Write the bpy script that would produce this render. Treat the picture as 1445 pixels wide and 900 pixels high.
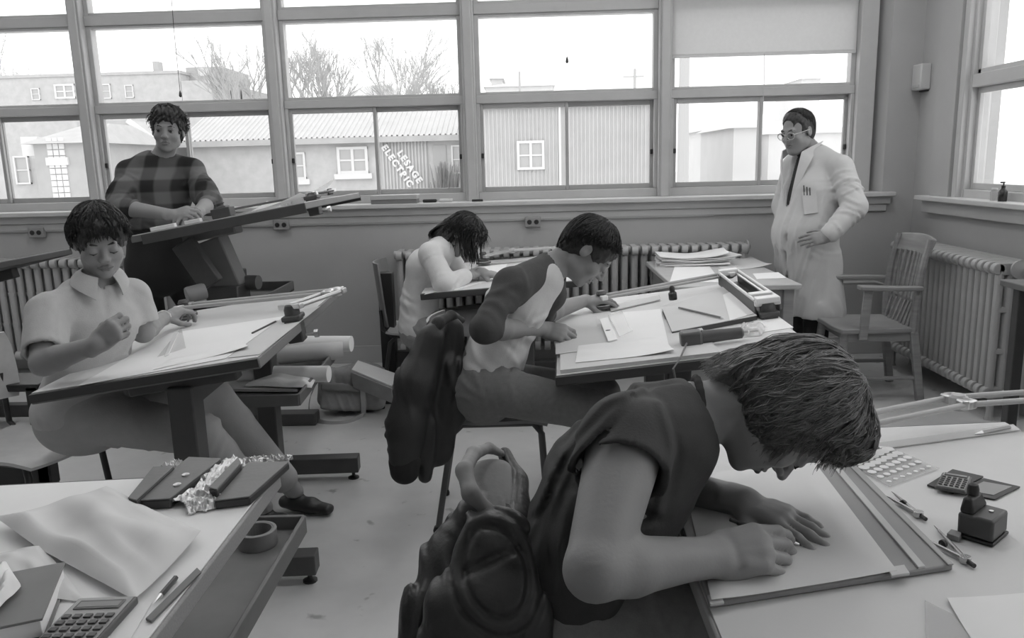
import bpy, bmesh, math, random
import numpy as np
from mathutils import Vector, Matrix, Euler

for _o in list(bpy.data.objects):
    bpy.data.objects.remove(_o)
SC = bpy.context.scene
COL = SC.collection
random.seed(7)
PI = math.pi

# ------------------------------------------------------------------ camera
CAM_POS = Vector((0.0, -5.992, 1.45))
CAM_R = Vector((0.9994, 0.0237, -0.0251)).normalized()
CAM_F = Vector((-0.0281, 0.9808, -0.1931)).normalized()
CAM_U = CAM_R.cross(CAM_F).normalized()
CAM_R = CAM_F.cross(CAM_U).normalized()
FPX = 1124.0
_cd = bpy.data.cameras.new('camera')
_cd.sensor_width = 36.0
_cd.lens = FPX * 36.0 / 1445.0
_cd.clip_end = 500
_cam = bpy.data.objects.new('camera', _cd)
COL.objects.link(_cam)
_m = Matrix.Identity(4)
for _i in range(3):
    _m[_i][0] = CAM_R[_i]; _m[_i][1] = CAM_U[_i]; _m[_i][2] = -CAM_F[_i]; _m[_i][3] = CAM_POS[_i]
_cam.matrix_world = _m
SC.camera = _cam

# ------------------------------------------------------------------ overcast winter sky, exposure
_w = bpy.data.worlds.new('overcast_sky')
SC.world = _w
_w.use_nodes = True
_bg = _w.node_tree.nodes['Background']
_bg.inputs[0].default_value = (1, 1, 1, 1)
_bg.inputs[1].default_value = 2.1
SC.view_settings.view_transform = 'Standard'
SC.view_settings.look = 'None'
SC.view_settings.gamma = 1.0
SC.view_settings.use_curve_mapping = False
SC.view_settings.exposure = 0.0
SC.cycles.use_denoising = True
SC.cycles.max_bounces = 8
SC.cycles.diffuse_bounces = 5
SC.cycles.transparent_max_bounces = 16
SC.cycles.sample_clamp_indirect = 6.0
FILL_LAMP = 7.0      # emission of the added fill lamps (built with the ceiling)


# measured directions: a photograph position and a depth give a point in the room
def _ray(u, v):
    return CAM_F + CAM_R * ((u - 722.5) / FPX) + CAM_U * ((450.0 - v) / FPX)
def at_d(u, v, d): return CAM_POS + _ray(u, v) * d
def at_z(u, v, z): r = _ray(u, v); return CAM_POS + r * ((z - CAM_POS.z) / r.z)
def at_y(u, v, y): r = _ray(u, v); return CAM_POS + r * ((y - CAM_POS.y) / r.y)
def at_x(u, v, x): r = _ray(u, v); return CAM_POS + r * ((x - CAM_POS.x) / r.x)


# ------------------------------------------------------------------ materials (black and white film: greys only)
_MATS = {}
def s2l(s):
    s = s / 255.0
    return s / 12.92 if s <= 0.04045 else ((s + 0.055) / 1.055) ** 2.4

def mat(name, g, rough=0.6, var=0.0, scale=8.0, bump=0.0, bscale=None, metal=0.0, stretch=None, spec=None, detail=4.0, alpha=None, coat=0.0, spots=None, transl=None):
    """grey procedural material; g is an albedo 0..1, var a noise variation, bump a noise relief"""
    if name in _MATS:
        return _MATS[name]
    m = bpy.data.materials.new(name)
    m.use_nodes = True
    nt = m.node_tree
    b = nt.nodes['Principled BSDF']
    out = nt.nodes['Material Output']
    b.inputs['Base Color'].default_value = (g, g, g, 1)
    b.inputs['Roughness'].default_value = rough
    b.inputs['Metallic'].default_value = metal
    if spec is not None: b.inputs['Specular IOR Level'].default_value = spec
    if coat: b.inputs['Coat Weight'].default_value = coat
    tc = nt.nodes.new('ShaderNodeTexCoord')
    mp = nt.nodes.new('ShaderNodeMapping')
    nt.links.new(tc.outputs['Object'], mp.inputs[0])
    if stretch: mp.inputs['Scale'].default_value = stretch
    if var or spots:
        n = nt.nodes.new('ShaderNodeTexNoise')
        n.inputs['Scale'].default_value = scale
        n.inputs['Detail'].default_value = detail
        n.inputs['Roughness'].default_value = 0.6
        nt.links.new(mp.outputs[0], n.inputs['Vector'])
        r = nt.nodes.new('ShaderNodeMapRange')
        r.inputs['From Min'].default_value = 0.25; r.inputs['From Max'].default_value = 0.75
        r.inputs['To Min'].default_value = max(0, g * (1 - var)); r.inputs['To Max'].default_value = min(1, g * (1 + var))
        nt.links.new(n.outputs[0], r.inputs[0])
        col = r.outputs[0]
        if spots:      # (scale, threshold, factor): darker scuffs
            n2 = nt.nodes.new('ShaderNodeTexNoise'); n2.inputs['Scale'].default_value = spots[0]; n2.inputs['Detail'].default_value = 3
            nt.links.new(mp.outputs[0], n2.inputs['Vector'])
            r2 = nt.nodes.new('ShaderNodeMapRange')
            r2.inputs['From Min'].default_value = spots[1]; r2.inputs['From Max'].default_value = spots[1] + 0.07
            r2.inputs['To Min'].default_value = 1.0; r2.inputs['To Max'].default_value = spots[2]
            nt.links.new(n2.outputs[0], r2.inputs[0])
            mu = nt.nodes.new('ShaderNodeMath'); mu.operation = 'MULTIPLY'
            nt.links.new(col, mu.inputs[0]); nt.links.new(r2.outputs[0], mu.inputs[1])
            col = mu.outputs[0]
        nt.links.new(col, b.inputs['Base Color'])
    if bump:
        n = nt.nodes.new('ShaderNodeTexNoise')
        n.inputs['Scale'].default_value = bscale or scale
        n.inputs['Detail'].default_value = detail
        nt.links.new(mp.outputs[0], n.inputs['Vector'])
        bp = nt.nodes.new('ShaderNodeBump')
        bp.inputs['Strength'].default_value = bump
        bp.inputs['Distance'].default_value = 0.01
        nt.links.new(n.outputs[0], bp.inputs['Height'])
        nt.links.new(bp.outputs[0], b.inputs['Normal'])
    last = b.outputs[0]
    if transl:
        tr = nt.nodes.new('ShaderNodeBsdfTranslucent'); tr.inputs[0].default_value = (g, g, g, 1)
        mx = nt.nodes.new('ShaderNodeMixShader'); mx.inputs[0].default_value = transl
        nt.links.new(last, mx.inputs[1]); nt.links.new(tr.outputs[0], mx.inputs[2]); last = mx.outputs[0]
    if alpha is not None:      # clear or tracing material: part of the light goes straight through
        tr = nt.nodes.new('ShaderNodeBsdfTransparent')
        mx = nt.nodes.new('ShaderNodeMixShader'); mx.inputs[0].default_value = alpha
        nt.links.new(tr.outputs[0], mx.inputs[1]); nt.links.new(last, mx.inputs[2]); last = mx.outputs[0]
    nt.links.new(last, out.inputs[0])
    _MATS[name] = m
    return m

def mat_glass():
    if 'window_glass' in _MATS: return _MATS['window_glass']
    m = bpy.data.materials.new('window_glass'); m.use_nodes = True
    nt = m.node_tree; nt.nodes.clear()
    out = nt.nodes.new('ShaderNodeOutputMaterial')
    t = nt.nodes.new('ShaderNodeBsdfTransparent'); t.inputs[0].default_value = (.96, .96, .96, 1)
    g = nt.nodes.new('ShaderNodeBsdfGlossy'); g.inputs['Roughness'].default_value = 0.02
    f = nt.nodes.new('ShaderNodeLayerWeight'); f.inputs[0].default_value = .5
    pw = nt.nodes.new('ShaderNodeMath'); pw.operation = 'POWER'; pw.inputs[1].default_value = 5
    nt.links.new(f.outputs['Facing'], pw.inputs[0])
    ad = nt.nodes.new('ShaderNodeMath'); ad.operation = 'MULTIPLY_ADD'; ad.inputs[1].default_value = .8; ad.inputs[2].default_value = .008
    nt.links.new(pw.outputs[0], ad.inputs[0])
    mx = nt.nodes.new('ShaderNodeMixShader')
    nt.links.new(ad.outputs[0], mx.inputs[0]); nt.links.new(t.outputs[0], mx.inputs[1]); nt.links.new(g.outputs[0], mx.inputs[2])
    nt.links.new(mx.outputs[0], out.inputs[0])
    _MATS['window_glass'] = m
    return m

def mat_emit(name, s):
    m = bpy.data.materials.new(name); m.use_nodes = True
    b = m.node_tree.nodes['Principled BSDF']
    b.inputs['Emission Color'].default_value = (1, 1, 1, 1); b.inputs['Emission Strength'].default_value = s
    return m


# ------------------------------------------------------------------ mesh building
class MB:
    """collects shapes, links them as ONE mesh object"""
    def __init__(s): s.v = []; s.f = []
    def add(s, v, f):
        n = len(s.v); s.v += [tuple(p) for p in v]; s.f += [tuple(i + n for i in q) for q in f]; return s
    def box(s, c, d, R=None):
        hx, hy, hz = d[0] / 2, d[1] / 2, d[2] / 2
        V = [Vector((x, y, z)) for x in (-hx, hx) for y in (-hy, hy) for z in (-hz, hz)]
        if R is not None: V = [R @ p for p in V]
        c = Vector(c)
        return s.add([p + c for p in V], [(0, 1, 3, 2), (4, 6, 7, 5), (0, 4, 5, 1), (2, 3, 7, 6), (0, 2, 6, 4), (1, 5, 7, 3)])
    def bb(s, x0, x1, y0, y1, z0, z1):
        return s.box(((x0 + x1) / 2, (y0 + y1) / 2, (z0 + z1) / 2), (abs(x1 - x0), abs(y1 - y0), abs(z1 - z0)))
    def bar(s, a, b, w, t, up=(0, 0, 1)):
        """rectangular bar from a to b, w across, t along up"""
        a = Vector(a); b = Vector(b); x = (b - a); L = x.length; x.normalize()
        y = Vector(up).cross(x)
        if y.length < 1e-5: y = Vector((0, 1, 0)).cross(x)
        y.normalize(); z = x.cross(y)
        return s.box((a + b) / 2, (L, w, t), Matrix((x, y, z)).transposed())
    def tube(s, pts, r, n=8, cap=True):
        pts = [Vector(p) for p in pts]
        rs = r if isinstance(r, (list, tuple)) else [r] * len(pts)
        V = []; F = []; up = None
        for i, p in enumerate(pts):
            d = (pts[min(i + 1, len(pts) - 1)] - pts[max(i - 1, 0)])
            d = d.normalized() if d.length > 1e-9 else Vector((0, 0, 1))
            if up is None:
                up = Vector((0, 0, 1)) if abs(d.z) < .9 else Vector((1, 0, 0))
            e1 = d.cross(up)
            if e1.length < 1e-4: e1 = d.cross(Vector((0, 1, 0.1)))
            e1.normalize(); e2 = e1.cross(d).normalized(); up = e2
            for k in range(n):
                a = 2 * PI * k / n
                V.append(p + (e1 * math.cos(a) + e2 * math.sin(a)) * rs[i])
        for i in range(len(pts) - 1):
            for k in range(n):
                k2 = (k + 1) % n
                F.append((i * n + k, i * n + k2, (i + 1) * n + k2, (i + 1) * n + k))
        if cap:
            F.append(tuple(range(n - 1, -1, -1))); F.append(tuple((len(pts) - 1) * n + k for k in range(n)))
        return s.add(V, F)
    def cyl(s, a, b, r, n=16, r2=None): return s.tube([a, b], [r, r if r2 is None else r2], n)
    def ring(s, c, ro, ri, h, n=28):
        """flat annulus with its axis along z, standing on c"""
        V = []; c = Vector(c)
        for k in range(n):
            a = 2 * PI * k / n; x, y = math.cos(a), math.sin(a)
            V += [c + Vector((x * ro, y * ro, 0)), c + Vector((x * ro, y * ro, h)), c + Vector((x * ri, y * ri, h)), c + Vector((x * ri, y * ri, 0))]
        F = []
        for k in range(n):
            a = 4 * k; b = 4 * ((k + 1) % n)
            for i in range(4):
                j = (i + 1) % 4
                F.append((a + i, b + i, b + j, a + j))
        return s.add(V, F)
    def lathe(s, c, prof, n=24, axis=(0, 0, 1)):
        c = Vector(c); q = Vector((0, 0, 1)).rotation_difference(Vector(axis))
        V = []; F = []
        for r, z in prof:
            for k in range(n):
                a = 2 * PI * k / n; V.append(c + q @ Vector((r * math.cos(a), r * math.sin(a), z)))
        for i in range(len(prof) - 1):
            for k in range(n):
                k2 = (k + 1) % n; F.append((i * n + k, i * n + k2, (i + 1) * n + k2, (i + 1) * n + k))
        F.append(tuple(range(n - 1, -1, -1))); F.append(tuple((len(prof) - 1) * n + k for k in range(n)))
        return s.add(V, F)
    def prism(s, poly, h0, h1, f=None):
        """polygon in xy extruded from h0 to h1; f maps local points"""
        f = f or (lambda p: p); n = len(poly)
        V = [f(Vector((x, y, h0))) for x, y in poly] + [f(Vector((x, y, h1))) for x, y in poly]
        F = [tuple(range(n - 1, -1, -1)), tuple(range(n, 2 * n))] + [(i, (i + 1) % n, n + (i + 1) % n, n + i) for i in range(n)]
        return s.add(V, F)
    def sheet(s, fn, nu, nv, t=0.0):
        """grid surface fn(u,v) u,v in 0..1, thickness t below"""
        P = [[Vector(fn(i / nu, j / nv)) for j in range(nv + 1)] for i in range(nu + 1)]
        V = [P[i][j] for i in range(nu + 1) for j in range(nv + 1)]
        W = nv + 1
        F = [(i * W + j, (i + 1) * W + j, (i + 1) * W + j + 1, i * W + j + 1) for i in range(nu) for j in range(nv)]
        if t:
            N = len(V); nrm = []
            for i in range(nu + 1):
                for j in range(nv + 1):
                    a = P[min(i + 1, nu)][j] - P[max(i - 1, 0)][j]; b = P[i][min(j + 1, nv)] - P[i][max(j - 1, 0)]
                    c = a.cross(b); nrm.append(c.normalized() if c.length > 1e-12 else Vector((0, 0, 1)))
            V = V + [V[k] - nrm[k] * t for k in range(N)]
            F = F + [tuple(N + k for k in reversed(q)) for q in F]
            for i in range(nu):
                F.append((i * W, N + i * W, N + (i + 1) * W, (i + 1) * W)); F.append((i * W + nv, (i + 1) * W + nv, N + (i + 1) * W + nv, N + i * W + nv))
            for j in range(nv):
                F.append((j, j + 1, N + j + 1, N + j)); F.append((nu * W + j, N + nu * W + j, N + nu * W + j + 1, nu * W + j + 1))
        return s.add(V, F)
    def mesh(s, name):
        me = bpy.data.meshes.new(name); me.from_pydata(s.v, [], s.f); me.validate(); me.update()
        return me
    def build(s, name, m, parent=None, bevel=0.0, smooth=False, seg=2, angle=None):
        me = s.mesh(name)
        bm = bmesh.new(); bm.from_mesh(me); bmesh.ops.recalc_face_normals(bm, faces=bm.faces); bm.to_mesh(me); bm.free()
        if smooth or bevel:
            for p in me.polygons: p.use_smooth = True
            me.set_sharp_from_angle(angle=math.radians(angle or 40))
        me.materials.append(m)
        o = bpy.data.objects.new(name, me); COL.objects.link(o)
        if parent is not None: o.parent = parent
        if bevel:
            b = o.modifiers.new('bevel', 'BEVEL'); b.width = bevel; b.segments = seg; b.limit_method = 'ANGLE'; b.angle_limit = math.radians(40)
            b.harden_normals = False
        return o

def tag(o, label=None, cat=None, group=None, kind=None):
    if label: o['label'] = label
    if cat: o['category'] = cat
    if group: o['group'] = group
    if kind: o['kind'] = kind
    return o

def thing(name, label, cat, loc=(0, 0, 0), rz=0.0, group=None, mw=None):
    o = bpy.data.objects.new(name, None); o.empty_display_size = .1; COL.objects.link(o)
    if mw is not None: o.matrix_world = mw
    else:
        o.location = loc; o.rotation_euler = (0, 0, rz)
    return tag(o, label, cat, group)

def struct(name, mb, m, parent=None, bevel=0.0, **k):
    o = mb.build(name, m, parent, bevel, **k)
    if parent is None: o['kind'] = 'structure'
    return o

def copy_tree(o, parent=None):
    c = o.copy(); COL.objects.link(c)
    if parent is not None: c.parent = parent
    for ch in list(o.children): copy_tree(ch, c)
    return c

def vnoise(x, y, z=0.0, seed=0):
    from mathutils import noise
    return noise.noise(Vector((x + seed * 17.3, y - seed * 7.1, z + seed * 3.7)))
# ------------------------------------------------------------------ smooth blended bodies: distance field -> one continuous surface
def _np(v): return np.array(v, dtype=np.float64)

class Field:
    """primitives blended on a rectilinear grid; finer zones where faces and hands are"""
    def __init__(s): s.ops = []; s.lo = None; s.hi = None
    def _bb(s, pts, r):
        pts = np.atleast_2d(pts); lo = pts.min(0) - r; hi = pts.max(0) + r
        return lo, hi
    def _push(s, fn, lo, hi, k, sub):
        s.ops.append((fn, lo, hi, k, sub))
        if not sub:
            s.lo = lo if s.lo is None else np.minimum(s.lo, lo); s.hi = hi if s.hi is None else np.maximum(s.hi, hi)
        return s
    def cap(s, a, b, ra, rb=None, k=.015, sub=False):
        a, b = _np(a), _np(b); rb = ra if rb is None else rb; ab = b - a; L2 = max(ab @ ab, 1e-12)
        def fn(X, Y, Z):
            t = np.clip(((X - a[0]) * ab[0] + (Y - a[1]) * ab[1] + (Z - a[2]) * ab[2]) / L2, 0, 1)
            return np.sqrt((X - a[0] - t * ab[0]) ** 2 + (Y - a[1] - t * ab[1]) ** 2 + (Z - a[2] - t * ab[2]) ** 2) - (ra + (rb - ra) * t)
        lo, hi = s._bb(np.array([a, b]), max(ra, rb)); return s._push(fn, lo, hi, k, sub)
    def chain(s, pts, rs, k=.012, sub=False):
        for i in range(len(pts) - 1): s.cap(pts[i], pts[i + 1], rs[i], rs[i + 1], k, sub)
        return s
    def ell(s, c, r, R=None, k=.015, sub=False):
        """ellipsoid, R columns = its axes in space"""
        c = _np(c); r = _np(r); R = np.eye(3) if R is None else np.array(R, float)
        def fn(X, Y, Z):
            x, y, z = X - c[0], Y - c[1], Z - c[2]
            p = [(x * R[0, i] + y * R[1, i] + z * R[2, i]) for i in range(3)]
            k0 = np.sqrt(sum((p[i] / r[i]) ** 2 for i in range(3))); k1 = np.sqrt(sum((p[i] / r[i] ** 2) ** 2 for i in range(3))) + 1e-9
            return k0 * (k0 - 1) / k1
        e = np.abs(R) @ r
        return s._push(fn, c - e, c + e, k, sub)
    def ecap(s, a, b, ra, rb, side, flat, k=.02, sub=False):
        """capsule with an elliptic section: radius along side, flat = ratio of the other axis"""
        a, b = _np(a), _np(b); ab = b - a; L = np.linalg.norm(ab); d = ab / L
        sd = _np(side); sd = sd - d * (sd @ d); sd /= np.linalg.norm(sd); nn = np.cross(d, sd)
        def fn(X, Y, Z):
            x, y, z = X - a[0], Y - a[1], Z - a[2]
            w = x * d[0] + y * d[1] + z * d[2]; t = np.clip(w / L, 0, 1); r = ra + (rb - ra) * t
            u = x * sd[0] + y * sd[1] + z * sd[2]; v = (x * nn[0] + y * nn[1] + z * nn[2]) / flat; q = (w - t * L) / max(flat, .6)
            k0 = np.sqrt(u * u + v * v + q * q)
            g = np.sqrt(u * u + (v / flat) ** 2 + q * q) / np.maximum(k0, 1e-6)
            return (k0 - r) / np.maximum(g, 1)
        lo, hi = s._bb(np.array([a, b]), max(ra, rb)); return s._push(fn, lo, hi, k, sub)
    def box(s, c, h, R=None, rnd=.005, k=.01, sub=False):
        c = _np(c); h = _np(h); R = np.eye(3) if R is None else np.array(R, float)
        def fn(X, Y, Z):
            x, y, z = X - c[0], Y - c[1], Z - c[2]
            q = [np.abs(x * R[0, i] + y * R[1, i] + z * R[2, i]) - h[i] + rnd for i in range(3)]
            return np.sqrt(sum(np.maximum(a, 0) ** 2 for a in q)) + np.minimum(np.maximum(q[0], np.maximum(q[1], q[2])), 0) - rnd
        e = np.abs(R) @ h
        return s._push(fn, c - e, c + e, k, sub)
    def cut(s, p, n, k=.006, rad=None, c=None):
        """removes the side of the plane the normal points to (within rad of c)"""
        p = _np(p); n = _np(n); n = n / np.linalg.norm(n)
        def fn(X, Y, Z):
            d = -((X - p[0]) * n[0] + (Y - p[1]) * n[1] + (Z - p[2]) * n[2])
            if rad is not None:
                q = _np(c if c is not None else p)
                d = np.maximum(d, np.sqrt((X - q[0]) ** 2 + (Y - q[1]) ** 2 + (Z - q[2]) ** 2) - rad)
            return d
        q = _np(c if c is not None else p); R = 9 if rad is None else rad
        return s._push(fn, q - R, q + R, k, True)
    def warp(s, fn, lo=None, hi=None):
        """adds fn(X,Y,Z) to the distance: folds and creases"""
        s.ops.append((fn, None if lo is None else _np(lo), None if hi is None else _np(hi), None, None)); return s
    def axes(s, h, fine):
        out = []
        lo, hi = s.lo - .02, s.hi + .02
        for i in range(3):
            x = lo[i]; a = [x]
            while x < hi[i]:
                st = h
                for (fl, fh, fs) in fine:
                    if fl[i] - fs <= x <= fh[i]: st = min(st, fs)
                x += st; a.append(x)
            out.append(np.array(a))
        return out
    def mesh(s, name, h=.008, fine=(), smooth=1):
        ax = s.axes(h, fine)
        D = np.full([len(a) for a in ax], .08, dtype=np.float32)
        for (fn, lo, hi, k, sub) in s.ops:
            if k is None:
                if lo is None: lo, hi = s.lo - 1, s.hi + 1
                m = 0
            else: m = .022 + k
            i0 = [max(0, np.searchsorted(ax[i], lo[i] - m) - 1) for i in range(3)]; i1 = [min(len(ax[i]), np.searchsorted(ax[i], hi[i] + m) + 1) for i in range(3)]
            if any(a >= b for a, b in zip(i0, i1)): continue
            sl = tuple(slice(a, b) for a, b in zip(i0, i1))
            X, Y, Z = ax[0][sl[0]][:, None, None], ax[1][sl[1]][None, :, None], ax[2][sl[2]][None, None, :]
            if k is None:
                sub_ = D[sl]; near = np.abs(sub_) < .03
                if near.any():
                    ii = np.nonzero(near); sub_[ii] += fn(ax[0][i0[0] + ii[0]], ax[1][i0[1] + ii[1]], ax[2][i0[2] + ii[2]]).astype(np.float32)
                continue
            d = fn(X, Y, Z).astype(np.float32); o = D[sl]
            if sub:
                d = -d; hh = np.maximum(k - np.abs(o - d), 0) / k; D[sl] = np.maximum(o, d) + hh * hh * k * .25
            else:
                hh = np.maximum(k - np.abs(o - d), 0) / k; D[sl] = np.minimum(o, d) - hh * hh * k * .25
        return surface_net(name, D, ax, smooth)

def surface_net(name, D, ax, smooth=1):
    ins = D < 0
    c = np.zeros([n - 1 for n in D.shape], np.int8)
    for dx in (0, 1):
        for dy in (0, 1):
            for dz in (0, 1): c += ins[dx:D.shape[0] - 1 + dx, dy:D.shape[1] - 1 + dy, dz:D.shape[2] - 1 + dz]
    act = (c > 0) & (c < 8)
    I, J, K = np.nonzero(act); N = len(I)
    idx = np.full(act.shape, -1, np.int32); idx[I, J, K] = np.arange(N)
    pos = np.zeros((N, 3)); cnt = np.zeros(N)
    cor = [(a, b, d) for a in (0, 1) for b in (0, 1) for d in (0, 1)]
    val = {q: D[I + q[0], J + q[1], K + q[2]] for q in cor}
    P = [I, J, K]
    for q in cor:
        for axis in range(3):
            if q[axis]: continue
            q2 = list(q); q2[axis] = 1; q2 = tuple(q2)
            va, vb = val[q], val[q2]; m = (va < 0) != (vb < 0)
            t = np.where(m, va / np.where(m, va - vb, 1), 0)
            for i in range(3):
                base = ax[i][P[i] + q[i]]
                if i == axis: base = base + t * (ax[i][P[i] + 1] - ax[i][P[i]])
                pos[:, i] += np.where(m, base, 0)
            cnt += m
    pos /= np.maximum(cnt, 1)[:, None]
    quads = []
    for axis in range(3):
        o = [i for i in range(3) if i != axis]
        sa = [slice(1, -1)] * 3; sa[axis] = slice(0, -1); sb = [slice(1, -1)] * 3; sb[axis] = slice(1, None)
        A, B = ins[tuple(sa)], ins[tuple(sb)]
        E = np.nonzero(A != B); g = [E[i] + (0 if i == axis else 1) for i in range(3)]
        def cell(d0, d1):
            q = list(g); q[o[0]] = q[o[0]] - 1 + d0; q[o[1]] = q[o[1]] - 1 + d1
            return idx[q[0], q[1], q[2]]
        Q = np.stack([cell(0, 0), cell(1, 0), cell(1, 1), cell(0, 1)], 1)
        f = A[E]
        if axis == 1: f = ~f
        Q = np.where(f[:, None], Q, Q[:, ::-1]); quads.append(Q)
    Q = np.concatenate(quads); Q = Q[(Q >= 0).all(1)]
    if smooth:
        e = np.concatenate([Q[:, [0, 1]], Q[:, [1, 2]], Q[:, [2, 3]], Q[:, [3, 0]]])
        for _ in range(smooth):
            sm = np.zeros((N, 3)); ct = np.zeros(N)
            for i in range(3):
                sm[:, i] = np.bincount(e[:, 0], pos[e[:, 1], i], N) + np.bincount(e[:, 1], pos[e[:, 0], i], N)
            ct = np.bincount(e[:, 0], minlength=N) + np.bincount(e[:, 1], minlength=N)
            pos = pos * .5 + .5 * sm / np.maximum(ct, 1)[:, None]
    me = bpy.data.meshes.new(name)
    me.vertices.add(N); me.vertices.foreach_set('co', pos.astype(np.float32).ravel())
    me.loops.add(Q.size); me.loops.foreach_set('vertex_index', Q.astype(np.int32).ravel())
    me.polygons.add(len(Q)); me.polygons.foreach_set('loop_start', np.arange(0, Q.size, 4, dtype=np.int32))
    me.polygons.foreach_set('use_smooth', np.ones(len(Q), bool))
    me.update(calc_edges=True); me.validate()
    return me

def sdf_obj(F, name, m, parent, h=.008, fine=(), smooth=1):
    """the field is in world space; the object keeps its parent's frame"""
    me = F.mesh(name, h, fine, smooth); me.materials.append(m)
    o = bpy.data.objects.new(name, me); COL.objects.link(o)
    if parent is not None:
        inv = parent_world(parent).inverted()
        me.transform(inv); o.parent = parent
    return o
def parent_world(o):
    m = Matrix.Translation(o.location) @ o.rotation_euler.to_matrix().to_4x4()
    return parent_world(o.parent) @ m if o.parent else m
# ------------------------------------------------------------------ people
def nrm(v): v = _np(v); return v / np.linalg.norm(v)
def frame(fwd, up):
    """columns: right, forward, up"""
    f = nrm(fwd); u = _np(up); u = nrm(u - f * (u @ f)); r = np.cross(f, u)
    return np.stack([r, f, u], 1)

def add_head(F, o, R, sz=1.0, jaw=1.0, nose=1.0, lids=False, ears=True):
    """head into the field F; o between the ears at eye height; R columns right, forward, up"""
    o = _np(o)
    def p(x, y, z): return o + R @ (np.array([x, y, z]) * sz)
    s = sz
    F.ell(p(0, -.016, .032), np.array([.075, .096, .086]) * s, R, .02)
    F.ell(p(0, .024, -.022), np.array([.064, .068, .088]) * s, R, .02)
    F.ell(p(0, .030, -.075), np.array([.050 * jaw, .050, .040]) * s, R, .02)
    F.ell(p(0, .066, -.100), np.array([.022 * jaw, .018, .016]) * s, R, .016)
    for e in (-1, 1):
        F.ell(p(e * .052 * jaw, .0, -.065), np.array([.014, .026, .022]) * s, R, .02)
        F.ell(p(e * .042, .058, -.032), np.array([.022, .022, .022]) * s, R, .016)
        F.ell(p(e * .032, .098, -.002), np.array([.019, .014, .0125]) * s, R, .010, sub=True)
    F.cap(p(-.036, .079, .021), p(.036, .079, .021), .011 * s, k=.012)
    F.cap(p(0, .088, .006), p(0, .108 * nose, -.029), .0075 * s, .0098 * s, k=.010)
    for e in (-1, 1): F.ell(p(e * .0115, .098, -.034), np.array([.0088, .011, .0075]) * s, R, .006)
    F.cap(p(-.018, .084, -.0595), p(.018, .084, -.0595), .0055 * s, k=.008)
    F.cap(p(-.015, .083, -.072), p(.015, .083, -.072), .0062 * s, k=.008)
    F.cap(p(-.022, .096, -.0655), p(.022, .096, -.0655), .0028 * s, k=.003, sub=True)
    if lids:
        for e in (-1, 1): F.ell(p(e * .032, .079, -.001), np.array([.0168, .0150, .0138]) * s, R, .004)
    if ears:
        for e in (-1, 1):
            F.ell(p(e * .079, -.010, -.006), np.array([.009, .019, .031]) * s, R, .006)
            F.ell(p(e * .089, -.006, -.004), np.array([.007, .010, .017]) * s, R, .004, sub=True)
    return p

def eyes(t, p, R, sz=1.0, look=(0, 0), closed=False):
    inv = parent_world(t).inverted()
    for e in (-1, 1):
        b = Field(); b.cap(p(e * .016, .0885, .0215), p(e * .034, .0885, .0265), .0034 * sz, .0040 * sz, .003); b.cap(p(e * .034, .0885, .0265), p(e * .051, .075, .0200), .0040 * sz, .0020 * sz, .003)
        sdf_obj(b, 'eyebrow', M_BROWHAIR, t, .003)
        if closed:       # looking down: the lashes close the lid
            b = Field(); b.chain([p(e * .0195, .0885, -.0075), p(e * .032, .0935, -.0105), p(e * .0445, .0875, -.0075)], [.0014 * sz, .0019 * sz, .0014 * sz], .002)
            sdf_obj(b, 'eyelashes', M_BROWHAIR, t, .002, smooth=0); continue
        m = MB(); c = Vector(p(e * .032, .0785, -.001)); r = .0125 * sz
        m.lathe((0, 0, 0), [(r * math.sin(a * PI / 10) + 1e-5, -r * math.cos(a * PI / 10)) for a in range(11)], 14)
        o = m.build('eye', M_EYE, t, smooth=True); o.location = inv @ c
        d = Vector(R @ np.array([look[0], 1, look[1]])).normalized()
        MB().lathe(d * (r * .80), [(.0066 * sz, 0), (.0066 * sz, .0016), (.003, .0024)], 12, d).build('iris', M_IRIS, o, smooth=True)
        b = Field(); b.chain([p(e * .0185, .0895, .000), p(e * .026, .0925, .0068), p(e * .037, .0915, .0072), p(e * .046, .0855, .001)], [.0026 * sz, .0036 * sz, .0036 * sz, .0024 * sz], .003)
        sdf_obj(b, 'eyelid', M_LIDS, t, .0025)

def lips(t, p, R, sz=1.0):
    F = Field()
    F.chain([p(-.0240, .0840, -.0650), p(-.0075, .0905, -.0590), p(0, .0902, -.0604), p(.0075, .0905, -.0590), p(.0240, .0840, -.0650)], [.0028 * sz, .0052 * sz, .0048 * sz, .0052 * sz, .0028 * sz], .003)
    F.chain([p(-.0225, .0842, -.0662), p(-.009, .0892, -.0718), p(.009, .0892, -.0718), p(.0225, .0842, -.0662)], [.0026 * sz, .0056 * sz, .0056 * sz, .0026 * sz], .003)
    F.chain([p(-.024, .0880, -.0655), p(0, .0962, -.0658), p(.024, .0880, -.0655)], [.0016 * sz, .0022 * sz, .0016 * sz], .002, sub=True)
    sdf_obj(F, 'lips', M_LIPS, t, .002)

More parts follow.
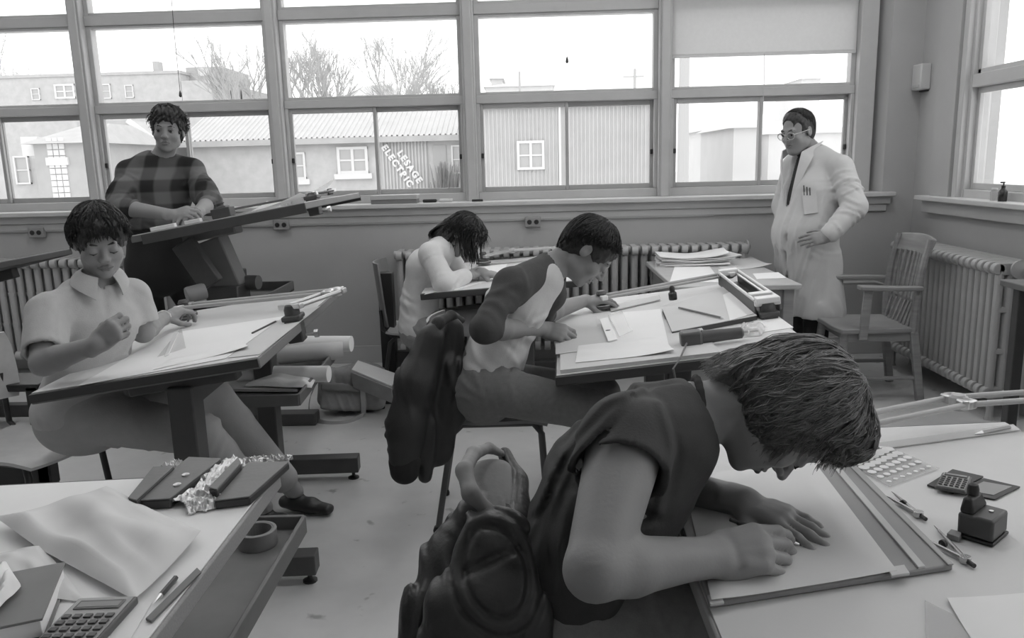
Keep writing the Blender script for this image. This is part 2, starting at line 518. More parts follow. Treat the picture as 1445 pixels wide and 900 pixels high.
def add_hand(F, w, d, n, side, curl=(.5, .5, .55, .6), thumb=(.75, .5, -.35), tcurl=.4, sz=1.0, spread=.05, fcurl=None):
    """w wrist, d towards the knuckles, n back of the hand, side +1 when the thumb lies along d x n ... ; returns the finger tips"""
    w = _np(w); x = nrm(d); z = _np(n); z = nrm(z - x * (z @ x)); y = np.cross(z, x) * side   # y: thumb side
    R = np.stack([x, y, z], 1)
    def p(a, b, c): return w + R @ (np.array([a, b, c]) * sz)
    F.ecap(p(-.03, 0, 0), p(.012, 0, 0), .029 * sz, .030 * sz, y, .72, .012)
    F.ecap(p(.02, .004, 0), p(.072, .001, .002), .034 * sz, .039 * sz, y, .36, .012)
    F.ell(p(.030, .022, -.010), np.array([.032, .018, .017]) * sz, R, .012)
    F.ell(p(.036, -.024, -.008), np.array([.036, .014, .014]) * sz, R, .012)
    tips = []
    yo = (.030, .010, -.011, -.030); xo = (.086, .091, .087, .078); ln = ((.044, .026, .021), (.049, .030, .022), (.045, .028, .022), (.035, .021, .019)); rr = (.0092, .0096, .0090, .0080)
    for i in range(4):
        a = -(curl[i]); q = p(xo[i] - .006, yo[i], .001); sp = (1.5 - i) * spread
        pts = [q]; tot = 0
        cs = (.75, 1.1, .8) if fcurl is None else fcurl
        for j in range(3):
            tot += curl[i] * cs[j]
            dv = np.array([math.cos(tot) * math.cos(sp), math.cos(tot) * math.sin(sp), -math.sin(tot)])
            q = q + R @ dv * ln[i][j] * sz; pts.append(q)
        r = rr[i] * sz
        F.cap(p(.045, yo[i] * .8, .004), pts[0], .009 * sz, r * 1.1, .010)
        F.chain(pts, [r * 1.12, r, r * .93, r * .78], .004)
        tips.append(pts[-1])
    td = nrm(np.array(thumb)); b = p(.012, .024, -.010)
    m = b + R @ td * .042 * sz
    td2 = nrm(td + np.array([.5, -.45 * tcurl * 2, -.10])); m2 = m + R @ td2 * .032 * sz
    td3 = nrm(td2 + np.array([.25, -.5 * tcurl * 2, -.05])); m3 = m2 + R @ td3 * .025 * sz
    F.chain([b, m, m2, m3], [.0155 * sz, .0125 * sz, .0108 * sz, .0085 * sz], .006)
    tips.append(m3)
    return tips, R

M_SKIN = mat('skin', .28, .5, .05, 14, .06, 160, spec=.35)
M_SKIN2 = mat('skin_fair', .32, .5, .05, 14, .05, 160, spec=.35)
M_LIPS = mat('lips', .20, .45)
M_LIDS = mat('eyelid_skin', .17, .5)
M_EYE = mat('eye_white', .34, .15)
M_IRIS = mat('eye_iris', .02, .1)
M_BROWHAIR = mat('eyebrow_hair', .045, .7)
def hairmat(name, g, sc=1): return mat(name, g, .42, .45, 60 * sc, .35, 90 * sc, spec=.5)

def strands(t, name, m, roots, seed=0, kids=6, thin=.40, off=.0042, cap=None, lift=.003, keep=0):
    """roots: polylines (world) with a radius; each becomes a clump of fine tapered hairs, joined as one hair mesh"""
    rs = np.random.RandomState(seed + 5); inv = np.array(parent_world(t).inverted())
    V = []; Fs = []; base = 0; bvh = None
    if cap is not None:
        from mathutils.bvhtree import BVHTree
        mw = parent_world(t); me_ = cap.data
        bvh = BVHTree.FromPolygons([mw @ v.co for v in me_.vertices], [tuple(f.vertices) for f in me_.polygons])
    for pts, r in roots:
        P = np.array(pts, float); n = len(P)
        if bvh is not None:      # the locks lie on the hair mass, only their ends leave it
            lf = lift * rs.uniform(.2, 1.3)
            for i_ in range(n):
                loc, nn, _, _ = bvh.find_nearest(Vector(P[i_]))
                if loc is None: continue
                sg = (Vector(P[i_]) - loc).dot(nn)
                if sg < lf or (sg > lf and i_ < n - keep and sg < .03): P[i_] = np.array(loc + nn * lf)
        # resample smoothly (Catmull-Rom)
        Q = np.concatenate([P[:1] * 2 - P[1:2], P, P[-1:] * 2 - P[-2:-1]]); M = max(8, int(n * 1.6)); u = np.linspace(0, n - 1 - 1e-6, M); i = u.astype(int); k = (u - i)[:, None]
        a, b, c, d = Q[i], Q[i + 1], Q[i + 2], Q[i + 3]
        C = .5 * (2 * b + (c - a) * k + (2 * a - 5 * b + 4 * c - d) * k * k + (3 * b - a - 3 * c + d) * k ** 3)
        sfrac = np.linspace(0, 1, M)
        for q in range(kids):
            o = rs.uniform(-1, 1, 3) * off; o2 = rs.uniform(-1, 1, 3) * off * .5
            cut_ = rs.uniform(.8, 1.0)
            S = C + o * (1 - .75 * sfrac[:, None]) + o2 * np.sin(sfrac * 6 + q)[:, None]
            S = S[:max(4, int(M * cut_))]; K = len(S); s_ = np.linspace(0, 1, K)
            T = np.gradient(S, axis=0); T /= np.linalg.norm(T, axis=1)[:, None] + 1e-9
            e1 = np.cross(T, [.31, .52, .79]); e1 /= np.linalg.norm(e1, axis=1)[:, None] + 1e-9; e2 = np.cross(T, e1)
            rr = (r * thin * rs.uniform(.8, 1.2) * (1 - .8 * s_ ** 2) * np.minimum(1, .4 + s_ * 4))[:, None]
            ring = np.stack([S + (e1 * math.cos(A_) + e2 * math.sin(A_)) * rr for A_ in (0, 2.094, 4.189)], 1).reshape(-1, 3)
            V.append(ring); idx = np.arange(K - 1)[:, None] * 3 + base
            for j in range(3):
                j2 = (j + 1) % 3; Fs.append(np.concatenate([idx + j, idx + j2, idx + 3 + j2, idx + 3 + j], 1))
            base += 3 * K
    V = np.concatenate(V); V = V @ inv[:3, :3].T + inv[:3, 3]; Fq = np.concatenate(Fs)
    me = bpy.data.meshes.new(name); me.vertices.add(len(V)); me.vertices.foreach_set('co', V.astype(np.float32).ravel())
    me.loops.add(Fq.size); me.loops.foreach_set('vertex_index', Fq.astype(np.int32).ravel()); me.polygons.add(len(Fq)); me.polygons.foreach_set('loop_start', np.arange(0, Fq.size, 4, dtype=np.int32))
    me.polygons.foreach_set('use_smooth', np.ones(len(Fq), bool)); me.update(calc_edges=True); me.materials.append(m)
    o = bpy.data.objects.new(name, me); COL.objects.link(o); o.parent = t; o['kind'] = 'stuff'
    return o

def fold(F, c, d, amp, wl, rad, phase=0, bend=0, ax2=None):
    """cloth creases around c: short random ridges lying across direction d, fading with distance"""
    c = _np(c); d = nrm(d); e = nrm(ax2) if ax2 is not None else nrm(np.cross(d, [.3, .2, 1.0])); e = nrm(e - d * (e @ d))
    rnd = random.Random(int(1e4 * abs(c[0] * 3.1 + c[1] * 7.7 + c[2] * 1.3)) + int(phase * 10))
    sig = wl * .17
    seg = []
    for k in range(max(4, int(rad * 2.6 / wl))):
        q0 = rnd.uniform(-.85, .85) * rad; w0 = rnd.uniform(-.55, .55) * rad; a = rnd.gauss(0, .33); L = rad * rnd.uniform(.35, .8)
        seg.append((q0, w0, math.cos(a), math.sin(a), L, 1.3 * amp * rnd.uniform(.5, 1.25), rnd.uniform(-1, 1) * 1.2, sig * rnd.uniform(.7, 1.4)))
    def fn(X, Y, Z):
        x, y, z = X - c[0], Y - c[1], Z - c[2]
        q = x * d[0] + y * d[1] + z * d[2]; w = x * e[0] + y * e[1] + z * e[2]
        out = 0
        for (q0, w0, ca, sa, L, am, bd, sg) in seg:
            t = ((w - w0) * ca + (q - q0) * sa) / L; n = (q - q0) * ca - (w - w0) * sa - bd * L * .25 * t * t
            n = n / sg
            out = out + am * np.maximum(0, 1 - t * t) * (.55 * np.exp(-((n - 1.5) ** 2)) - np.exp(-n * n))
        return out * np.exp(-(x * x + y * y + z * z) / (rad * rad))
    return F.warp(fn, c - 1.7 * rad, c + 1.7 * rad)

def drapes(F, lines, amp, sig):
    """long soft folds: lines of points on the cloth, seen along the axis n"""
    for pts, n in lines:
        pts = [_np(q) for q in pts]; n = nrm(n)
        def fn(X, Y, Z, pts=pts, n=n):
            best = None
            for a, b in zip(pts[:-1], pts[1:]):
                ab = b - a; ab = ab - n * (ab @ n); L2 = ab @ ab; s = nrm(np.cross(n, ab))
                x, y, z = X - a[0], Y - a[1], Z - a[2]; k = x * n[0] + y * n[1] + z * n[2]
                t = np.clip((x * ab[0] + y * ab[1] + z * ab[2]) / L2, 0, 1)
                dx, dy, dz = x - k * n[0] - t * ab[0], y - k * n[1] - t * ab[1], z - k * n[2] - t * ab[2]
                d = np.sqrt(dx * dx + dy * dy + dz * dz) * np.sign(dx * s[0] + dy * s[1] + dz * s[2]); d = np.where(np.abs(k) < .14, d, 9)
                best = d if best is None else np.where(np.abs(d) < np.abs(best), d, best)
            q = best / sig
            return amp * (.7 * np.exp(-((q - 1.7) ** 2)) - np.exp(-q * q))
        P = np.array(pts); F.warp(fn, P.min(0) - .12, P.max(0) + .12)
    return F

def sleeve_end(F, p, a, l=.12, r=.075):
    """cuts a sleeve square at p, removing what follows along a"""
    p = _np(p); a = nrm(a); u = nrm(np.cross(a, [.13, .3, 1.0])); R = np.stack([a, u, np.cross(a, u)], 1)
    return F.box(p + a * l / 2, [l / 2, r, r], R, .002, .004, sub=True)
# ------------------------------------------------------------------ the room
M_WALL = mat('painted_plaster', .48, .75, .04, 3, .05, 60)
M_WALLR = M_WALL
M_TRIM = mat('painted_trim', .52, .5, .05, 5)
M_FRAME = mat('painted_window_frame', .54, .5, .05, 6)
M_SASH = mat('dark_metal_sash', .42, .45, .05, 6)
M_FLOOR = mat('worn_vinyl_floor', .62, .40, .14, 2.2, 0, spots=(9, .67, .55), spec=.4)
M_CEIL = mat('ceiling_white', .75, .9)
M_SILL = mat('painted_sill', .62, .45, .05, 6)
XW = 2.71          # right wall face
YW = -0.20         # window wall face
ZS = 1.178         # sill top

def BX(i): return i * 1.4 - 3.936      # centre of window bay i
XL, YF, ZC = -6.2, -9.2, 3.45
fl = MB().bb(XL - .2, XW + .3, YF - .2, .2, -.1, 0)
struct('floor', fl, M_FLOOR)
struct('ceiling', MB().bb(XL - .2, XW + .3, YF - .2, .2, ZC, ZC + .12), M_CEIL)
struct('wall_left', MB().bb(XL - .15, XL, YF, .1, 0, ZC), M_WALL)
struct('wall_front', MB().bb(XL, XW, YF - .15, YF, 0, ZC), M_WALL)
# window wall: below the sill, lintel above, piers at both ends
wl = MB().bb(XL, XW + .25, YW, .15, 0, ZS - .03)
wl.bb(XL, XW + .25, YW, .15, 3.2, ZC)
wl.bb(XL, BX(-1) - .7, YW, .15, ZS - .03, 3.2)
PX = BX(4) + .70 + .075
wl.add([(PX + .05, YW, ZS - .03), (XW + .25, YW, ZS - .03), (XW + .25, .15, ZS - .03), (PX, .15, ZS - .03),
        (PX + .05, YW, 3.2), (XW + .25, YW, 3.2), (XW + .25, .15, 3.2), (PX, .15, 3.2)],
       [(0, 1, 5, 4), (1, 2, 6, 5), (2, 3, 7, 6), (3, 0, 4, 7), (0, 3, 2, 1), (4, 5, 6, 7)])
struct('wall_back', wl, M_WALL)
# right wall with its long window opening
RY0, RY1 = -.74, -6.9
rw = MB().bb(XW, XW + .25, YF, YW, 0, 1.12)
rw.bb(XW, XW + .25, YF, YW, 3.2, ZC).bb(XW, XW + .25, RY0, YW, 1.12, 3.2).bb(XW, XW + .25, YF, RY1, 1.12, 3.2)
struct('wall_right', rw, M_WALL)
# flat pilaster casing between the corner and the right-hand window
struct('trim_1', MB().bb(XW - .025, XW, RY0 + .02, -.47, 1.16, 3.4), M_WALL, bevel=.004)
# sills, aprons
sl = MB().bb(XL, PX + .12, -.27, .02, ZS - .032, ZS)
struct('trim_2', sl, M_SILL, bevel=.006)
ap = MB().bb(XL, PX + .10, -.235, YW, ZS - .085, ZS - .032).bb(XL, PX + .08, -.222, YW, ZS - .135, ZS - .085)
struct('trim_3', ap, M_TRIM, bevel=.005)
sr = MB().bb(XW - .10, XW + .12, RY1, -.42, 1.128, 1.16)
struct('trim_4', sr, M_SILL, bevel=.006)
struct('trim_5', MB().bb(XW - .05, XW, RY1, -.43, 1.045, 1.128), M_TRIM, bevel=.005)
struct('baseboard_back', MB().bb(XL, XW, YW - .018, YW, 0, .13), M_TRIM, bevel=.004)
struct('baseboard_right', MB().bb(XW - .018, XW, YF, YW, 0, .13), M_TRIM, bevel=.004)
# surface raceway under the sill
rc = MB().bb(XL, 1.3, -.218, YW, 1.035, 1.05)
struct('trim_6', rc, M_TRIM, bevel=.002)

# windows of the back wall: one unit per bay
HW = .623
def window_bay(i):
    cx = BX(i)
    f = MB()
    # outer post of the bay (shared posts sit at the joints) and the rails
    root = f.bb(cx - .655, cx + .655, -.05, .06, ZS - .002, ZS + .06).bb(cx - .655, cx + .655, -.045, .06, 1.87, 1.93) \
        .bb(cx - .655, cx + .655, -.045, .06, 2.485, 2.555).bb(cx - .655, cx + .655, -.05, .06, 3.13, 3.2) \
        .build('window_%d' % (i + 1), M_FRAME, None, .005)
    root['kind'] = 'structure'
    for z0, z1 in ((1.93, 2.485), (2.555, 3.13)):
        s = MB()
        s.bb(cx - .655, cx - HW, -.03, .05, z0, z1).bb(cx + HW, cx + .655, -.03, .05, z0, z1)
        s.bb(cx - HW, cx + HW, -.03, .05, z0, z0 + .02).bb(cx - HW, cx + HW, -.03, .05, z1 - .02, z1)
        s.build('fixed_sash', M_FRAME, root, .003)
        MB().bb(cx - HW - .005, cx + HW + .005, -.002, .002, z0 + .005, z1 - .005).build('pane', mat_glass(), root)
    for sgn, yy in ((-1, -.012), (1, .022)):
        x0, x1 = (cx - .63, cx + .012) if sgn < 0 else (cx - .012, cx + .63)
        s = MB()
        z0, z1 = ZS + .06, 1.87
        w = .024
        s.bb(x0, x0 + w, yy - .014, yy + .014, z0, z1).bb(x1 - w, x1, yy - .014, yy + .014, z0, z1)
        s.bb(x0 + w, x1 - w, yy - .014, yy + .014, z0, z0 + .036).bb(x0 + w, x1 - w, yy - .014, yy + .014, z1 - .036, z1)
        o = s.build('sliding_sash', M_SASH, root, .003)
        MB().bb(x0 + w - .004, x1 - w + .004, yy - .002, yy + .002, z0 + .03, z1 - .03).build('pane', mat_glass(), o)
        hx = x0 + .012 if sgn < 0 else x1 - .012
        MB().box((hx, yy - .022, 1.5), (.02, .018, .035)).build('latch', M_BLACK, o, .004)
    s = MB().bb(cx - .655, cx - .63, -.045, .06, ZS + .06, 1.87).bb(cx + .63, cx + .655, -.045, .06, ZS + .06, 1.87)
    s.build('jamb', M_FRAME, root, .003)
    return root
M_BLACK = mat('black_metal', .03, .45, spec=.5)
for i in range(-1, 5): window_bay(i)
for i in range(-1, 6):
    xj = BX(i) - .70
    p = MB()
    if i == 5:
        p.bb(xj - .045, xj + .075, -.10, .08, ZS - .002, 3.2)
    else:
        p.bb(xj - .045, xj + .045, -.10, .08, ZS - .002, 3.2)
        p.bb(xj - .03, xj + .03, -.118, -.10, ZS - .002, 3.2)
    struct('trim_%d' % (i + 8), p, M_FRAME, bevel=.006)

# windows of the right wall
def window_right(n, ya, yb):
    f = MB(); x0, x1 = XW + .02, XW + .14
    f.bb(x0, x1, ya - .05, ya, 1.15, 3.2).bb(x0, x1, yb, yb + .05, 1.15, 3.2)
    f.bb(x0, x1, yb + .05, ya - .05, 1.15, 1.21).bb(x0, x1, yb + .05, ya - .05, 1.83, 1.91).bb(x0, x1, yb + .05, ya - .05, 2.47, 2.55).bb(x0, x1, yb + .05, ya - .05, 3.13, 3.2)
    root = f.build('window_%d' % n, M_FRAME, None, .005); root['kind'] = 'structure'
    for z0, z1 in ((1.91, 2.47), (2.55, 3.13)):
        s = MB(); a, b = ya - .05, yb + .05
        s.bb(x0 + .03, x1 - .01, a - .035, a, z0, z1).bb(x0 + .03, x1 - .01, b, b + .035, z0, z1).bb(x0 + .03, x1 - .01, b, a, z0, z0 + .03).bb(x0 + .03, x1 - .01, b, a, z1 - .03, z1)
        s.build('fixed_sash', M_FRAME, root, .003)
        MB().bb(XW + .078, XW + .082, b, a, z0 + .01, z1 - .01).build('pane', mat_glass(), root)
    ym = (ya + yb) / 2
    for (a, b, xx) in ((ya - .05, ym - .012, XW + .075), (ym + .012, yb + .05, XW + .105)):
        s = MB(); w = .028
        s.bb(xx - .014, xx + .014, a - w, a, 1.21, 1.83).bb(xx - .014, xx + .014, b, b + w, 1.21, 1.83)
        s.bb(xx - .014, xx + .014, b + w, a - w, 1.21, 1.25).bb(xx - .014, xx + .014, b + w, a - w, 1.795, 1.83)
        o = s.build('sliding_sash', M_SASH if xx > XW + .09 else M_FRAME, root, .003)
        MB().bb(xx - .002, xx + .002, b + w - .004, a - w + .004, 1.245, 1.80).build('pane', mat_glass(), o)
y = RY0
for k in range(4):
    window_right(7 + k, y - .03, y - 1.51); y -= 1.54
for k in range(5):
    yy = RY0 - 1.54 * k
    p = MB().bb(XW - .015, XW + .16, yy - .055, yy + .03 if k else yy, 1.15, 3.2)
    struct('trim_%d' % (16 + k), p, M_FRAME, bevel=.005)

# added fill lamps: two unseen rows of troffers that brighten the room
M_LAMP = mat_emit('fill_lamp_diffuser', FILL_LAMP)
M_WHITE = mat('white_enamel', .8, .4)
for ix, x in enumerate((-4.3, -2.1, .1, 2.0)):
    for iy, yy in enumerate((-3.6, -1.5)):
        t = thing('fill_lamp', 'added unseen fill lamp with white metal tray and glowing diffuser', 'fill lamp', (x, yy, ZC), 0, 'added fill lamps')
        MB().bb(-.19, .19, -.62, .62, -.06, 0).build('tray', M_WHITE, t, .01)
        MB().bb(-.165, .165, -.59, .59, -.085, -.06).build('diffuser', M_LAMP, t, .01)

# roller blind in the right-hand bay, with its cord
cx = BX(4)
t = thing('roller_blind', 'pale roller blind pulled down over the top of the window bay', 'blind', (cx, -.065, 3.15))
M_BLIND = mat('blind_cloth', .80, .8, .04, 40, .03, 300, transl=.42)
MB().cyl((-.63, 0, 0), (.63, 0, 0), .03, 16).build('roller', M_BLIND, t, smooth=True)
zb = 2.158 - 3.15
MB().bb(-.645, .645, .018, .021, zb, 0).build('cloth', M_BLIND, t)
MB().bb(-.645, .645, .012, .027, zb - .012, zb + .012).build('hem_bar', M_BLIND, t, .004)
M_CORD = mat('pale_cord', .55, .8)
MB().tube([(0, .01, zb), (.004, .0, zb - .2), (.0, .005, zb - .62), (.004, -.004, zb - .86)], .0022, 6).build('cord', M_CORD, t)
def pull(x, z1, name_label, r=.0014, m=None, bend=0):
    t = thing('blind_cord', name_label, 'blind cord', (x, -.075, 3.1))
    MB().tube([(0, 0, 0), (.004, 0, -.35), (-.002 + bend * .4, 0, (z1 - 3.1) * .6), (bend, 0, z1 - 3.1)], r, 6).build('cord', M_CORD if m is None else m, t)
    MB().lathe((bend, 0, z1 - 3.1 - .045), [(.004, 0), (.011, .008), (.008, .03), (.003, .045)], 12).build('tassel', M_BLACK, t, smooth=True)
a = at_y(800, 70, -.075); pull(a.x, at_y(800, 80, -.075).z, 'thin blind cord with small dark pull in the clear middle pane')
a = at_y(246, 40, -.075); b = at_y(254, 128, -.075); pull(a.x, b.z, 'dark drooping blind cord in the pane behind the plaid sweater student', .002, M_BLACK, b.x - a.x)

# cast iron radiators
M_RAD = mat('radiator_paint', .46, .5, .06, 12)
def radiator(label, p0, direc, n, pitch, h, depth, zb, cols=3, group=None):
    """n sections along direc from p0 (x,y); the depth runs away from the wall"""
    ang = math.atan2(direc[1], direc[0])
    t = thing('radiator', label, 'radiator', (p0[0], p0[1], 0), ang, group)
    cw = depth / (cols + .1)
    s = MB()
    for c in range(cols):
        yy = (c - (cols - 1) / 2) * cw
        s.tube([(0, yy, zb + .03), (0, yy, zb + .07), (0, yy, h - .075), (0, yy, h - .03)], [pitch * .30, pitch * .36, pitch * .36, pitch * .30], 8)
    for z in (zb + .045, zb + (h - zb) * .36, zb + (h - zb) * .66, h - .04):
        r = .032 if z in (zb + .045, h - .04) else .014
        s.bar((0, -depth * .42, z), (0, depth * .42, z), pitch * .62, r * 2)
    for yy in (-depth * .42, depth * .42):
        s.lathe((-pitch * .31, yy, h - .04), [(.032, 0), (.032, pitch * .62)], 12, (1, 0, 0))
        s.lathe((-pitch * .31, yy, zb + .045), [(.032, 0), (.032, pitch * .62)], 12, (1, 0, 0))
    me = None
    for k in range(n):
        if k == 0:
            o = s.build('section', M_RAD, t, .004, smooth=True); first = o
        else:
            o = first.copy(); COL.objects.link(o); o.parent = t
        o.location = (k * pitch + pitch / 2, 0, 0)
    L = n * pitch
    b = MB()
    for z in (zb + .045, h - .04):
        b.cyl((-.012, 0, z), (L + .012, 0, z), .028, 12)
    b.lathe((L, 0, h - .04), [(.05, 0), (.05, .012), (.03, .018), (.014, .03)], 16, (1, 0, 0))
    b.build('hub', M_RAD, t, smooth=True)
    for x in (pitch / 2, L - pitch / 2):
        for yy in (-depth * .3, depth * .3):
            MB().tube([(x, yy, 0), (x, yy, .02), (x, yy, zb + .03)], [.028, .02, .017], 8).build('foot', M_RAD, t)
    v = MB().tube([(-.02, 0, zb + .045), (-.09, 0, zb + .045), (-.11, 0, zb + .02), (-.11, 0, 0)], .016, 10)
    v.build('pipe', M_RAD, t, smooth=True)
    return t
radiator('tall cast iron radiator under the right-hand window behind the wooden armchair', (XW - .16, -.52), (0, -1), 20, .063, .872, .23, .11, 4)
radiator('long cast iron radiator under the middle windows behind the bent students', (-.98, -.335), (1, 0), 36, .069, .86, .20, .11, 3)
radiator('cast iron radiator at the left end of the window wall', (-4.35, -.335), (1, 0), 24, .069, .86, .20, .11, 3)
# heating pipe along the corner
a = at_y(1188, 394, -.26); b = at_y(1240, 398, -.26)
p = MB().tube([(1.62, -.26, b.z), (2.45, -.26, b.z), (2.52, -.3, b.z - .02), (2.54, -.42, b.z - .05)], .013, 10)
tag(p.build('heating_pipe', M_RAD, smooth=True), 'thin painted heating pipe on the wall behind the wooden armchair', 'pipe')

# outlets on the raceway
M_PLATE = mat('outlet_plate', .33, .4)
def outlet(u, v, label):
    p = at_y(u, v, -.225)
    t = thing('wall_outlet', label, 'outlet', (p.x, -.205, p.z))
    MB().box((0, -.016, 0), (.115, .04, .075)).build('box', M_PLATE, t, .006)
    for s in (-1, 1):
        MB().lathe((s * .025, -.036, 0), [(.017, 0), (.017, .004), (.014, .006)], 16, (0, -1, 0)).build('socket', M_BLACK, t)
outlet(752, 313, 'double wall outlet above the middle radiator')
outlet(397, 317, 'double wall outlet behind the raised drafting table bracket')
outlet(52, 328, 'double wall outlet above the left radiator, behind the woman')
# thermostat near the corner
p = at_x(1292, 112, XW)
t = thing('thermostat', 'plain boxy thermostat on the wall near the corner', 'thermostat', (XW, -.27, p.z))
MB().box((-.035, 0, 0), (.07, .13, .17)).build('cover', mat('thermostat_cover', .62, .5), t, .008)
MB().box((-.073, 0, -.06), (.006, .10, .02)).build('grille', M_TRIM, t, .002)
MB().box((-.012, 0, -.09), (.02, .1, .012)).build('base', M_BLACK, t, .002)
# ------------------------------------------------------------------ outside: the street across the yard
M_BRICK = mat('far_brick', 0.49, .9, .12, 1.6)
M_BRICKD = mat('far_dark_brick', 0.42, .9, .10, 1.2)
M_ROOF = mat('far_metal_roof', .50, .6, .06, .8)
M_SIDE = mat('far_siding', .48, .8, .07, 1.0)
M_SHINGLE = mat('far_shingle', 0.46, .9, .08, 2)
M_SNOW = mat('snow', 0.68, .8, .05, .4)
M_FARWHITE = mat('far_white_paint', 0.69, .7)
M_FARGLASS = mat('far_window_glass', 0.43, .3)
M_BARK = mat('bare_branches', .46, .9)  # paler than bark: distance haze is put into the colour
GZ = -2.0
gd = MB()
gd.sheet(lambda u, v: (-140 + 280 * u, 1.5 + 200 * v, GZ + .25 * vnoise(u * 22, v * 16) + (0 if v < .3 else 0)), 70, 50)
struct('ground', gd, M_SNOW)

def fpt(u, v, y): return at_y(u, v, y)
def win(parent, cx, y, cz, w, h, cols=2, rows=2, sill=False):
    """a far window in a facade facing -y"""
    f = MB(); t = .14 * w / 1.8 + .02
    f.bb(cx - w / 2, cx + w / 2, y - .12, y, cz - h / 2, cz - h / 2 + t).bb(cx - w / 2, cx + w / 2, y - .12, y, cz + h / 2 - t, cz + h / 2)
    for k in range(cols + 1):
        xx = cx - w / 2 + (w - t) * k / cols
        f.bb(xx, xx + t, y - .135, y - .005, cz - h / 2, cz + h / 2)
    for k in range(1, rows):
        zz = cz - h / 2 + h * k / rows
        f.bb(cx - w / 2, cx + w / 2, y - .10, y, zz - t * .3, zz + t * .3)
    if sill: f.bb(cx - w / 2 - .2, cx + w / 2 + .2, y - .25, y, cz - h / 2 - .3, cz - h / 2)
    o = f.build('window', M_FARWHITE, parent)
    MB().bb(cx - w / 2 + .02, cx + w / 2 - .02, y - .05, y - .02, cz - h / 2 + .02, cz + h / 2 - .02).build('pane', M_FARGLASS, o)
    return o

# long brick workshop with a ribbed metal roof
YB = 40.0
L0, L1 = fpt(266, 230, YB).x, fpt(664, 230, YB).x
ze = fpt(480, 192, YB).z; zr = ze + 1.9
b = thing('brick_workshop', 'long low brick workshop with ribbed metal roof across the yard', 'building', ((L0 + L1) / 2, YB, GZ))
hx = (L1 - L0) / 2
MB().bb(-hx, hx, 0, 9, 0, ze - GZ).build('wall', M_BRICK, b)
rf = MB(); n = 56; ov = .35
def roofz(v): return ze - GZ - .1 + (zr - ze) * v
rib = []
for k in range(n):
    for a_, q in ((0, 0), (.3, 0), (.42, .07), (.58, .07), (.7, 0)):
        rib.append(((k + a_) / n, q))
rib.append((1, 0))
V = []
for (u, q) in rib:
    V.append((-hx - ov + u * (2 * hx + 2 * ov), -.5, roofz(0) + q)); V.append((-hx - ov + u * (2 * hx + 2 * ov), 4.5, roofz(1) + q)); V.append((-hx - ov + u * (2 * hx + 2 * ov), 9.5, roofz(0) + q))
F = [(3 * i + j, 3 * i + 3 + j, 3 * i + 4 + j, 3 * i + 1 + j) for i in range(len(rib) - 1) for j in (0, 1)]
rf.add(V, F); rf.build('roof', M_ROOF, b)
MB().bb(-hx - ov, hx + ov, -.55, -.45, ze - GZ - .42, ze - GZ - .1).build('fascia', M_BRICKD, b)
ctr = Vector(((L0 + L1) / 2, YB, GZ))
for (u, v, w, h) in ((498, 226, 1.75, 1.5), (417, 234, 1.2, 1.5)):
    p = fpt(u, v, YB) - ctr; win(b, p.x, 0, p.z, w, h, 2 if w > 1.5 else 1, 2, True)
# ribbed door panel with its sign painted on a slant
pa, pb = fpt(537, 194, YB) - ctr, fpt(606, 275, YB) - ctr
dp = MB().bb(pa.x, pb.x, -.08, 0, 0, pa.z - .05)
for k in range(14):
    xx = pa.x + (pb.x - pa.x) * (k + .5) / 14
    dp.bb(xx - .045, xx + .045, -.16, -.08, 0, pa.z - .05)
dp.build('ribbed_panel', M_SIDE, b)
pa, pb = fpt(611, 205, YB) - ctr, fpt(632, 275, YB) - ctr
MB().bb(pa.x, pb.x, -.07, 0, 0, pa.z).build('door', mat('far_grey_door', 0.41, .7), b)
p = fpt(646, 225, YB) - ctr; win(b, p.x + .1, 0, p.z, .9, 1.6, 1, 2)
def lettering(body, u0, v0, u1, v1, size):
    a = fpt(u0, v0, YB) - ctr; c = fpt(u1, v1, YB) - ctr
    cu = bpy.data.curves.new('lettering', 'FONT'); cu.body = body; cu.size = size; cu.extrude = .02; cu.offset = .03; cu.space_character = 1.3
    q = bpy.data.objects.new('lettering_curve', cu); COL.objects.link(q)
    bpy.context.view_layer.update()
    me = bpy.data.meshes.new_from_object(q.evaluated_get(bpy.context.evaluated_depsgraph_get()))
    bpy.data.objects.remove(q)
    me.materials.clear(); me.materials.append(M_FARWHITE)
    o = bpy.data.objects.new('lettering', me); COL.objects.link(o); o.parent = b
    ang = math.atan2(c.z - a.z, c.x - a.x)
    o.matrix_local = Matrix.Translation((a.x, -.20, a.z)) @ Matrix.Rotation(-ang, 4, 'Y') @ Matrix.Rotation(PI / 2, 4, 'X')
    o['label'] = 'white slanted block letters'
lettering('LESAGE', 561, 216, 597, 268, .50)
lettering('ELECTRIC', 539, 208, 577, 263, .50)

# ribbed siding shed right of it
L0, L1 = fpt(678, 230, YB - 3).x, fpt(925, 230, YB - 3).x
ctr = Vector(((L0 + L1) / 2, YB - 3, GZ)); hx = (L1 - L0) / 2
zt = fpt(800, 151, YB - 3).z - GZ
b = thing('siding_shed', 'flat roofed shed with pale vertical ribbed siding and one white window', 'building', ctr)
MB().bb(-hx, hx, 0, 8, 0, zt).build('wall', M_SIDE, b)
sd = MB()
for k in range(44):
    xx = -hx + 2 * hx * (k + .5) / 44; sd.bb(xx - .05, xx + .03, -.05, 0, 0, zt)
sd.build('siding', M_SIDE, b)
MB().bb(-hx - .2, hx + .2, -.3, 8.2, zt, zt + .2).build('roof', M_SHINGLE, b)
p = fpt(749, 219, YB - 3) - ctr; win(b, p.x, -.05, p.z, 1.45, 1.5, 2, 2)
p = fpt(790, 210, YB - 3) - ctr; MB().bb(p.x - .06, p.x + .06, -.14, -.05, 0, zt).build('downpipe', M_FARWHITE, b)

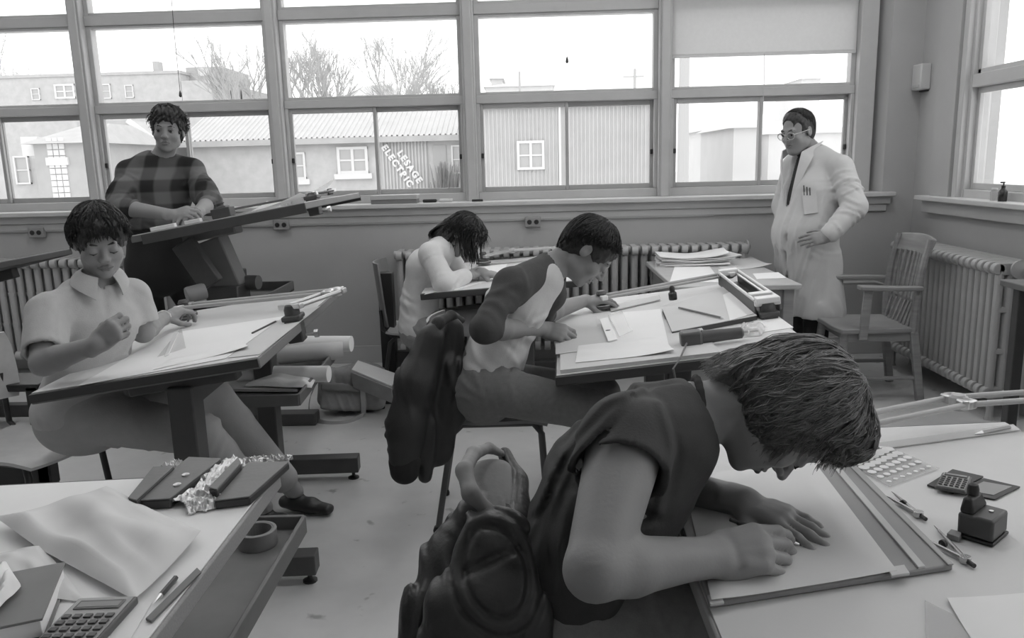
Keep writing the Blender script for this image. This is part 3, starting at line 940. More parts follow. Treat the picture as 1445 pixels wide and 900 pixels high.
# hip roofed brick house at the left
YH = 30.0
x0, x1 = fpt(-60, 230, YH).x, fpt(128, 230, YH).x
ctr = Vector(((x0 + x1) / 2, YH, GZ)); hx = (x1 - x0) / 2
zt = fpt(60, 203, YH).z - GZ; zp = fpt(60, 172, YH).z - GZ
xa = fpt(46, 200, YH).x - ctr.x
b = thing('brick_house', 'brick house with hipped shingle roof and tall narrow glass block window', 'building', ctr)
MB().bb(xa, hx, 0, 7, 0, zt).build('wall', M_BRICKD, b)
MB().bb(-hx, xa, 1.5, 7, 0, zt - .5).build('wing', M_BRICK, b)
r = MB().add([(xa - .4, -.4, zt), (hx + .4, -.4, zt), (hx + .4, 7.4, zt), (xa - .4, 7.4, zt), (xa + 1.2, 2.5, zp), (hx - .2, 2.5, zp), (hx - .2, 4.5, zp), (xa + 1.2, 4.5, zp)],
             [(0, 1, 5, 4), (1, 2, 6, 5), (2, 3, 7, 6), (3, 0, 4, 7), (4, 5, 6, 7), (3, 2, 1, 0)])
r.build('roof', M_SHINGLE, b)
pl, ph = fpt(76, 279, YH) - ctr, fpt(95, 232, YH) - ctr
gb = MB()
for i in range(3):
    for j in range(12):
        w = (ph.x - pl.x) / 3; zz = pl.z - .6 + j * w
        gb.bb(pl.x + i * w + .02, pl.x + (i + 1) * w - .02, -.06, 0, zz + .02, zz + w - .02)
gb.build('glass_block_window', M_SNOW, b)
MB().bb(pl.x - .08, ph.x + .1, -.12, 0, ph.z - .02, ph.z + .32).build('lintel', M_FARWHITE, b)
p = fpt(33, 240, YH + 1.5) - ctr; win(b, p.x, 1.5, p.z, .7, 1.3, 1, 2)
MB().bb(fpt(18, 190, YH).x - ctr.x, fpt(42, 190, YH).x - ctr.x, .5, 2.5, zt - .5, zt + .35).build('snowy_porch_roof', M_SNOW, b)

# gabled house behind the plaid sweater student
YG = 38.0
x0, x1 = fpt(140, 230, YG).x, fpt(214, 230, YG).x
ctr = Vector(((x0 + x1) / 2, YG, GZ)); hx = (x1 - x0) / 2
zt = fpt(170, 196, YG).z - GZ; zp = fpt(180, 170, YG).z - GZ
b = thing('gabled_house', 'small gabled house with white rake boards seen behind the plaid sweater student', 'building', ctr)
MB().bb(-hx, hx, 0, 8, 0, zt).build('wall', M_BRICK, b)
MB().add([(-hx - .8, -.3, zt), (hx + .3, -.3, zt), (hx - .9, -.3, zp), (-hx - .8, -.3, zp), (-hx - .8, 8, zt), (hx + .3, 8, zt), (hx - .9, 8, zp), (-hx - .8, 8, zp)],
         [(0, 1, 2, 3), (4, 7, 6, 5), (1, 5, 6, 2), (2, 6, 7, 3), (0, 3, 7, 4), (0, 4, 5, 1)]).build('roof', M_SHINGLE, b)
MB().bar((hx + .35, -.36, zt - .05), (hx - .9, -.36, zp), .1, .28, (0, 0, 1)).build('rake_board', M_FARWHITE, b)
p = fpt(168, 240, YG) - ctr; win(b, p.x, 0, p.z, 1.2, 1.5, 2, 1)

# two-storey brick block far behind, upper left
YA = 66.0
x0, x1 = fpt(-220, 120, YA).x, fpt(255, 120, YA).x
ctr = Vector(((x0 + x1) / 2, YA, GZ)); hx = (x1 - x0) / 2
zt = fpt(100, 108, YA).z - GZ
b = thing('brick_apartment_block', 'two storey flat roofed brick block with small paired windows, upper left', 'building', ctr)
MB().bb(-hx, hx, 0, 12, 0, zt).build('wall', M_BRICK, b)
MB().bb(-hx - .1, hx + .1, -.12, 12.1, zt, zt + .25).build('parapet', M_SHINGLE, b)
for (u, v, w, h, c) in ((51, 133, .75, 1.0, 1), (92, 129, 1.8, 1.25, 2), (150, 129, .85, 1.25, 1), (183, 129, .75, 1.1, 1), (-20, 133, 1.6, 1.2, 2)):
    p = fpt(u, v, YA) - ctr; win(b, p.x, 0, p.z, w, h, c, 2)
pa, pb = fpt(250, 110, YA) - ctr, fpt(300, 90, YA) - ctr
MB().bb(pa.x, pb.x, 2, 9, zt - 3, pb.z).build('roof_tower', M_BRICKD, b)
pa, pb = fpt(267, 104, YA) - ctr, fpt(282, 92, YA) - ctr
MB().bb(pa.x, pb.x, 1.9, 2.1, pa.z, pb.z).build('tower_sign', M_FARWHITE, b)
for (u0, u1, v) in ((255, 300, 114), (300, 318, 118), (318, 332, 121), (332, 346, 124)):
    pa, pb = fpt(u0, v, YA) - ctr, fpt(u1, v, YA) - ctr
    MB().bb(pa.x, pb.x - .15, 0 + (u0 - 255) * .02, 8, 0, pa.z).build('stair_bay', M_BRICK if u0 < 300 else M_BRICKD, b)
pa, pb = fpt(186, 100, YA) - ctr, fpt(205, 97, YA) - ctr
MB().bb(pa.x, pb.x, 3, 5, zt, pa.z + .3).bb(pa.x + .3, pa.x + .8, 3.5, 4.5, zt, pa.z + 1.2).build('chimney', M_SHINGLE, b)

# hipped roof and rooftop pieces beyond the workshop
YD = 90.0
def far_block(u0, u1, vt, label, y=YD, hip=0, m=None, name='far_house'):
    a, c = fpt(u0, vt, y), fpt(u1, vt, y)
    b = thing(name, label, 'building', ((a.x + c.x) / 2, y, GZ)); hx = (c.x - a.x) / 2; h = a.z - GZ
    MB().bb(-hx, hx, 0, 9, 0, h - hip).build('wall', m or M_SIDE, b)
    MB().add([(-hx - .3, -.3, h - hip), (hx + .3, -.3, h - hip), (hx + .3, 9.3, h - hip), (-hx - .3, 9.3, h - hip), (-hx * .5, 3, h), (hx * .5, 3, h), (hx * .5, 6, h), (-hx * .5, 6, h)],
             [(0, 1, 5, 4), (1, 2, 6, 5), (2, 3, 7, 6), (3, 0, 4, 7), (4, 5, 6, 7), (3, 2, 1, 0)]).build('roof', m or M_SIDE, b)
    return b
M_HAZE1 = mat('hazed_far_wall', 0.58, .9, .05, .5)  # distance haze painted in as a paler wall colour
M_HAZE2 = mat('strongly_hazed_far_wall', 0.65, .9, .05, .5)  # same, with more of the haze in the colour
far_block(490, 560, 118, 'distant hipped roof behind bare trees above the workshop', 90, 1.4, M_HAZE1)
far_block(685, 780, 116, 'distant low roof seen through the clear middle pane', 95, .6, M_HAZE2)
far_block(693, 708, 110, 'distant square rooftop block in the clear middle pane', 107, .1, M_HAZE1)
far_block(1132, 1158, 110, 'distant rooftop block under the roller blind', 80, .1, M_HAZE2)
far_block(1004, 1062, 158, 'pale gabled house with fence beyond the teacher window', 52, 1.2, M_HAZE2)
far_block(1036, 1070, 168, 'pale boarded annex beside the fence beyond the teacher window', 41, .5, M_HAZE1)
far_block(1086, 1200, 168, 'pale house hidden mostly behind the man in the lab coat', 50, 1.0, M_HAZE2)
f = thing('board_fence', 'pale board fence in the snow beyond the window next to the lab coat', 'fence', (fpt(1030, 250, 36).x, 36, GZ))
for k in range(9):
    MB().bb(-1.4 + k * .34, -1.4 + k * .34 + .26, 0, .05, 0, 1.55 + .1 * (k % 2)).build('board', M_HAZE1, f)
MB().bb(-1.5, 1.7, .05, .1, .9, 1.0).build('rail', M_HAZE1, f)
def pole(u, vt, y, label, r=.16, cross=False, m=None):
    p = fpt(u, vt, y)
    o = MB().tube([(0, 0, 0), (0, 0, p.z - GZ)], [r, r * .7], 8)
    if cross: o.bb(-1.3, 1.0, -.05, .05, p.z - GZ - .9, p.z - GZ - .75)
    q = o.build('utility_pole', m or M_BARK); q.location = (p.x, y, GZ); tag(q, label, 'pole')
pole(968, -40, 30, 'thick pale utility pole in the window left of the lab coat', .28)
pole(896, 97, 85, 'distant utility pole with crossarm at the edge of the clear middle pane', .22, True)
pole(733, 101, 85, 'distant thin mast above the low roof', .18)

# bare trees
def bare_tree(u, vt, y, label, seed, spread=1.0):
    rnd = random.Random(seed)
    p = fpt(u, vt, y); H = p.z - GZ
    m = MB()
    def grow(a, d, L, r, lev):
        b = a + d * L
        m.tube([a, (a + b) / 2 + Vector((rnd.uniform(-1, 1), rnd.uniform(-1, 1), 0)) * L * .04, b], [r, r * .85, r * .65], 5, False)
        if lev == 0: return
        for k in range(rnd.choice((3, 4, 4)) if lev > 1 else 4):
            q = (d + Vector((rnd.uniform(-1, 1) * spread, rnd.uniform(-1, 1) * spread, rnd.uniform(-.1, .6))) * .55).normalized()
            grow(a + (b - a) * rnd.uniform(.55, 1), q, L * rnd.uniform(.6, .82), r * .58, lev - 1)
    grow(Vector((0, 0, 0)), Vector((0, 0, 1)), H * .46, .26, 5 if spread > .9 else 4)
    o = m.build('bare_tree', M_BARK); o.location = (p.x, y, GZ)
    tag(o, label, 'tree')
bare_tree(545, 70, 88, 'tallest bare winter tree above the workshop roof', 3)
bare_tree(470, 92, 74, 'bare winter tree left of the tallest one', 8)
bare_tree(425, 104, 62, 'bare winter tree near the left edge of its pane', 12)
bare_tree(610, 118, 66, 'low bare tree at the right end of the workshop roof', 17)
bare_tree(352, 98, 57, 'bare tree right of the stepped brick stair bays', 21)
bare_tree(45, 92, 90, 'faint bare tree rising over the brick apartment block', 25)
o = None
rnd = random.Random(4)
bsh = MB()
for k in range(260):
    a = rnd.uniform(0, 2 * PI); r = rnd.uniform(0, .8)
    bsh.tube([(math.cos(a) * r * .5, math.sin(a) * r * .4, 0), (math.cos(a) * r * 1.1, math.sin(a) * r * .7, rnd.uniform(1.2, 3.6))], [.03, .012], 4, False)
p = fpt(628, 240, YB - 1.2)
o = bsh.build('bare_bush', mat('bush_twigs', 0.23, .9)); o.location = (p.x, YB - 1.2, GZ); tag(o, 'bare bush growing in front of the workshop door', 'bush')
# ------------------------------------------------------------------ drafting tables
M_DARKSTEEL = mat('dark_grey_enamel', .075, .45, .1, 20)
M_MIDSTEEL = mat('mid_grey_enamel', .16, .45, .08, 12)
M_BOARDTOP = mat('pale_board_cover', .70, .5, .04, 6, .02, 80)
M_EDGE = mat('board_edge_wood', .20, .6, .15, 30, 0, stretch=(1, 8, 8))
M_DARKEDGE = mat('dark_board_edge', .06, .5)
M_STEEL = mat('bright_metal', .70, .28, .05, 30, metal=.85)
M_WHITEP = mat('white_plastic', .82, .35)
M_RUB = mat('black_rubber', .025, .7)
M_WOOD = mat('varnished_wood', .30, .35, .22, 3, .03, 18, stretch=(1, 1, 12), coat=.3)
M_WOODL = mat('pale_plywood', .5, .4, .12, 5, .02, 40, stretch=(2, 12, 2))
M_PAPER = mat('white_paper', .90, .85, .015, 6)
M_PAPERG = mat('grey_paper', .66, .85, .03, 6)
M_TRACE = mat('tracing_paper', .88, .6, .02, 5, alpha=.72)
M_TRACE2 = mat('soft_tracing_paper', .82, .55, .03, 5, alpha=.85)
M_CLEAR = mat('clear_acrylic', .75, .12, alpha=.30)
M_GREYCARD = mat('grey_card', .22, .6, .08, 12)
M_PENCIL = mat('dark_pencil', .06, .4)


class Board:
    """the plane of a drafting board: a runs west to east (up the tilt), b near to far"""
    def __init__(s, o, rz, W, L, tilt):
        s.o = Vector(o); s.W = W; s.L = L; s.rz = rz; s.tilt = tilt
        s.x = Vector((math.cos(rz) * math.cos(tilt), math.sin(rz) * math.cos(tilt), math.sin(tilt)))
        s.y = Vector((-math.sin(rz), math.cos(rz), 0)); s.n = s.x.cross(s.y)
    def pt(s, a, b, h=0.0): return s.o + s.x * a + s.y * b + s.n * h
    def mat(s, a, b, h=0.0, rot=0.0):
        c, d = math.cos(rot), math.sin(rot)
        x = s.x * c + s.y * d; y = s.y * c - s.x * d
        p = s.pt(a, b, h)
        return Matrix(((x.x, y.x, s.n.x, p.x), (x.y, y.y, s.n.y, p.y), (x.z, y.z, s.n.z, p.z), (0, 0, 0, 1)))
    def hit(s, u, v, h=0.0):
        r = _ray(u, v); o = s.o + s.n * h
        q = CAM_POS + r * ((o - CAM_POS).dot(s.n) / r.dot(s.n)) - s.o
        return q.dot(s.x), q.dot(s.y)


def drafting_table(label, B, posts, foot=(.3, .55), tray=None, top=None, edge=None, thick=.035, group='drafting tables', lean=None, footlabel=None):
    """posts: list of (a, b) on the board where a column stands; foot: reach of the foot bar west and east"""
    t = thing('drafting_table', label, 'drafting table', (B.pt(B.W / 2, B.L / 2).x, B.pt(B.W / 2, B.L / 2).y, 0), B.rz, group)
    inv = (Matrix.Translation(t.location) @ Matrix.Rotation(B.rz, 4, 'Z')).inverted()
    def L(p): return inv @ p
    R = Matrix((inv.to_3x3() @ B.x, inv.to_3x3() @ B.y, inv.to_3x3() @ B.n)).transposed()
    MB().box(L(B.pt(B.W / 2, B.L / 2, -thick / 2 - .003)), (B.W, B.L, thick), R).build('board', edge or M_EDGE, t, .004)
    MB().box(L(B.pt(B.W / 2, B.L / 2, -.0015)), (B.W - .012, B.L - .012, .003), R).build('board_cover', top or M_BOARDTOP, t, .001)
    for b in (.0, B.L):      # battens along the short ends
        MB().box(L(B.pt(B.W / 2, b + (-.004 if b == 0 else .004), -thick * .5)), (B.W - .004, .008, thick * .8), R).build('end_batten', M_DARKEDGE, t, .002)
    for (a, b) in posts:
        p = B.pt(a, b, -thick); f = Vector((p.x, p.y, 0))
        up = MB().bar(L(f + Vector((0, 0, .05))), L(p - Vector((0, 0, .05))), .10, .085, (1, 0, 0)).build('column', M_DARKSTEEL, t, .006)
        MB().box(L(B.pt(a, b, -thick - .03)), (B.W * .5, .06, .06), R).build('tilt_bracket', M_DARKSTEEL, t, .006)
        d = Vector((math.cos(B.rz), math.sin(B.rz), 0))
        MB().bar(L(f - d * foot[0] + Vector((0, 0, .075))), L(f + d * foot[1] + Vector((0, 0, .075))), .07, .075).build('foot_bar', M_DARKSTEEL, t, .004)
        for q in (f - d * (foot[0] - .03), f + d * (foot[1] - .03)):
            MB().lathe(L(q), [(.026, 0), (.026, .006), (.012, .012), (.008, .016), (.008, .05)], 12).build('leveller', M_BLACK, t)
    if len(posts) > 1:
        p, q = B.pt(*posts[0], -.13), B.pt(*posts[1], -.13)
        MB().bar(L(p), L(q), .03, .08).build('cross_rail', M_DARKSTEEL, t, .004)
    if tray:
        x0, x1, y0, y1, z = tray
        c = Vector(((x0 + x1) / 2, (y0 + y1) / 2, z)); w, l = x1 - x0, y1 - y0
        k = L(c); m = MB().box(k, (w, l, .012))
        for (dx, dy, sx, sy) in ((-w / 2, 0, .012, l), (w / 2, 0, .012, l), (0, -l / 2, w, .012), (0, l / 2, w, .012)):
            m.box(k + Vector((dx, dy, .02)), (sx, sy, .052))
        m.build('tray', M_MIDSTEEL, t, .003)
    return t


M_DULL = mat('dull_grey_tube', .45, .5)
def drafting_machine(label, B, clamp, elbow, head, h=.07, rod=.009, gap=.05, boxed=False, scale=(.0, .42), rot=0.0, ang=None, m=None):
    m = m or M_STEEL
    t = thing('drafting_machine', label, 'drafting machine', mw=B.mat(clamp[0], clamp[1], 0, 0))
    o = Vector((clamp[0], clamp[1], 0))
    def P(q, hh): return Vector((q[0], q[1], hh)) - o
    c = MB().box(P(clamp, -.03), (.06, .075, .10)).box(P(clamp, .018), (.075, .085, .02)); c.lathe(P(clamp, .02), [(.03, 0), (.03, h - .03), (.022, h - .01)], 16)
    c.build('clamp', M_DARKSTEEL, t, .006)
    k = MB().lathe(P(clamp, -.06) + Vector((.035, 0, 0)), [(.005, 0), (.005, .03), (.016, .034), (.016, .05)], 12, (1, 0, 0)); k.build('clamp_screw', M_STEEL, t)
    def arm(p, q, name):
        d = (Vector((q[0], q[1], 0)) - Vector((p[0], p[1], 0))).normalized(); n = Vector((-d.y, d.x, 0)) * gap
        r = MB()
        for s in (-1, 1): r.cyl(P(p, h) + n * s, P(q, h) + n * s, rod, 10)
        a = r.build(name, m if name == 'arm' or m is not M_STEEL else M_DULL, t, smooth=True)
        for z in (p, q): MB().bar(P(z, h) - n * 1.35, P(z, h) + n * 1.35, .03, .022).build('end_plate', M_WHITEP if boxed else M_STEEL, a, .004)
        if boxed and name == 'arm':
            g = MB()
            for s in (-1, 1): g.bar(P(p, h + .012) + n * s * 1.25, P(q, h + .012) + n * s * 1.25, .011, .012)
            g.bar(P(p, h + .012) + d * .11 - n * 1.25, P(p, h + .012) + d * .11 + n * 1.25, .05, .02)
            g.bar(P(p, h + .012) - n * 1.25, P(p, h + .012) + n * 1.25, .06, .022).bar(P(q, h + .012) - n * 1.25, P(q, h + .012) + n * 1.25, .05, .022)
            g.build('cover_rim', M_WHITEP, a, .004); MB().bar(P(p, h - .045), P(q, h - .045), gap * 2.3, .006).build('cover_floor', M_DARKSTEEL, a)
            w = MB()
            for s in (-1, 1): w.bar(P(p, h - .02) + n * s * 1.25, P(q, h - .02) + n * s * 1.25, .008, .055)
            w.build('counterweight_cover', M_DARKSTEEL, a, .002)
    arm(clamp, elbow, 'arm')
    MB().lathe(P(elbow, h - .02), [(gap * .7, 0), (gap * .7, .03), (gap * .5, .036)], 16).build('elbow', m, t, smooth=True)
    if head:
        arm(elbow, head, 'lower_arm')
        hd = MB().lathe(P(head, .012), [(.05, 0), (.05, .012), (.034, .016), (.034, .03), (.02, .036), (.02, .06), (.026, .064), (.018, .078)], 24)
        hd.build('protractor_head', M_DARKSTEEL, t, smooth=True)
        MB().ring(P(head, .024), .05, .036, .003).build('degree_ring', M_STEEL, t)
        if scale:
            a0 = ang if ang is not None else 0
            for k, (aa, ln) in enumerate(((a0, scale[1]), (a0 - PI / 2, scale[0]))):
                if ln <= 0: continue
                d = Vector((math.cos(aa), math.sin(aa), 0)); n = Vector((-d.y, d.x, 0))
                MB().bar(P(head, .006) + d * .05, P(head, .006) + d * (.05 + ln), .032, .004).build('scale', M_CLEARW, t, .001)
    return t
M_CLEARW = mat('milky_scale_plastic', .72, .25, alpha=.75)

B1 = Board((-1.60, -3.61, .772), .055, .735, 1.43, .13)
B2 = Board((-2.059, -1.964, 1.129), 0, .926, 1.3, .163)
B3 = Board((-1.465, -5.68, .775), .02, .93, 1.3, .03)
B4 = Board((.064, -3.411, .744), -.037, .855, 1.354, .114)
B5 = Board((.255, -5.45, .768), 0, .90, 1.36, .03)
B6 = Board((-.62, -1.72, .76), .03, .86, 1.25, .06)
B9 = Board((-3.72, -2.5, .80), .0, .95, 1.25, .22)

T1 = drafting_table('pale topped drafting table in front of the woman in the polo shirt', B1, [(.42, .17), (.42, 1.12)], (.30, .40), (-1.49, -1.03, -2.80, -1.66, .47))
T3 = drafting_table('white topped drafting table holding the foil lined cases and calculator', B3, [(.6, .3), (.6, 1.05)], (.3, .3), (-1.10, -.645, -5.0, -3.93, .45), edge=mat('pale_edge_wood', .34, .6, .12, 30, stretch=(1, 8, 8)), top=mat('white_board_cover', .88, .45, .03, 6))
T4 = drafting_table('drafting table of the student in the baseball tee, cluttered with papers', B4, [(.45, .3), (.45, 1.05)], (.3, .4), edge=M_DARKEDGE)
T5 = drafting_table('nearest drafting table, under the long haired student in the dark tee', B5, [(.5, .35), (.5, 1.05)], (.3, .4), (.70, 1.24, -4.0, -3.62, .55), edge=mat('pale_board_edge', .5, .5), top=mat('buff_board_cover', .70, .5, .03, 5, .02, 90))
T6 = drafting_table('drafting table under the window used by the girl in the white sweater', B6, [(.58, .3), (.58, 1.0)], (.3, .4), edge=M_DARKEDGE)
T9 = drafting_table('dark drafting table at the left edge of the picture before the left radiator', B9, [(.5, .3), (.5, 1.0)], (.3, .4), edge=M_DARKEDGE, top=mat('grey_board_cover', .3, .5))

# raised table of the standing student: a single leaning column
t = thing('drafting_table', 'raised drafting table on a leaning column beside the standing student in plaid', 'drafting table', (-1.5, -1.35, 0), 0, 'drafting tables')
o_ = Vector((-1.5, -1.35, 0)); R_ = Matrix((B2.x, B2.y, B2.n)).transposed()
MB().box(B2.pt(B2.W / 2, .65, -.02) - o_, (B2.W, 1.3, .034), R_).build('board', M_MIDSTEEL, t, .004)
MB().box(B2.pt(B2.W / 2, .65, -.0015) - o_, (B2.W - .01, 1.29, .003), R_).build('board_cover', M_BOARDTOP, t)
for b in (-.004, 1.304): MB().box(B2.pt(B2.W / 2 + .03, b, -.03) - o_, (B2.W - .06, .008, .05), R_).build('end_batten', M_DARKSTEEL, t, .002)
MB().box(B2.pt(.30, .30, -.065) - o_, (.30, .12, .06), R_).build('tilt_bracket', M_MIDSTEEL, t, .01)
a = at_y(292, 340, -1.62) - o_; b = at_y(322, 408, -1.62) - o_
MB().bar(a, b, .2, .14, (0, 1, 0)).build('leaning_column', mat('light_grey_enamel', .20, .45, .06, 8), t, .008)
a = at_y(258, 342, -1.80) - o_; b2 = at_y(300, 402, -1.80) - o_
MB().bar(a, b2, .06, .12, (1, 0, 0)).build('side_strut', M_DARKSTEEL, t, .006)
MB().lathe(at_y(290, 410, -1.82) - o_, [(.040, 0), (.044, .01), (.044, .09), (.040, .10)], 18, (-.8, -.6, -.15)).build('pivot_drum', mat('satin_metal', .3, .5), t, smooth=True)
MB().lathe(at_y(338, 398, -1.55) - o_, [(.04, 0), (.04, .12)], 16, (1, -.2, 0)).build('pivot_drum', M_MIDSTEEL, t, smooth=True)
MB().bb(b.x - .09, b.x + .09, b.y - .1, b.y + .1, .06, b.z + .03).build('column', M_DARKSTEEL, t, .008)
MB().bb(b.x - .3, b.x + .45, b.y - .05, b.y + .05, 0, .07).build('foot_bar', M_DARKSTEEL, t, .006)
k = at_y(345, 415, -1.45) - o_; x1 = (at_y(411, 398, -1.2) - o_).x
m_ = MB().bb(k.x - .25, x1, -.35, .2, k.z - .03, k.z - .018)
m_.bb(k.x - .25, x1, .19, .2, k.z - .03, k.z + .03).bb(x1 - .012, x1, -.35, .2, k.z - .03, k.z + .03)
m_.build('tray', M_MIDSTEEL, t, .003)
MB().box(at_y(335, 390, -1.3) - o_, (.09, .08, .09)).build('crank_box', M_DARKSTEEL, t, .006)

# plain wooden teacher's desk
t = thing('wooden_desk', 'flat wooden desk with papers in front of the man in the lab coat', 'desk', (1.12, -.95, 0))
MB().bb(-.34, .36, -.66, .49, .72, .75).build('desk_top', M_WOODL, t, .006)
for sx in (-.28, .30):
    for sy in (-.6, .44): MB().bb(sx - .03, sx + .03, sy - .03, sy + .03, 0, .72).build('leg', M_WOOD, t, .005)
MB().bb(-.30, .32, -.615, -.595, .60, .718).bb(-.30, .32, .43, .45, .60, .718).bb(-.30, -.28, -.6, .44, .6, .718).bb(.295, .315, -.6, .44, .6, .718).build('apron', M_WOOD, t, .003)

# another table entering at the right edge
t = thing('side_table', 'dark edged table corner at the right edge before the radiator', 'table', (2.43, -2.30, 0))
q = at_z(1411, 394, .85)
MB().bb(q.x - 2.43, .20, -.75, q.y + 2.30, .82, .85).build('table_top', M_MIDSTEEL, t, .005)
for sx in (q.x - 2.43 + .07, .15):
    for sy in (-.7, q.y + 2.30 - .06): MB().bb(sx - .025, sx + .025, sy - .025, sy + .025, 0, .82).build('leg', M_DARKSTEEL, t, .004)

# ------------------------------------------------------------------ chairs
M_SHELL = mat('worn_pale_shell', .62, .45, .16, 6)
M_TUBE = mat('black_tube', .035, .4)
M_TUBEG = mat('grey_tube', .10, .4)
def shell_chair(label, loc, rz, seat_m, back_m, tube_m, bz=(.58, .84), bw=.40, sw=.40, sd=.40, h=.45, hollow=True):
    """seat facing local +x"""
    t = thing('classroom_chair', label, 'chair', loc, rz, 'classroom chairs')
    def seat(u, v):
        x = (u - .5) * sd; y = (v - .5) * sw * (1 - .12 * abs(u - .35))
        e = (abs(v - .5) * 2)
        z = h + .012 * e * e - .02 * max(0, (u - .75) / .25) ** 2 + .012 * max(0, (.3 - u) / .3) ** 2
        k = 1 - .06 * (abs(u - .5) * 2) ** 6
        return (x, y * k, z)
    MB().sheet(seat, 14, 14, .012).build('seat', seat_m, t, smooth=True)
    def back(u, v):
        z = bz[0] + (bz[1] - bz[0]) * v; y = (u - .5) * bw * (1 - .10 * (abs(v - .5) * 2) ** 3)
        x = -sd / 2 - .02 - .10 * (z - h) - .05 * (1 - (abs(u - .5) * 2) ** 2) + .045
        return (x, y, z)
    MB().sheet(back, 14, 10, .011).build('backrest', back_m, t, smooth=True)
    for sy in (-1, 1):
        MB().tube([(-sd * .35, sy * sw * .36, h - .015), (-sd * .45, sy * sw * .40, h - .05), (-sd * .62, sy * sw * .47, .01)], .0125, 10).build('leg', tube_m, t, smooth=True)
        MB().tube([(sd * .36, sy * sw * .36, h - .015), (sd * .44, sy * sw * .42, h - .05), (sd * .5, sy * sw * .48, .01)], .0125, 10).build('leg', tube_m, t, smooth=True)
        for q in ((-sd * .62, sy * sw * .47), (sd * .5, sy * sw * .48)):
            MB().lathe((q[0], q[1], 0), [(.018, 0), (.02, .012), (.014, .03)], 12).build('foot_cap', M_RUB, t, smooth=True)
        MB().tube([(sd * .35, sy * sw * .36, h - .016), (-sd * .40, sy * sw * .36, h - .016), (-sd * .55, sy * sw * .37, h + .03), (-sd * .57, sy * sw * .37, bz[0] + .1)], .011, 10).build('side_rail', tube_m, t, smooth=True)
    return t
c1 = at_z(70, 606, .45)
CH_W = shell_chair('worn pale shell chair with black tube legs under the woman in the polo shirt', (-1.93, -3.18, 0), -.25, M_SHELL, M_SHELL, M_TUBE, sd=.42)
CH_B = shell_chair('plywood chair with tube legs under the student in the baseball tee, jacket on its back', (-.16, -2.84, 0), .03, mat('plywood_seat', .30, .4, .12, 5, stretch=(2, 12, 2)), mat('grey_plywood_back', .17, .4, .1, 5), M_TUBEG)
CH_G = shell_chair('wooden chair with curved back under the girl in the white sweater', (-.70, -1.16, 0), .05, M_WOODL, mat('brown_plywood', .20, .35, .15, 5), M_TUBE, bz=(.50, .88), bw=.38)
CH_F = shell_chair('chair under the long haired student, hidden by the leather jacket', (.15, -4.52, 0), .5, mat('dark_plywood', .06, .5), mat('dark_plywood', .06, .5), M_TUBE, bz=(.52, .74), bw=.32)
p = MB().bb(-.03, .03, -.22, .22, 0, .06).bb(-.03, .03, .13, .19, .06, .80).bb(-.03, .03, -.19, -.13, .06, .80)
q = at_d(548, 460, 5.0)
t = thing('dark_stand', 'narrow dark upright stand behind the chair of the girl in white', 'stand', (q.x, q.y, 0))
MB().bb(-.045, .045, -.04, .04, .0, .80).build('upright', M_BLACK, t, .004)
MB().bb(-.05, .06, -.16, .16, 0, .05).build('base', M_BLACK, t, .004)
MB().bb(.045, .14, -.03, .03, .12, .30).build('bracket', M_DARKSTEEL, t, .004)
# dark frame on the floor at the left edge
q = at_d(55, 655, 3.4)
t = thing('steel_stool_frame', 'black steel bench frame on the floor at the left edge behind the pale chair', 'bench frame', (-2.28, -2.95, 0))
MB().bb(-.30, .30, -.03, .03, .20, .29).build('cross_rail', M_BLACK, t, .004)
for x in (-.27, .27): MB().bb(x - .025, x + .025, -.03, .03, 0, .62).build('leg', M_BLACK, t, .004)
MB().bb(-.30, .30, -.03, .16, .60, .63).build('top_rail', M_BLACK, t, .004)

# old wooden armchair facing left
t = thing('wooden_armchair', 'old slat backed wooden armchair standing by the right-hand radiator', 'chair', (2.02, -1.17, 0), PI - .02)
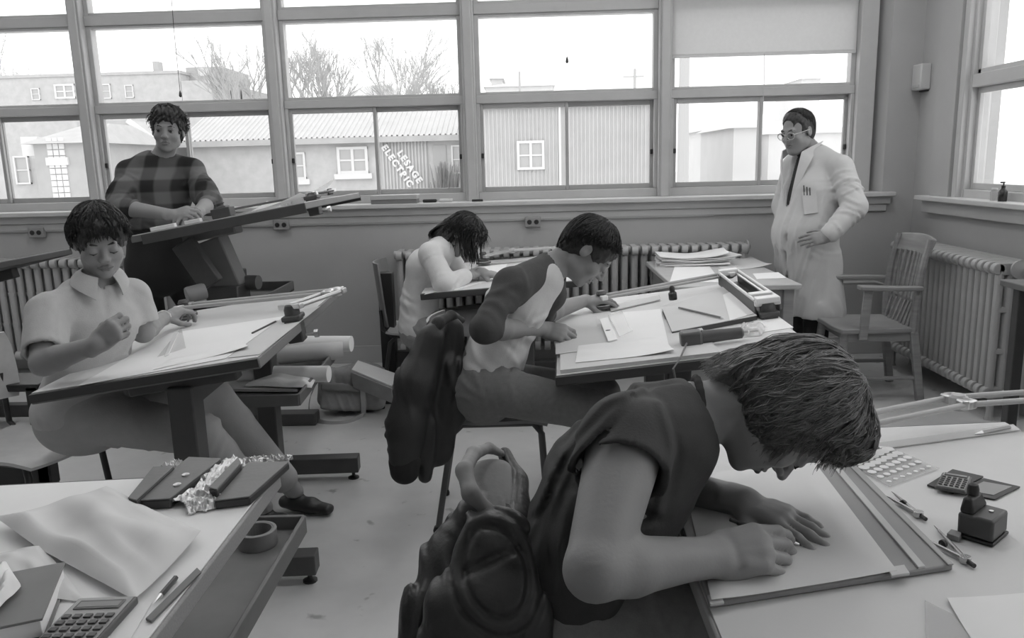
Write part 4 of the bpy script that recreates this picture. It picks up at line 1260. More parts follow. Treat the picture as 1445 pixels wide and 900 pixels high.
# local +x is forward (towards the picture left)
def arm_chair(t):
    W = M_WOOD
    def seat(u, v):
        x = -.22 + .46 * u; y = (v - .5) * (.48 - .05 * (1 - u))
        d = math.hypot((u - .45) * 1.6, (abs(v - .5) - .2) * 3)
        k = 1 - .16 * max(0, (abs(v - .5) * 2 - .6)) * (1 if u > .8 else 0)
        return (x * k, y, .445 - .014 * math.exp(-d * d * 3))
    MB().sheet(seat, 16, 16, .03).build('seat', W, t, .006)
    MB().bb(.16, .18, -.18, .18, .36, .42).bb(-.2, -.18, -.18, .18, .36, .42).bb(-.2, .18, -.205, -.185, .36, .42).bb(-.2, .18, .185, .205, .36, .42).build('seat_rail', W, t, .003)
    for s in (-1, 1):
        MB().tube([(.19, s * .19, .42), (.21, s * .205, .2), (.225, s * .215, 0)], [.026, .023, .018], 10).build('leg', W, t, smooth=True)
        MB().bar((-.20, s * .205, .42), (-.26, s * .215, .0), .035, .045, (1, 0, 0)).build('leg', W, t, .005)
        MB().tube([(-.20, s * .20, .40), (-.202, s * .205, .58), (-.222, s * .205, .78), (-.255, s * .205, .955)], [.024, .022, .021, .017], 8).build('back_post', W, t, smooth=True)
        MB().bar((.10, s * .232, .38), (.085, s * .235, .675), .05, .022, (0, 1, 0)).build('arm_support', W, t, .004)
        MB().sheet(lambda u, v: (-.225 + .36 * u, s * (.225 + .012 * math.sin(u * PI)) + (v - .5) * (.045 + .03 * u), .70 - .01 * (1 - u)), 10, 4, .026).build('armrest', W, t, .006)
        MB().cyl((.215, s * .208, .14), (-.24, s * .21, .14), .012, 8).build('stretcher', W, t, smooth=True)
    MB().cyl((.217, -.21, .19), (.217, .21, .19), .012, 8).build('stretcher', W, t, smooth=True)
    MB().sheet(lambda u, v: (-.232 - .04 * v - .035 * math.sin(u * PI), (u - .5) * .42, .86 + .10 * v + .012 * math.sin(u * PI) * v), 14, 5, .022).build('crest_rail', W, t, .005)
    MB().sheet(lambda u, v: (-.205 - .03 * math.sin(u * PI), (u - .5) * .38, .56 + .04 * v), 10, 2, .02).build('lower_rail', W, t, .003)
    for k in range(7):
        y = (k - 3) * .052
        c = .03 * math.cos(y / .21 * PI / 2)
        MB().bar((-.200 - c, y, .59), (-.218 - c, y, .74), .026, .01, (1, 0, 0)).bar((-.218 - c, y, .735), (-.240 - c, y, .87), .026, .01, (1, 0, 0)).build('slat', W, t, .002)
        MB().bar((-.18, y, .43), (-.202 - c, y, .575), .022, .01, (1, 0, 0)).build('slat', W, t, .002)
arm_chair(t)
# ------------------------------------------------------------------ things lying on the boards
def lying(B, name, label, cat, m, px, h=.001, t=.0007, curl=None, group=None, wav=0.0, seed=0, n=16, ab=None, build=True, name_h=None):
    """sheet with four corners given where the photograph shows them on the plane of board B"""
    c = ab if ab else [B.hit(u, v, h) for (u, v) in px]
    P = [B.pt(a, b, h) for a, b in c]; o = (P[0] + P[1] + P[2] + P[3]) / 4
    curl = curl or {}
    def fn(u, v):
        p = (P[0] * (1 - u) + P[1] * u) * (1 - v) + (P[3] * (1 - u) + P[2] * u) * v
        z = 0
        for k, (cu, cv) in enumerate(((0, 0), (1, 0), (1, 1), (0, 1))):
            if k in curl:
                d = math.hypot(u - cu, v - cv); r = curl[k][1] if isinstance(curl[k], tuple) else .5; hh = curl[k][0] if isinstance(curl[k], tuple) else curl[k]
                if d < r: z += hh * (1 - d / r) ** 2
        if wav: z += wav * (1 + vnoise(u * 3, v * 3, 0, seed)) * min(1, 6 * min(u, 1 - u, v, 1 - v) + .15)
        return p + B.n * (z + t) - o
    mb = MB().sheet(fn, n, n, t)
    if not build: return mb, o
    ob = mb.build(name, m, None, smooth=True, angle=50); ob.location = o
    return tag(ob, label, cat, group)
def slab(B, name, label, cat, m, px, th, h=.001, group=None, bevel=.001):
    """flat rigid piece of thickness th with its outline on the board"""
    c = [B.hit(u, v, h + th) for (u, v) in px]; P0 = B.pt(*[sum(q[i] for q in c) / len(c) for i in (0, 1)], 0)
    mb = MB().prism([(a, b) for a, b in c], h, h + th, lambda p: B.pt(p.x, p.y, p.z) - P0)
    ob = mb.build(name, m, None, bevel); ob.location = P0
    return tag(ob, label, cat, group)
def stick(B, name, label, cat, m, pa, pb, r, h=None, tip=None, group=None):
    """pencil-like stick lying on the board"""
    h = r + .001 if h is None else h
    a, b = B.pt(*B.hit(*pa, h), h), B.pt(*B.hit(*pb, h), h); d = (b - a).normalized()
    t = thing(name, label, cat, a, 0, group)
    MB().tube([Vector((0, 0, 0)), (b - a) - d * .02], r, 6).build('shaft', m, t)
    MB().tube([(b - a) - d * .02, b - a], [r, r * .15], 8).build('tip', tip or M_STEEL, t)
    return t

# ---- woman's table
lying(B1, 'drawing_sheet', 'large drawing sheet taped on the board in front of the woman in the polo shirt', 'paper', M_PAPER, [(108, 545), (318, 506), (402, 446), (240, 470)], .0012, wav=.002)
lying(B1, 'drawing_sheet', 'white sheet hanging over the near edge of the woman in polo board', 'paper', M_PAPER, [(216, 522), (352, 492), (342, 480), (236, 508)], .003, wav=.004, curl={1: .01})
lying(B1, 'drawing_sheet', 'long pale sheet along the right end of the board before the woman in polo', 'paper', M_PAPERG, [(322, 505), (366, 500), (452, 432), (410, 440)], .0016)
slab(B1, 'set_square', 'clear plastic set square beside the white scale on the board of the woman in polo', 'set square', M_CLEAR, [(222, 503), (262, 490), (256, 462)], .003, .003)
slab(B1, 'scale_ruler', 'short white scale standing out on the drawing before the woman in polo', 'ruler', M_WHITEP, [(232, 501), (238, 499), (252, 468), (246, 468)], .005, .004)
stick(B1, 'pencil', 'pencil lying near the drafting machine clamp on the board before the woman in polo', 'pencil', M_PENCIL, (356, 470), (392, 452), .004)
cl, el, hd = B1.hit(424, 452, 0), B1.hit(476, 408, .06), B1.hit(258, 440, .03)
DM1 = drafting_machine('bright twin arm drafting machine on the board of the woman in polo', B1, (B1.W - .03, cl[1]), B1.hit(471, 406, .075), (B1.hit(262, 441, .03)), h=.060, gap=.040, scale=(.0, .0))
# rolls and papers on its tray
ZT = .485
def roll(label, p, q, r, m, group='rolled drawings on the tray', hollow=True):
    t = thing('paper_roll', label, 'paper roll', p, 0, group); a = Vector((0, 0, r)); d = Vector(q) - Vector(p)
    if hollow:
        dn = d.normalized()
        MB().lathe(a, [(r * .55, 0), (r, 0), (r, d.length), (r * .55, d.length)], 20, dn).build('roll', m, t, smooth=True)
        MB().lathe(a - dn * .0008, [(r * .55, .002), (r * .6, d.length - .02)], 16, dn).build('core', M_GREYCARD, t, smooth=True)
    else: MB().cyl(a, a + d, r, 18).build('roll', m, t, smooth=True)
    return t
p = at_z(484, 493, ZT + .05); q = at_z(392, 500, ZT + .05)
roll('thick grey roll of drawings, open end to the right, on the tray beside the bag', (q.x, q.y, ZT), (p.x, p.y, ZT), .046, M_PAPERG)
p = at_z(494, 482, ZT + .06); q = at_z(400, 482, ZT + .06)
roll('white roll of paper lying behind the thick grey roll on the tray', (q.x, q.y + .03, ZT), (p.x, p.y + .03, ZT), .042, M_PAPER)
p = at_z(464, 524, ZT + .05); q = at_z(335, 524, ZT + .05)
roll('pale flattened roll of paper nearest on the tray', (q.x, q.y, ZT), (p.x, p.y, ZT), .038, M_PAPER, hollow=False)
BT = Board((-1.49, -2.80, ZT - .005), 0, .46, 1.1, 0)
lying(BT, 'loose_sheet', 'loose grey sheets spread flat on the tray under the pale roll', 'paper', M_PAPERG, [(295, 552), (420, 553), (440, 530), (330, 528)], .004, .012, curl={2: .02})
lying(BT, 'loose_sheet', 'creased white sheet sticking out over the right rim of the tray', 'paper', M_PAPER, [(345, 545), (440, 548), (446, 535), (360, 535)], .022, .001, wav=.02, seed=4)

# ---- raised table
drafting_machine('drafting machine clamp and head on the raised board of the plaid sweater student', B2, (B2.W - .04, .30), (B2.W - .02, .62), (.45, .12), h=.035, gap=.025, rod=.006, m=M_DARKSTEEL, scale=(0, .25), ang=0)
lying(B2, 'drawing_sheet', 'curling sheets lifted on the raised board of the plaid sweater student', 'paper', mat('thin_backlit_paper', .9, .8, .02, 5, transl=.5), None, .003, .001, {1: (.05, .8), 2: (.11, 1.0), 3: (.05, .7)}, ab=[(.40, .30), (.84, .25), (.86, 1.0), (.42, .95)])
lying(B2, 'drawing_sheet', 'pale sheet near the hands of the plaid sweater student', 'paper', M_PAPER, None, .002, .0008, {0: .02}, ab=[(.12, .06), (.36, .06), (.36, .5), (.12, .5)])
t = thing('clear_box', 'small dark box standing on the raised board by the hands', 'box', mw=B2.mat(.47, .09, .001))
MB().bb(-.05, .05, -.04, .04, 0, .05).build('body', M_DARKSTEEL, t, .004); MB().bb(-.02, .03, -.03, .03, .05, .06).build('lid', M_MIDSTEEL, t, .002)
for k, (a, w) in enumerate(((.17, .13), (.33, .085))):
    slab_ = MB().bb(-w / 2, w / 2, -.015, .015, 0, .02); o = slab_.build('eraser_strip', M_WHITEP, None, .003); o.matrix_world = B2.mat(a, .03, .001)
    tag(o, ('longer' if k == 0 else 'shorter') + ' white strip on the near edge of the raised board', 'eraser', 'white strips on the raised board')

# ---- bottom left table
def trace(u, v):
    e = .012 * vnoise(u * 2.2, v * 2.2, 0, 3)
    return e
lying(B3, 'tracing_sheet', 'big limp sheet of tracing paper draped over the white table at lower left', 'paper', M_TRACE2, [(-5, 745), (150, 688), (285, 760), (190, 852)], .004, .0006, {0: (.02, .6), 3: (.004, .5), 2: (.012, .6)}, wav=.028, seed=3, n=36)
lying(B3, 'tracing_sheet', 'second tracing sheet under the draped one, corner towards the calculator', 'paper', M_TRACE2, [(-40, 790), (60, 770), (120, 850), (35, 845)], .003, .0006, {3: (.015, .7)}, wav=.012, seed=8, n=20)
lying(B3, 'drawing_sheet', 'plain white sheet under the calculator on the lower left table', 'paper', M_PAPER, [(-60, 905), (40, 845), (215, 850), (150, 960)], .001, .0005)
def calculator(B, label, u, v, rot, w=.075, l=.135, cols=5, rows=6, dark=True, h=.002, th=.013):
    a, b = B.hit(u, v, h + th)
    t = thing('calculator', label, 'calculator', mw=B.mat(a, b, h, rot), group='pocket calculators')
    M1 = mat('calculator_shell', .10, .4); M2 = mat('calculator_face', .38, .35)
    MB().bb(-w / 2, w / 2, -l / 2, l / 2, 0, th).build('shell', M1, t, .003)
    MB().bb(-w / 2 + .004, w / 2 - .004, -l / 2 + .004, l / 2 - .004, th, th + .0012).build('face_plate', M2, t)
    d = MB().bb(-w * .38, w * .38, l * .27, l * .42, th + .001, th + .003).build('display', mat('lcd_display', .16, .2), t, .001)
    MB().bb(-w * .34, w * .34, l * .30, l * .385, th + .003, th + .0034).build('screen', mat('lcd_screen', .34, .15), d)
    key = None
    for i in range(cols):
        for j in range(rows):
            x = (i - (cols - 1) / 2) * w * .88 / cols; y = -l * .42 + (j + .5) * l * .62 / rows
            if key is None: key = MB().bb(-w * .3 / cols, w * .3 / cols, -l * .18 / rows, l * .18 / rows, 0, .003).build('key', M1, t, .0008); k = key
            else:
                k = key.copy(); COL.objects.link(k); k.parent = t
            k.location = (x, y, th + .0012)
    return t
calculator(B3, 'dark grey pocket calculator at the bottom left corner beside the tracing paper', 112, 884, -.02, .092, .16)
# foil lined cases at the far right corner
M_CASE = mat('grey_vinyl_case', .16, .45, .08, 14, .06, 60)
M_CASED = mat('dark_case_side', .05, .5)
M_FOIL = mat('crumpled_foil', .75, .3, .1, 40, .6, 60, metal=.7)
def case(label, px, th, lift, name='flat_case'):
    c = [B3.hit(u, v, lift + th) for u, v in px]; cx = sum(q[0] for q in c) / 4; cy = sum(q[1] for q in c) / 4
    P0 = B3.pt(cx, cy, 0); t = thing(name, label, 'case', P0, 0, 'foil lined cases')
    f = lambda p: B3.pt(p.x, p.y, p.z) - P0
    MB().prism(c, .001 + lift, th + lift - .003, f).build('body', M_CASED, t, .003)
    MB().prism(c, th + lift - .003, th + lift, f).build('lid', M_CASE, t, .002)
    return t, c
t, c = case('flat grey case with two snaps at the left of the foil, on the white table', [(187, 706), (240, 703), (312, 646), (266, 644)], .022, .0)
for (u, v) in ((250, 684), (262, 670)):
    a, b = B3.hit(u, v, .023); MB().lathe(B3.pt(a, b, .022) - t.location, [(.008, 0), (.008, .003), (.003, .005)], 12, B3.n).build('snap', M_STEEL, t)
t, c = case('flat grey case at the right corner of the white table', [(302, 706), (352, 700), (408, 650), (350, 652)], .020, .0)
t, c = case('narrow dark bar shaped case between the two flat grey cases', [(294, 687), (306, 690), (340, 652), (336, 644)], .030, .004, 'bar_case')
t, c = case('dark box at the left end behind the snapped grey case', [(180, 702), (192, 705), (246, 656), (216, 658)], .030, 0, 'dark_box')
def foil(label, pts, w, seed):
    rnd = random.Random(seed); P = [B3.pt(*B3.hit(u, v, .015), .004) for u, v in pts]; o = P[0].copy()
    n = 26; m = 12
    def fn(u, v):
        s = u * (len(P) - 1); i = min(int(s), len(P) - 2); q = P[i] + (P[i + 1] - P[i]) * (s - i); d = (P[-1] - P[0]).normalized(); sd = B3.n.cross(d)
        a = (v - .5)
        z = .014 * (1 - (2 * a) ** 2) + .010 * vnoise(u * 14, v * 6, 0, seed) + .006 * vnoise(u * 33, v * 17, 2, seed)
        return q + sd * a * w * (1 + .5 * vnoise(u * 9, v * 2, 5, seed)) + B3.n * max(z, 0.001) - o
    ob = MB().sheet(fn, n, m, .002).build('crumpled_foil', M_FOIL, None); ob.location = o
    tag(ob, label, 'foil', 'crumpled foil pieces')
foil('crumpled bright foil spilling between the two flat grey cases', [(250, 706), (285, 688), (306, 664), (330, 645)], .055, 1)
foil('small crumpled foil tuck at the far end of the left case', [(228, 664), (250, 650)], .04, 2)
foil('crumpled foil along the far end of the right corner case', [(345, 648), (380, 645), (410, 645)], .03, 3)
foil('loose foil flap before the bar shaped case', [(262, 712), (310, 700)], .05, 5)
stick(B3, 'pencil', 'dark pencil along the right edge of the white lower left table', 'pencil', M_PENCIL, (248, 815), (218, 850), .0045)
slab(B3, 'scale_ruler', 'pale straightedge along the right edge of the white lower left table', 'ruler', M_MIDSTEEL, [(205, 872), (214, 876), (284, 806), (278, 800)], .004, .001)
t = thing('book', 'thick grey book with white sheets at the lower left corner', 'book', mw=B3.mat(*B3.hit(5, 858, .02), .002, .35))
MB().bb(-.07, .07, -.09, .09, 0, .004).bb(-.07, .07, -.09, .09, .030, .034).bb(-.072, -.068, -.09, .09, 0, .034).build('cover', M_GREYCARD, t, .001)
MB().bb(-.066, .066, -.086, .086, .004, .030).build('pages', M_PAPER, t, .001)
lying(B3, 'loose_sheet', 'crinkled white sheet on the thick grey book in the lower left corner', 'paper', M_PAPER, [(-30, 850), (8, 795), (30, 830), (-10, 870)], .040, .001, wav=.015, seed=6)
# tape ring on the tray
p = at_z(364, 768, .456)
t = thing('tape_roll', 'wide roll of tape lying on the dark tray at lower left', 'tape', (p.x, p.y, .456))
MB().ring((0, 0, 0), .052, .043, .045, 32).build('tape', mat('tan_tape', .26, .45), t, .002, smooth=True)
MB().ring((0, 0, .001), .0425, .039, .043, 32).build('core', M_GREYCARD, t)

# ---- table of the baseball tee student
lying(B4, 'drawing_board_sheet', 'thick grey pad under the papers of the baseball tee student', 'pad', M_PAPERG, None, .001, .012, ab=[(.02, .02), (.55, .01), (.56, .62), (.02, .62)])
lying(B4, 'drawing_sheet', 'bright white sheet in the middle of the baseball tee student table', 'paper', M_PAPER, [(860, 500), (944, 488), (932, 436), (862, 442)], .015, .0008)
lying(B4, 'drawing_sheet', 'white sheet with turned up edge along the near side of the baseball tee table', 'paper', M_PAPER, [(812, 512), (952, 498), (935, 474), (816, 488)], .0142, .0008, {1: .012}, wav=.003)
lying(B4, 'drawing_sheet', 'grey sheet under the hand of the baseball tee student', 'paper', M_PAPERG, [(784, 500), (846, 492), (842, 446), (784, 442)], .0146, .0006)
slab(B4, 'set_square', 'grey clear set square beside the white template on the cluttered table', 'set square', M_CLEAR, [(874, 474), (893, 466), (888, 462), (878, 438), (858, 444)], .003, .017)
o = slab(B4, 'lettering_guide', 'white lettering guide with keyhole slot held down on the cluttered table', 'template', M_WHITEP, [(858, 481), (871, 478), (858, 447), (846, 450)], .004, .018)
a = B4.hit(858, 466, .022); MB().lathe(B4.pt(*a, .0215) - o.location, [(.010, 0), (.010, .0012)], 14, B4.n).build('slot', M_BLACK, o)
t = thing('drawing_portfolio', 'large grey drawing pad with dark edge on the far half of the cluttered table', 'drawing pad', B4.pt(.5, .9), 0)
c = [B4.hit(u, v, .022) for u, v in ((948, 467), (1068, 444), (1020, 404), (934, 434))]; f = lambda p: B4.pt(p.x, p.y, p.z) - t.location
MB().prism(c, .001, .018, f).build('pad', M_DARKEDGE, t, .002); MB().prism(c, .018, .021, f).build('cover', M_PAPERG, t, .001)
lying(B4, 'drawing_sheet', 'pale sheet resting on the large grey drawing pad', 'paper', M_PAPER, [(1030, 452), (1064, 442), (1030, 412), (1020, 416)], .0225, .0006)
stick(B4, 'pencil', 'long pencil lying across the large grey drawing pad', 'pencil', M_EDGE, (958, 434), (1022, 449), .0042, .027)
t = thing('ink_bottle', 'small dark ink bottle standing on the cluttered table', 'bottle', mw=B4.mat(*B4.hit(950, 424, .018), .022))
MB().lathe((0, 0, 0), [(.018, 0), (.019, .004), (.019, .030), (.012, .038), (.010, .040)], 20).build('body', mat('dark_glass_bottle', .03, .2), t, smooth=True)
MB().lathe((0, 0, .040), [(.012, 0), (.012, .016), (.006, .024)], 16).build('cap', M_BLACK, t, smooth=True)
drafting_machine('drafting machine with white rimmed box arm clamped to the cluttered table', B4, (B4.W - .03, B4.hit(1100, 446, 0)[1]), (B4.W - .02, B4.L - .09), (B4.hit(850, 428, .03)), h=.060, gap=.036, boxed=True, rod=.007, scale=(0, .0))
slab(B4, 'scale_ruler', 'long pale scale along the far edge of the cluttered table', 'ruler', M_CLEARW, [(862, 438), (932, 422), (930, 416), (860, 431)], .005, .004)
# electric eraser lying on the near right corner
a0, b0 = B4.hit(972, 478, .03); a1, b1 = B4.hit(1040, 470, .03)
d = B4.pt(a1, b1) - B4.pt(a0, b0); L_ = d.length
t = thing('electric_eraser', 'grey electric eraser with cable lying on the cluttered table', 'electric eraser', mw=B4.mat(a0, b0, .002, math.atan2(b1 - b0, a1 - a0)))
ME = mat('tool_grey_plastic', .10, .4)
MB().bb(-.03, .045, -.033, .033, 0, .056).build('motor_housing', ME, t, .010)
MB().lathe((.045, 0, .028), [(.026, 0), (.024, .02), (.021, L_ * .5), (.020, L_ * .82), (.012, L_ * .86)], 20, (1, 0, 0)).build('grip', ME, t, smooth=True)
MB().lathe((.045 + L_ * .86, 0, .028), [(.010, 0), (.009, .015), (.004, .02), (.0035, .05)], 14, (1, 0, 0)).build('chuck', M_STEEL, t, smooth=True)
q = t.matrix_world.inverted()
MB().tube([(-.01, -.02, .02), q @ at_d(960, 505, 2.55), q @ at_d(950, 520, 2.52), q @ at_d(955, 545, 2.6)], .0035, 8).build('cable', M_MIDSTEEL, t, smooth=True)
lying(B4, 'plastic_bag', 'crumpled clear plastic packet by the tip of the electric eraser', 'packet', mat('clear_film', .8, .15, alpha=.45), [(1040, 476), (1075, 474), (1082, 462), (1046, 463)], .002, .0008, wav=.02, seed=9)
lying(B4, 'drawing_sheet', 'white sheet at the far right corner of the cluttered table', 'paper', M_PAPER, [(1068, 470), (1120, 462), (1098, 446), (1062, 450)], .001, .0007)
# ---- table of the girl in white
lying(B6, 'drawing_sheet', 'bright white sheet under the hands of the girl in the white sweater', 'paper', M_PAPER, [(640, 410), (706, 392), (716, 372), (668, 378)], .001, .0007)
lying(B6, 'drawing_sheet', 'grey drawing sheet at the left end of the girl in white table', 'paper', M_PAPERG, [(598, 416), (640, 406), (660, 388), (618, 398)], .001, .0006)
drafting_machine('small drafting machine at the far end of the girl in white table', B6, (B6.W - .05, B6.L - .1), (B6.W * .6, B6.L - .02), (.32, B6.L - .25), h=.06, gap=.03, rod=.007, scale=(0, .3), ang=0)
# ---- teacher's desk
BD = Board((.78, -1.61, .75), 0, .70, 1.15, 0)
t = thing('paper_pile', 'thick loose pile of papers at the far end of the wooden desk', 'papers', BD.pt(.28, .97))
rnd = random.Random(3)
for k in range(6):
    c = [(-.24 + rnd.uniform(-.03, .03), -.14), (.26 + rnd.uniform(-.05, .05), -.16 + rnd.uniform(-.03, .03)), (.25, .16), (-.22, .15 + rnd.uniform(-.03, .03))]
    def fn(u, v, c=c, k=k):
        x = (c[0][0] * (1 - u) + c[1][0] * u) * (1 - v) + (c[3][0] * (1 - u) + c[2][0] * u) * v; y = (c[0][1] * (1 - u) + c[1][1] * u) * (1 - v) + (c[3][1] * (1 - u) + c[2][1] * u) * v
        return (x, y, .006 + k * .010 + .022 * k / 5 * (abs(u - .4) * 2) ** 2 + .006 * vnoise(u * 3, v * 3, k))
    MB().sheet(fn, 10, 8, .006).build('sheet', M_PAPER if k % 2 else M_PAPERG, t, smooth=True)
lying(BD, 'drawing_sheet', 'white sheet in the middle of the wooden desk', 'paper', M_PAPER, [(945, 398), (1018, 398), (1000, 374), (952, 376)], .001, .0007)
lying(BD, 'drawing_sheet', 'grey translucent sheet by the coat on the wooden desk', 'paper', M_PAPERG, [(1020, 382), (1090, 376), (1060, 362), (1000, 364)], .001, .0007, {1: .02})
lying(BD, 'drawing_sheet', 'small white sheet at the near right of the wooden desk', 'paper', M_PAPER, [(1068, 394), (1110, 392), (1098, 384), (1062, 386)], .001, .0007)

# ---- foreground table
t = thing('drawing_board', 'portable drawing board under the tracing sheet of the long haired student', 'drawing board', B5.pt(.3, .9))
c = [B5.hit(u, v, .012) for u, v in ((1001, 850), (1345, 796), (1190, 648), (946, 692))]
f5 = lambda p: B5.pt(p.x, p.y, p.z) - t.location
M_DB = mat('drawing_board_face', .30, .45, .05, 8)
MB().prism(c, .001, .012, f5).build('panel', M_DB, t, .003)
def strip(px, h0, h1, name, m, par=t, bevel=.001):
    q = [B5.hit(u, v, h1) for u, v in px]
    return MB().prism(q, h0, h1, lambda p: B5.pt(p.x, p.y, p.z) - par.location).build(name, m, par, bevel)
strip([(1001, 848), (1018, 846), (962, 690), (946, 692)], .012, .0145, 'side_rail', mat('rail_grey', .40, .4))
strip([(1240, 808), (1252, 806), (1160, 690), (1150, 692)], .012, .0145, 'inner_rail', mat('rail_grey', .40, .4))
strip([(1296, 800), (1306, 798), (1182, 654), (1174, 656)], .012, .0160, 'ruler_track', mat('rail_pale', .58, .35))
strip([(1338, 796), (1346, 795), (1200, 648), (1192, 650)], .012, .0150, 'outer_rail', mat('rail_grey', .40, .4))
for px in ([(1258, 812), (1284, 808), (1276, 796), (1252, 800)], [(1002, 852), (1022, 849), (1016, 836), (998, 839)]): strip(px, .012, .0165, 'corner_cap', mat('pale_corner', .6, .4))
lying(B5, 'tracing_sheet', 'creased tracing sheet being drawn on by the long haired student', 'paper', M_TRACE, [(1004, 850), (1266, 806), (1140, 640), (964, 678)], .0150, .0006, {0: (.004, .3)}, wav=.006, seed=12, n=30)
DM5 = drafting_machine('pale twin tube drafting machine arm crossing the far edge of the foreground table', B5, (B5.W + .35, B5.L - .02), (B5.hit(1352, 574, .06)), (B5.hit(1196, 612, .05)), h=.075, gap=.030, rod=.007, m=mat('pale_enamel_tube', .50, .35), scale=(0, .0))
MB().bar((0, .02, -.055), (-.42, .0, -.055), .05, .022).build('mounting_bar', M_DARKSTEEL, DM5, .003)
slab(B5, 'circle_template', 'clear plastic circle template with rows of holes by the students hair', 'template', M_CLEAR, [(1255, 686), (1326, 660), (1250, 628), (1196, 652)], .002, .002)
hol = MB(); nn = 0
q0, q1, q2, q3 = [Vector((*B5.hit(u, v, .004), 0)) for u, v in ((1255, 686), (1326, 660), (1250, 628), (1196, 652))]
tmpl = bpy.data.objects['circle_template']
for i in range(7):
    for j in range(5):
        u_, v_ = (i + .7) / 7.4, (j + .6) / 5.2
        pp = (q0 * (1 - u_) + q1 * u_) * (1 - v_) + (q3 * (1 - u_) + q2 * u_) * v_
        r = .005 + .0022 * (j)
        hol.lathe(B5.pt(pp.x, pp.y, .0042) - tmpl.location, [(r, 0), (r, .0008), (r - .0012, .0009)], 12, B5.n)
hol.build('hole_rims', M_PAPER, tmpl)['kind'] = 'stuff'
slab(B5, 'scale_ruler', 'pale straightedge lying beyond the circle template on the foreground table', 'ruler', M_CLEARW, [(1252, 632), (1440, 606), (1430, 598), (1212, 628)], .003, .0012)
stick(B5, 'pencil', 'grey pencil lying above the circle template', 'pencil', M_GREYCARD, (1206, 638), (1250, 630), .004)
stick(B5, 'marker_pen', 'pale stubby marker lying near the far right corner of the foreground table', 'pen', mat('pale_enamel_tube', .5), (1424, 602), (1376, 612), .006)
calculator(B5, 'thin calculator lying half out of its open wallet on the foreground table', 1346, 679, -.62, .055, .085, 5, 5, True, .006, .008)
t = thing('calculator_wallet', 'open dark wallet under the thin calculator', 'wallet', B5.pt(*B5.hit(1380, 685, 0), 0))
f5 = lambda p: B5.pt(p.x, p.y, p.z) - t.location
MB().prism([B5.hit(u, v, .004) for u, v in ((1308, 684), (1345, 695), (1388, 672), (1344, 662))], .001, .005, f5).build('cover', M_CASED, t, .001)
MB().prism([B5.hit(u, v, .004) for u, v in ((1350, 694), (1404, 704), (1440, 686), (1388, 674))], .001, .004, f5).build('flap', M_CASED, t, .001)
MB().prism([B5.hit(u, v, .005) for u, v in ((1362, 691), (1402, 698), (1428, 686), (1388, 679))], .004, .0048, f5).build('pocket', mat('wallet_grey', .34, .5), t)
# lead pointer box
a, b = B5.hit(1388, 768, 0)
t = thing('pencil_sharpener', 'chunky dark grey rotary pencil pointer standing on the foreground table', 'sharpener', mw=B5.mat(*B5.hit(1386, 756, .0), .001, .72))
MG = mat('pointer_grey', .085, .45, .05, 20)
MB().prism([(-.036, -.030), (.036, -.030), (.036, .032), (-.036, .032)], 0, .006).build('base', M_BLACK, t, .002)
MB().prism([(-.034, -.028), (.034, -.028), (.034, .030), (-.034, .030)], .006, .046).build('housing', MG, t, .005)
MB().add([(-.033, .004, .046), (.033, .004, .046), (.033, .029, .046), (-.033, .029, .046), (-.022, .012, .072), (.022, .012, .072), (.022, .027, .072), (-.022, .027, .072)], [(0, 1, 5, 4), (1, 2, 6, 5), (2, 3, 7, 6), (3, 0, 4, 7), (4, 5, 6, 7), (3, 2, 1, 0)]).build('hood', M_BLACK, t, .005)
MB().lathe((0, .019, .072), [(.010, 0), (.010, .010), (.008, .018), (.003, .021)], 16).build('knob', M_BLACK, t, smooth=True)
MB().lathe((.006, -.010, .046), [(.004, 0), (.004, .002)], 10).build('pointer_hole', M_STEEL, t)
slab(B5, 'eraser', 'small grey eraser half under the rotary pencil pointer', 'eraser', mat('grey_eraser', .3, .7), [(1336, 752), (1354, 758), (1358, 750), (1342, 746)], .010, .001)
def compass(label, pa, pb, pc, name='compass'):
    """a pair of compasses lying flat: hinge pa, feet pb and pc"""
    a, b, c = [B5.pt(*B5.hit(*q, .005), .006) for q in (pa, pb, pc)]
    t = thing(name, label, 'compasses', a, 0, 'drawing compasses')
    z = Vector((0, 0, 0)); M = mat('worn_chrome', .55, .25, metal=.9)
    for q in (b, c):
        d = q - a
        MB().tube([z, d * .55, d * .85], [.0042, .0036, .0022], 8).build('leg', M, t, smooth=True)
        MB().tube([d * .85, d], [.0012, .0004], 6).build('point', M_BLACK, t)
    MB().lathe(-B5.n * .005, [(.009, 0), (.009, .011)], 14, B5.n).build('hinge', M, t, .001)
    h = (a - (b + c) / 2).normalized()
    MB().cyl(z, h * .022, .004, 10).build('handle', M_BLACK, t, smooth=True)
    m = (b + c) / 2 - a
    MB().cyl((b - a) * .5, (c - a) * .5, .0016, 8).build('screw_bar', M, t)
    MB().lathe(m * .5 - (b - c).normalized() * .003, [(.007, 0), (.007, .006)], 12, (b - c)).build('thumb_wheel', M_BLACK, t)
compass('smaller bow compass lying on the board rail beside the rotary pencil pointer', (1296, 726), (1250, 700), (1258, 694))
compass('larger bow compass with spread legs near the right end of the board rail', (1362, 790), (1286, 752), (1318, 742))
lying(B5, 'drawing_sheet', 'plain white sheet at the bottom right corner of the picture', 'paper', M_PAPER, [(1385, 925), (1500, 925), (1500, 832), (1336, 846)], .002, .0006, {3: .003})
slab(B5, 'set_square', 'clear set square sticking out from under the white sheet at the bottom right', 'set square', M_CLEAR, [(1305, 846), (1345, 866), (1390, 925), (1307, 930)], .0025, .001)

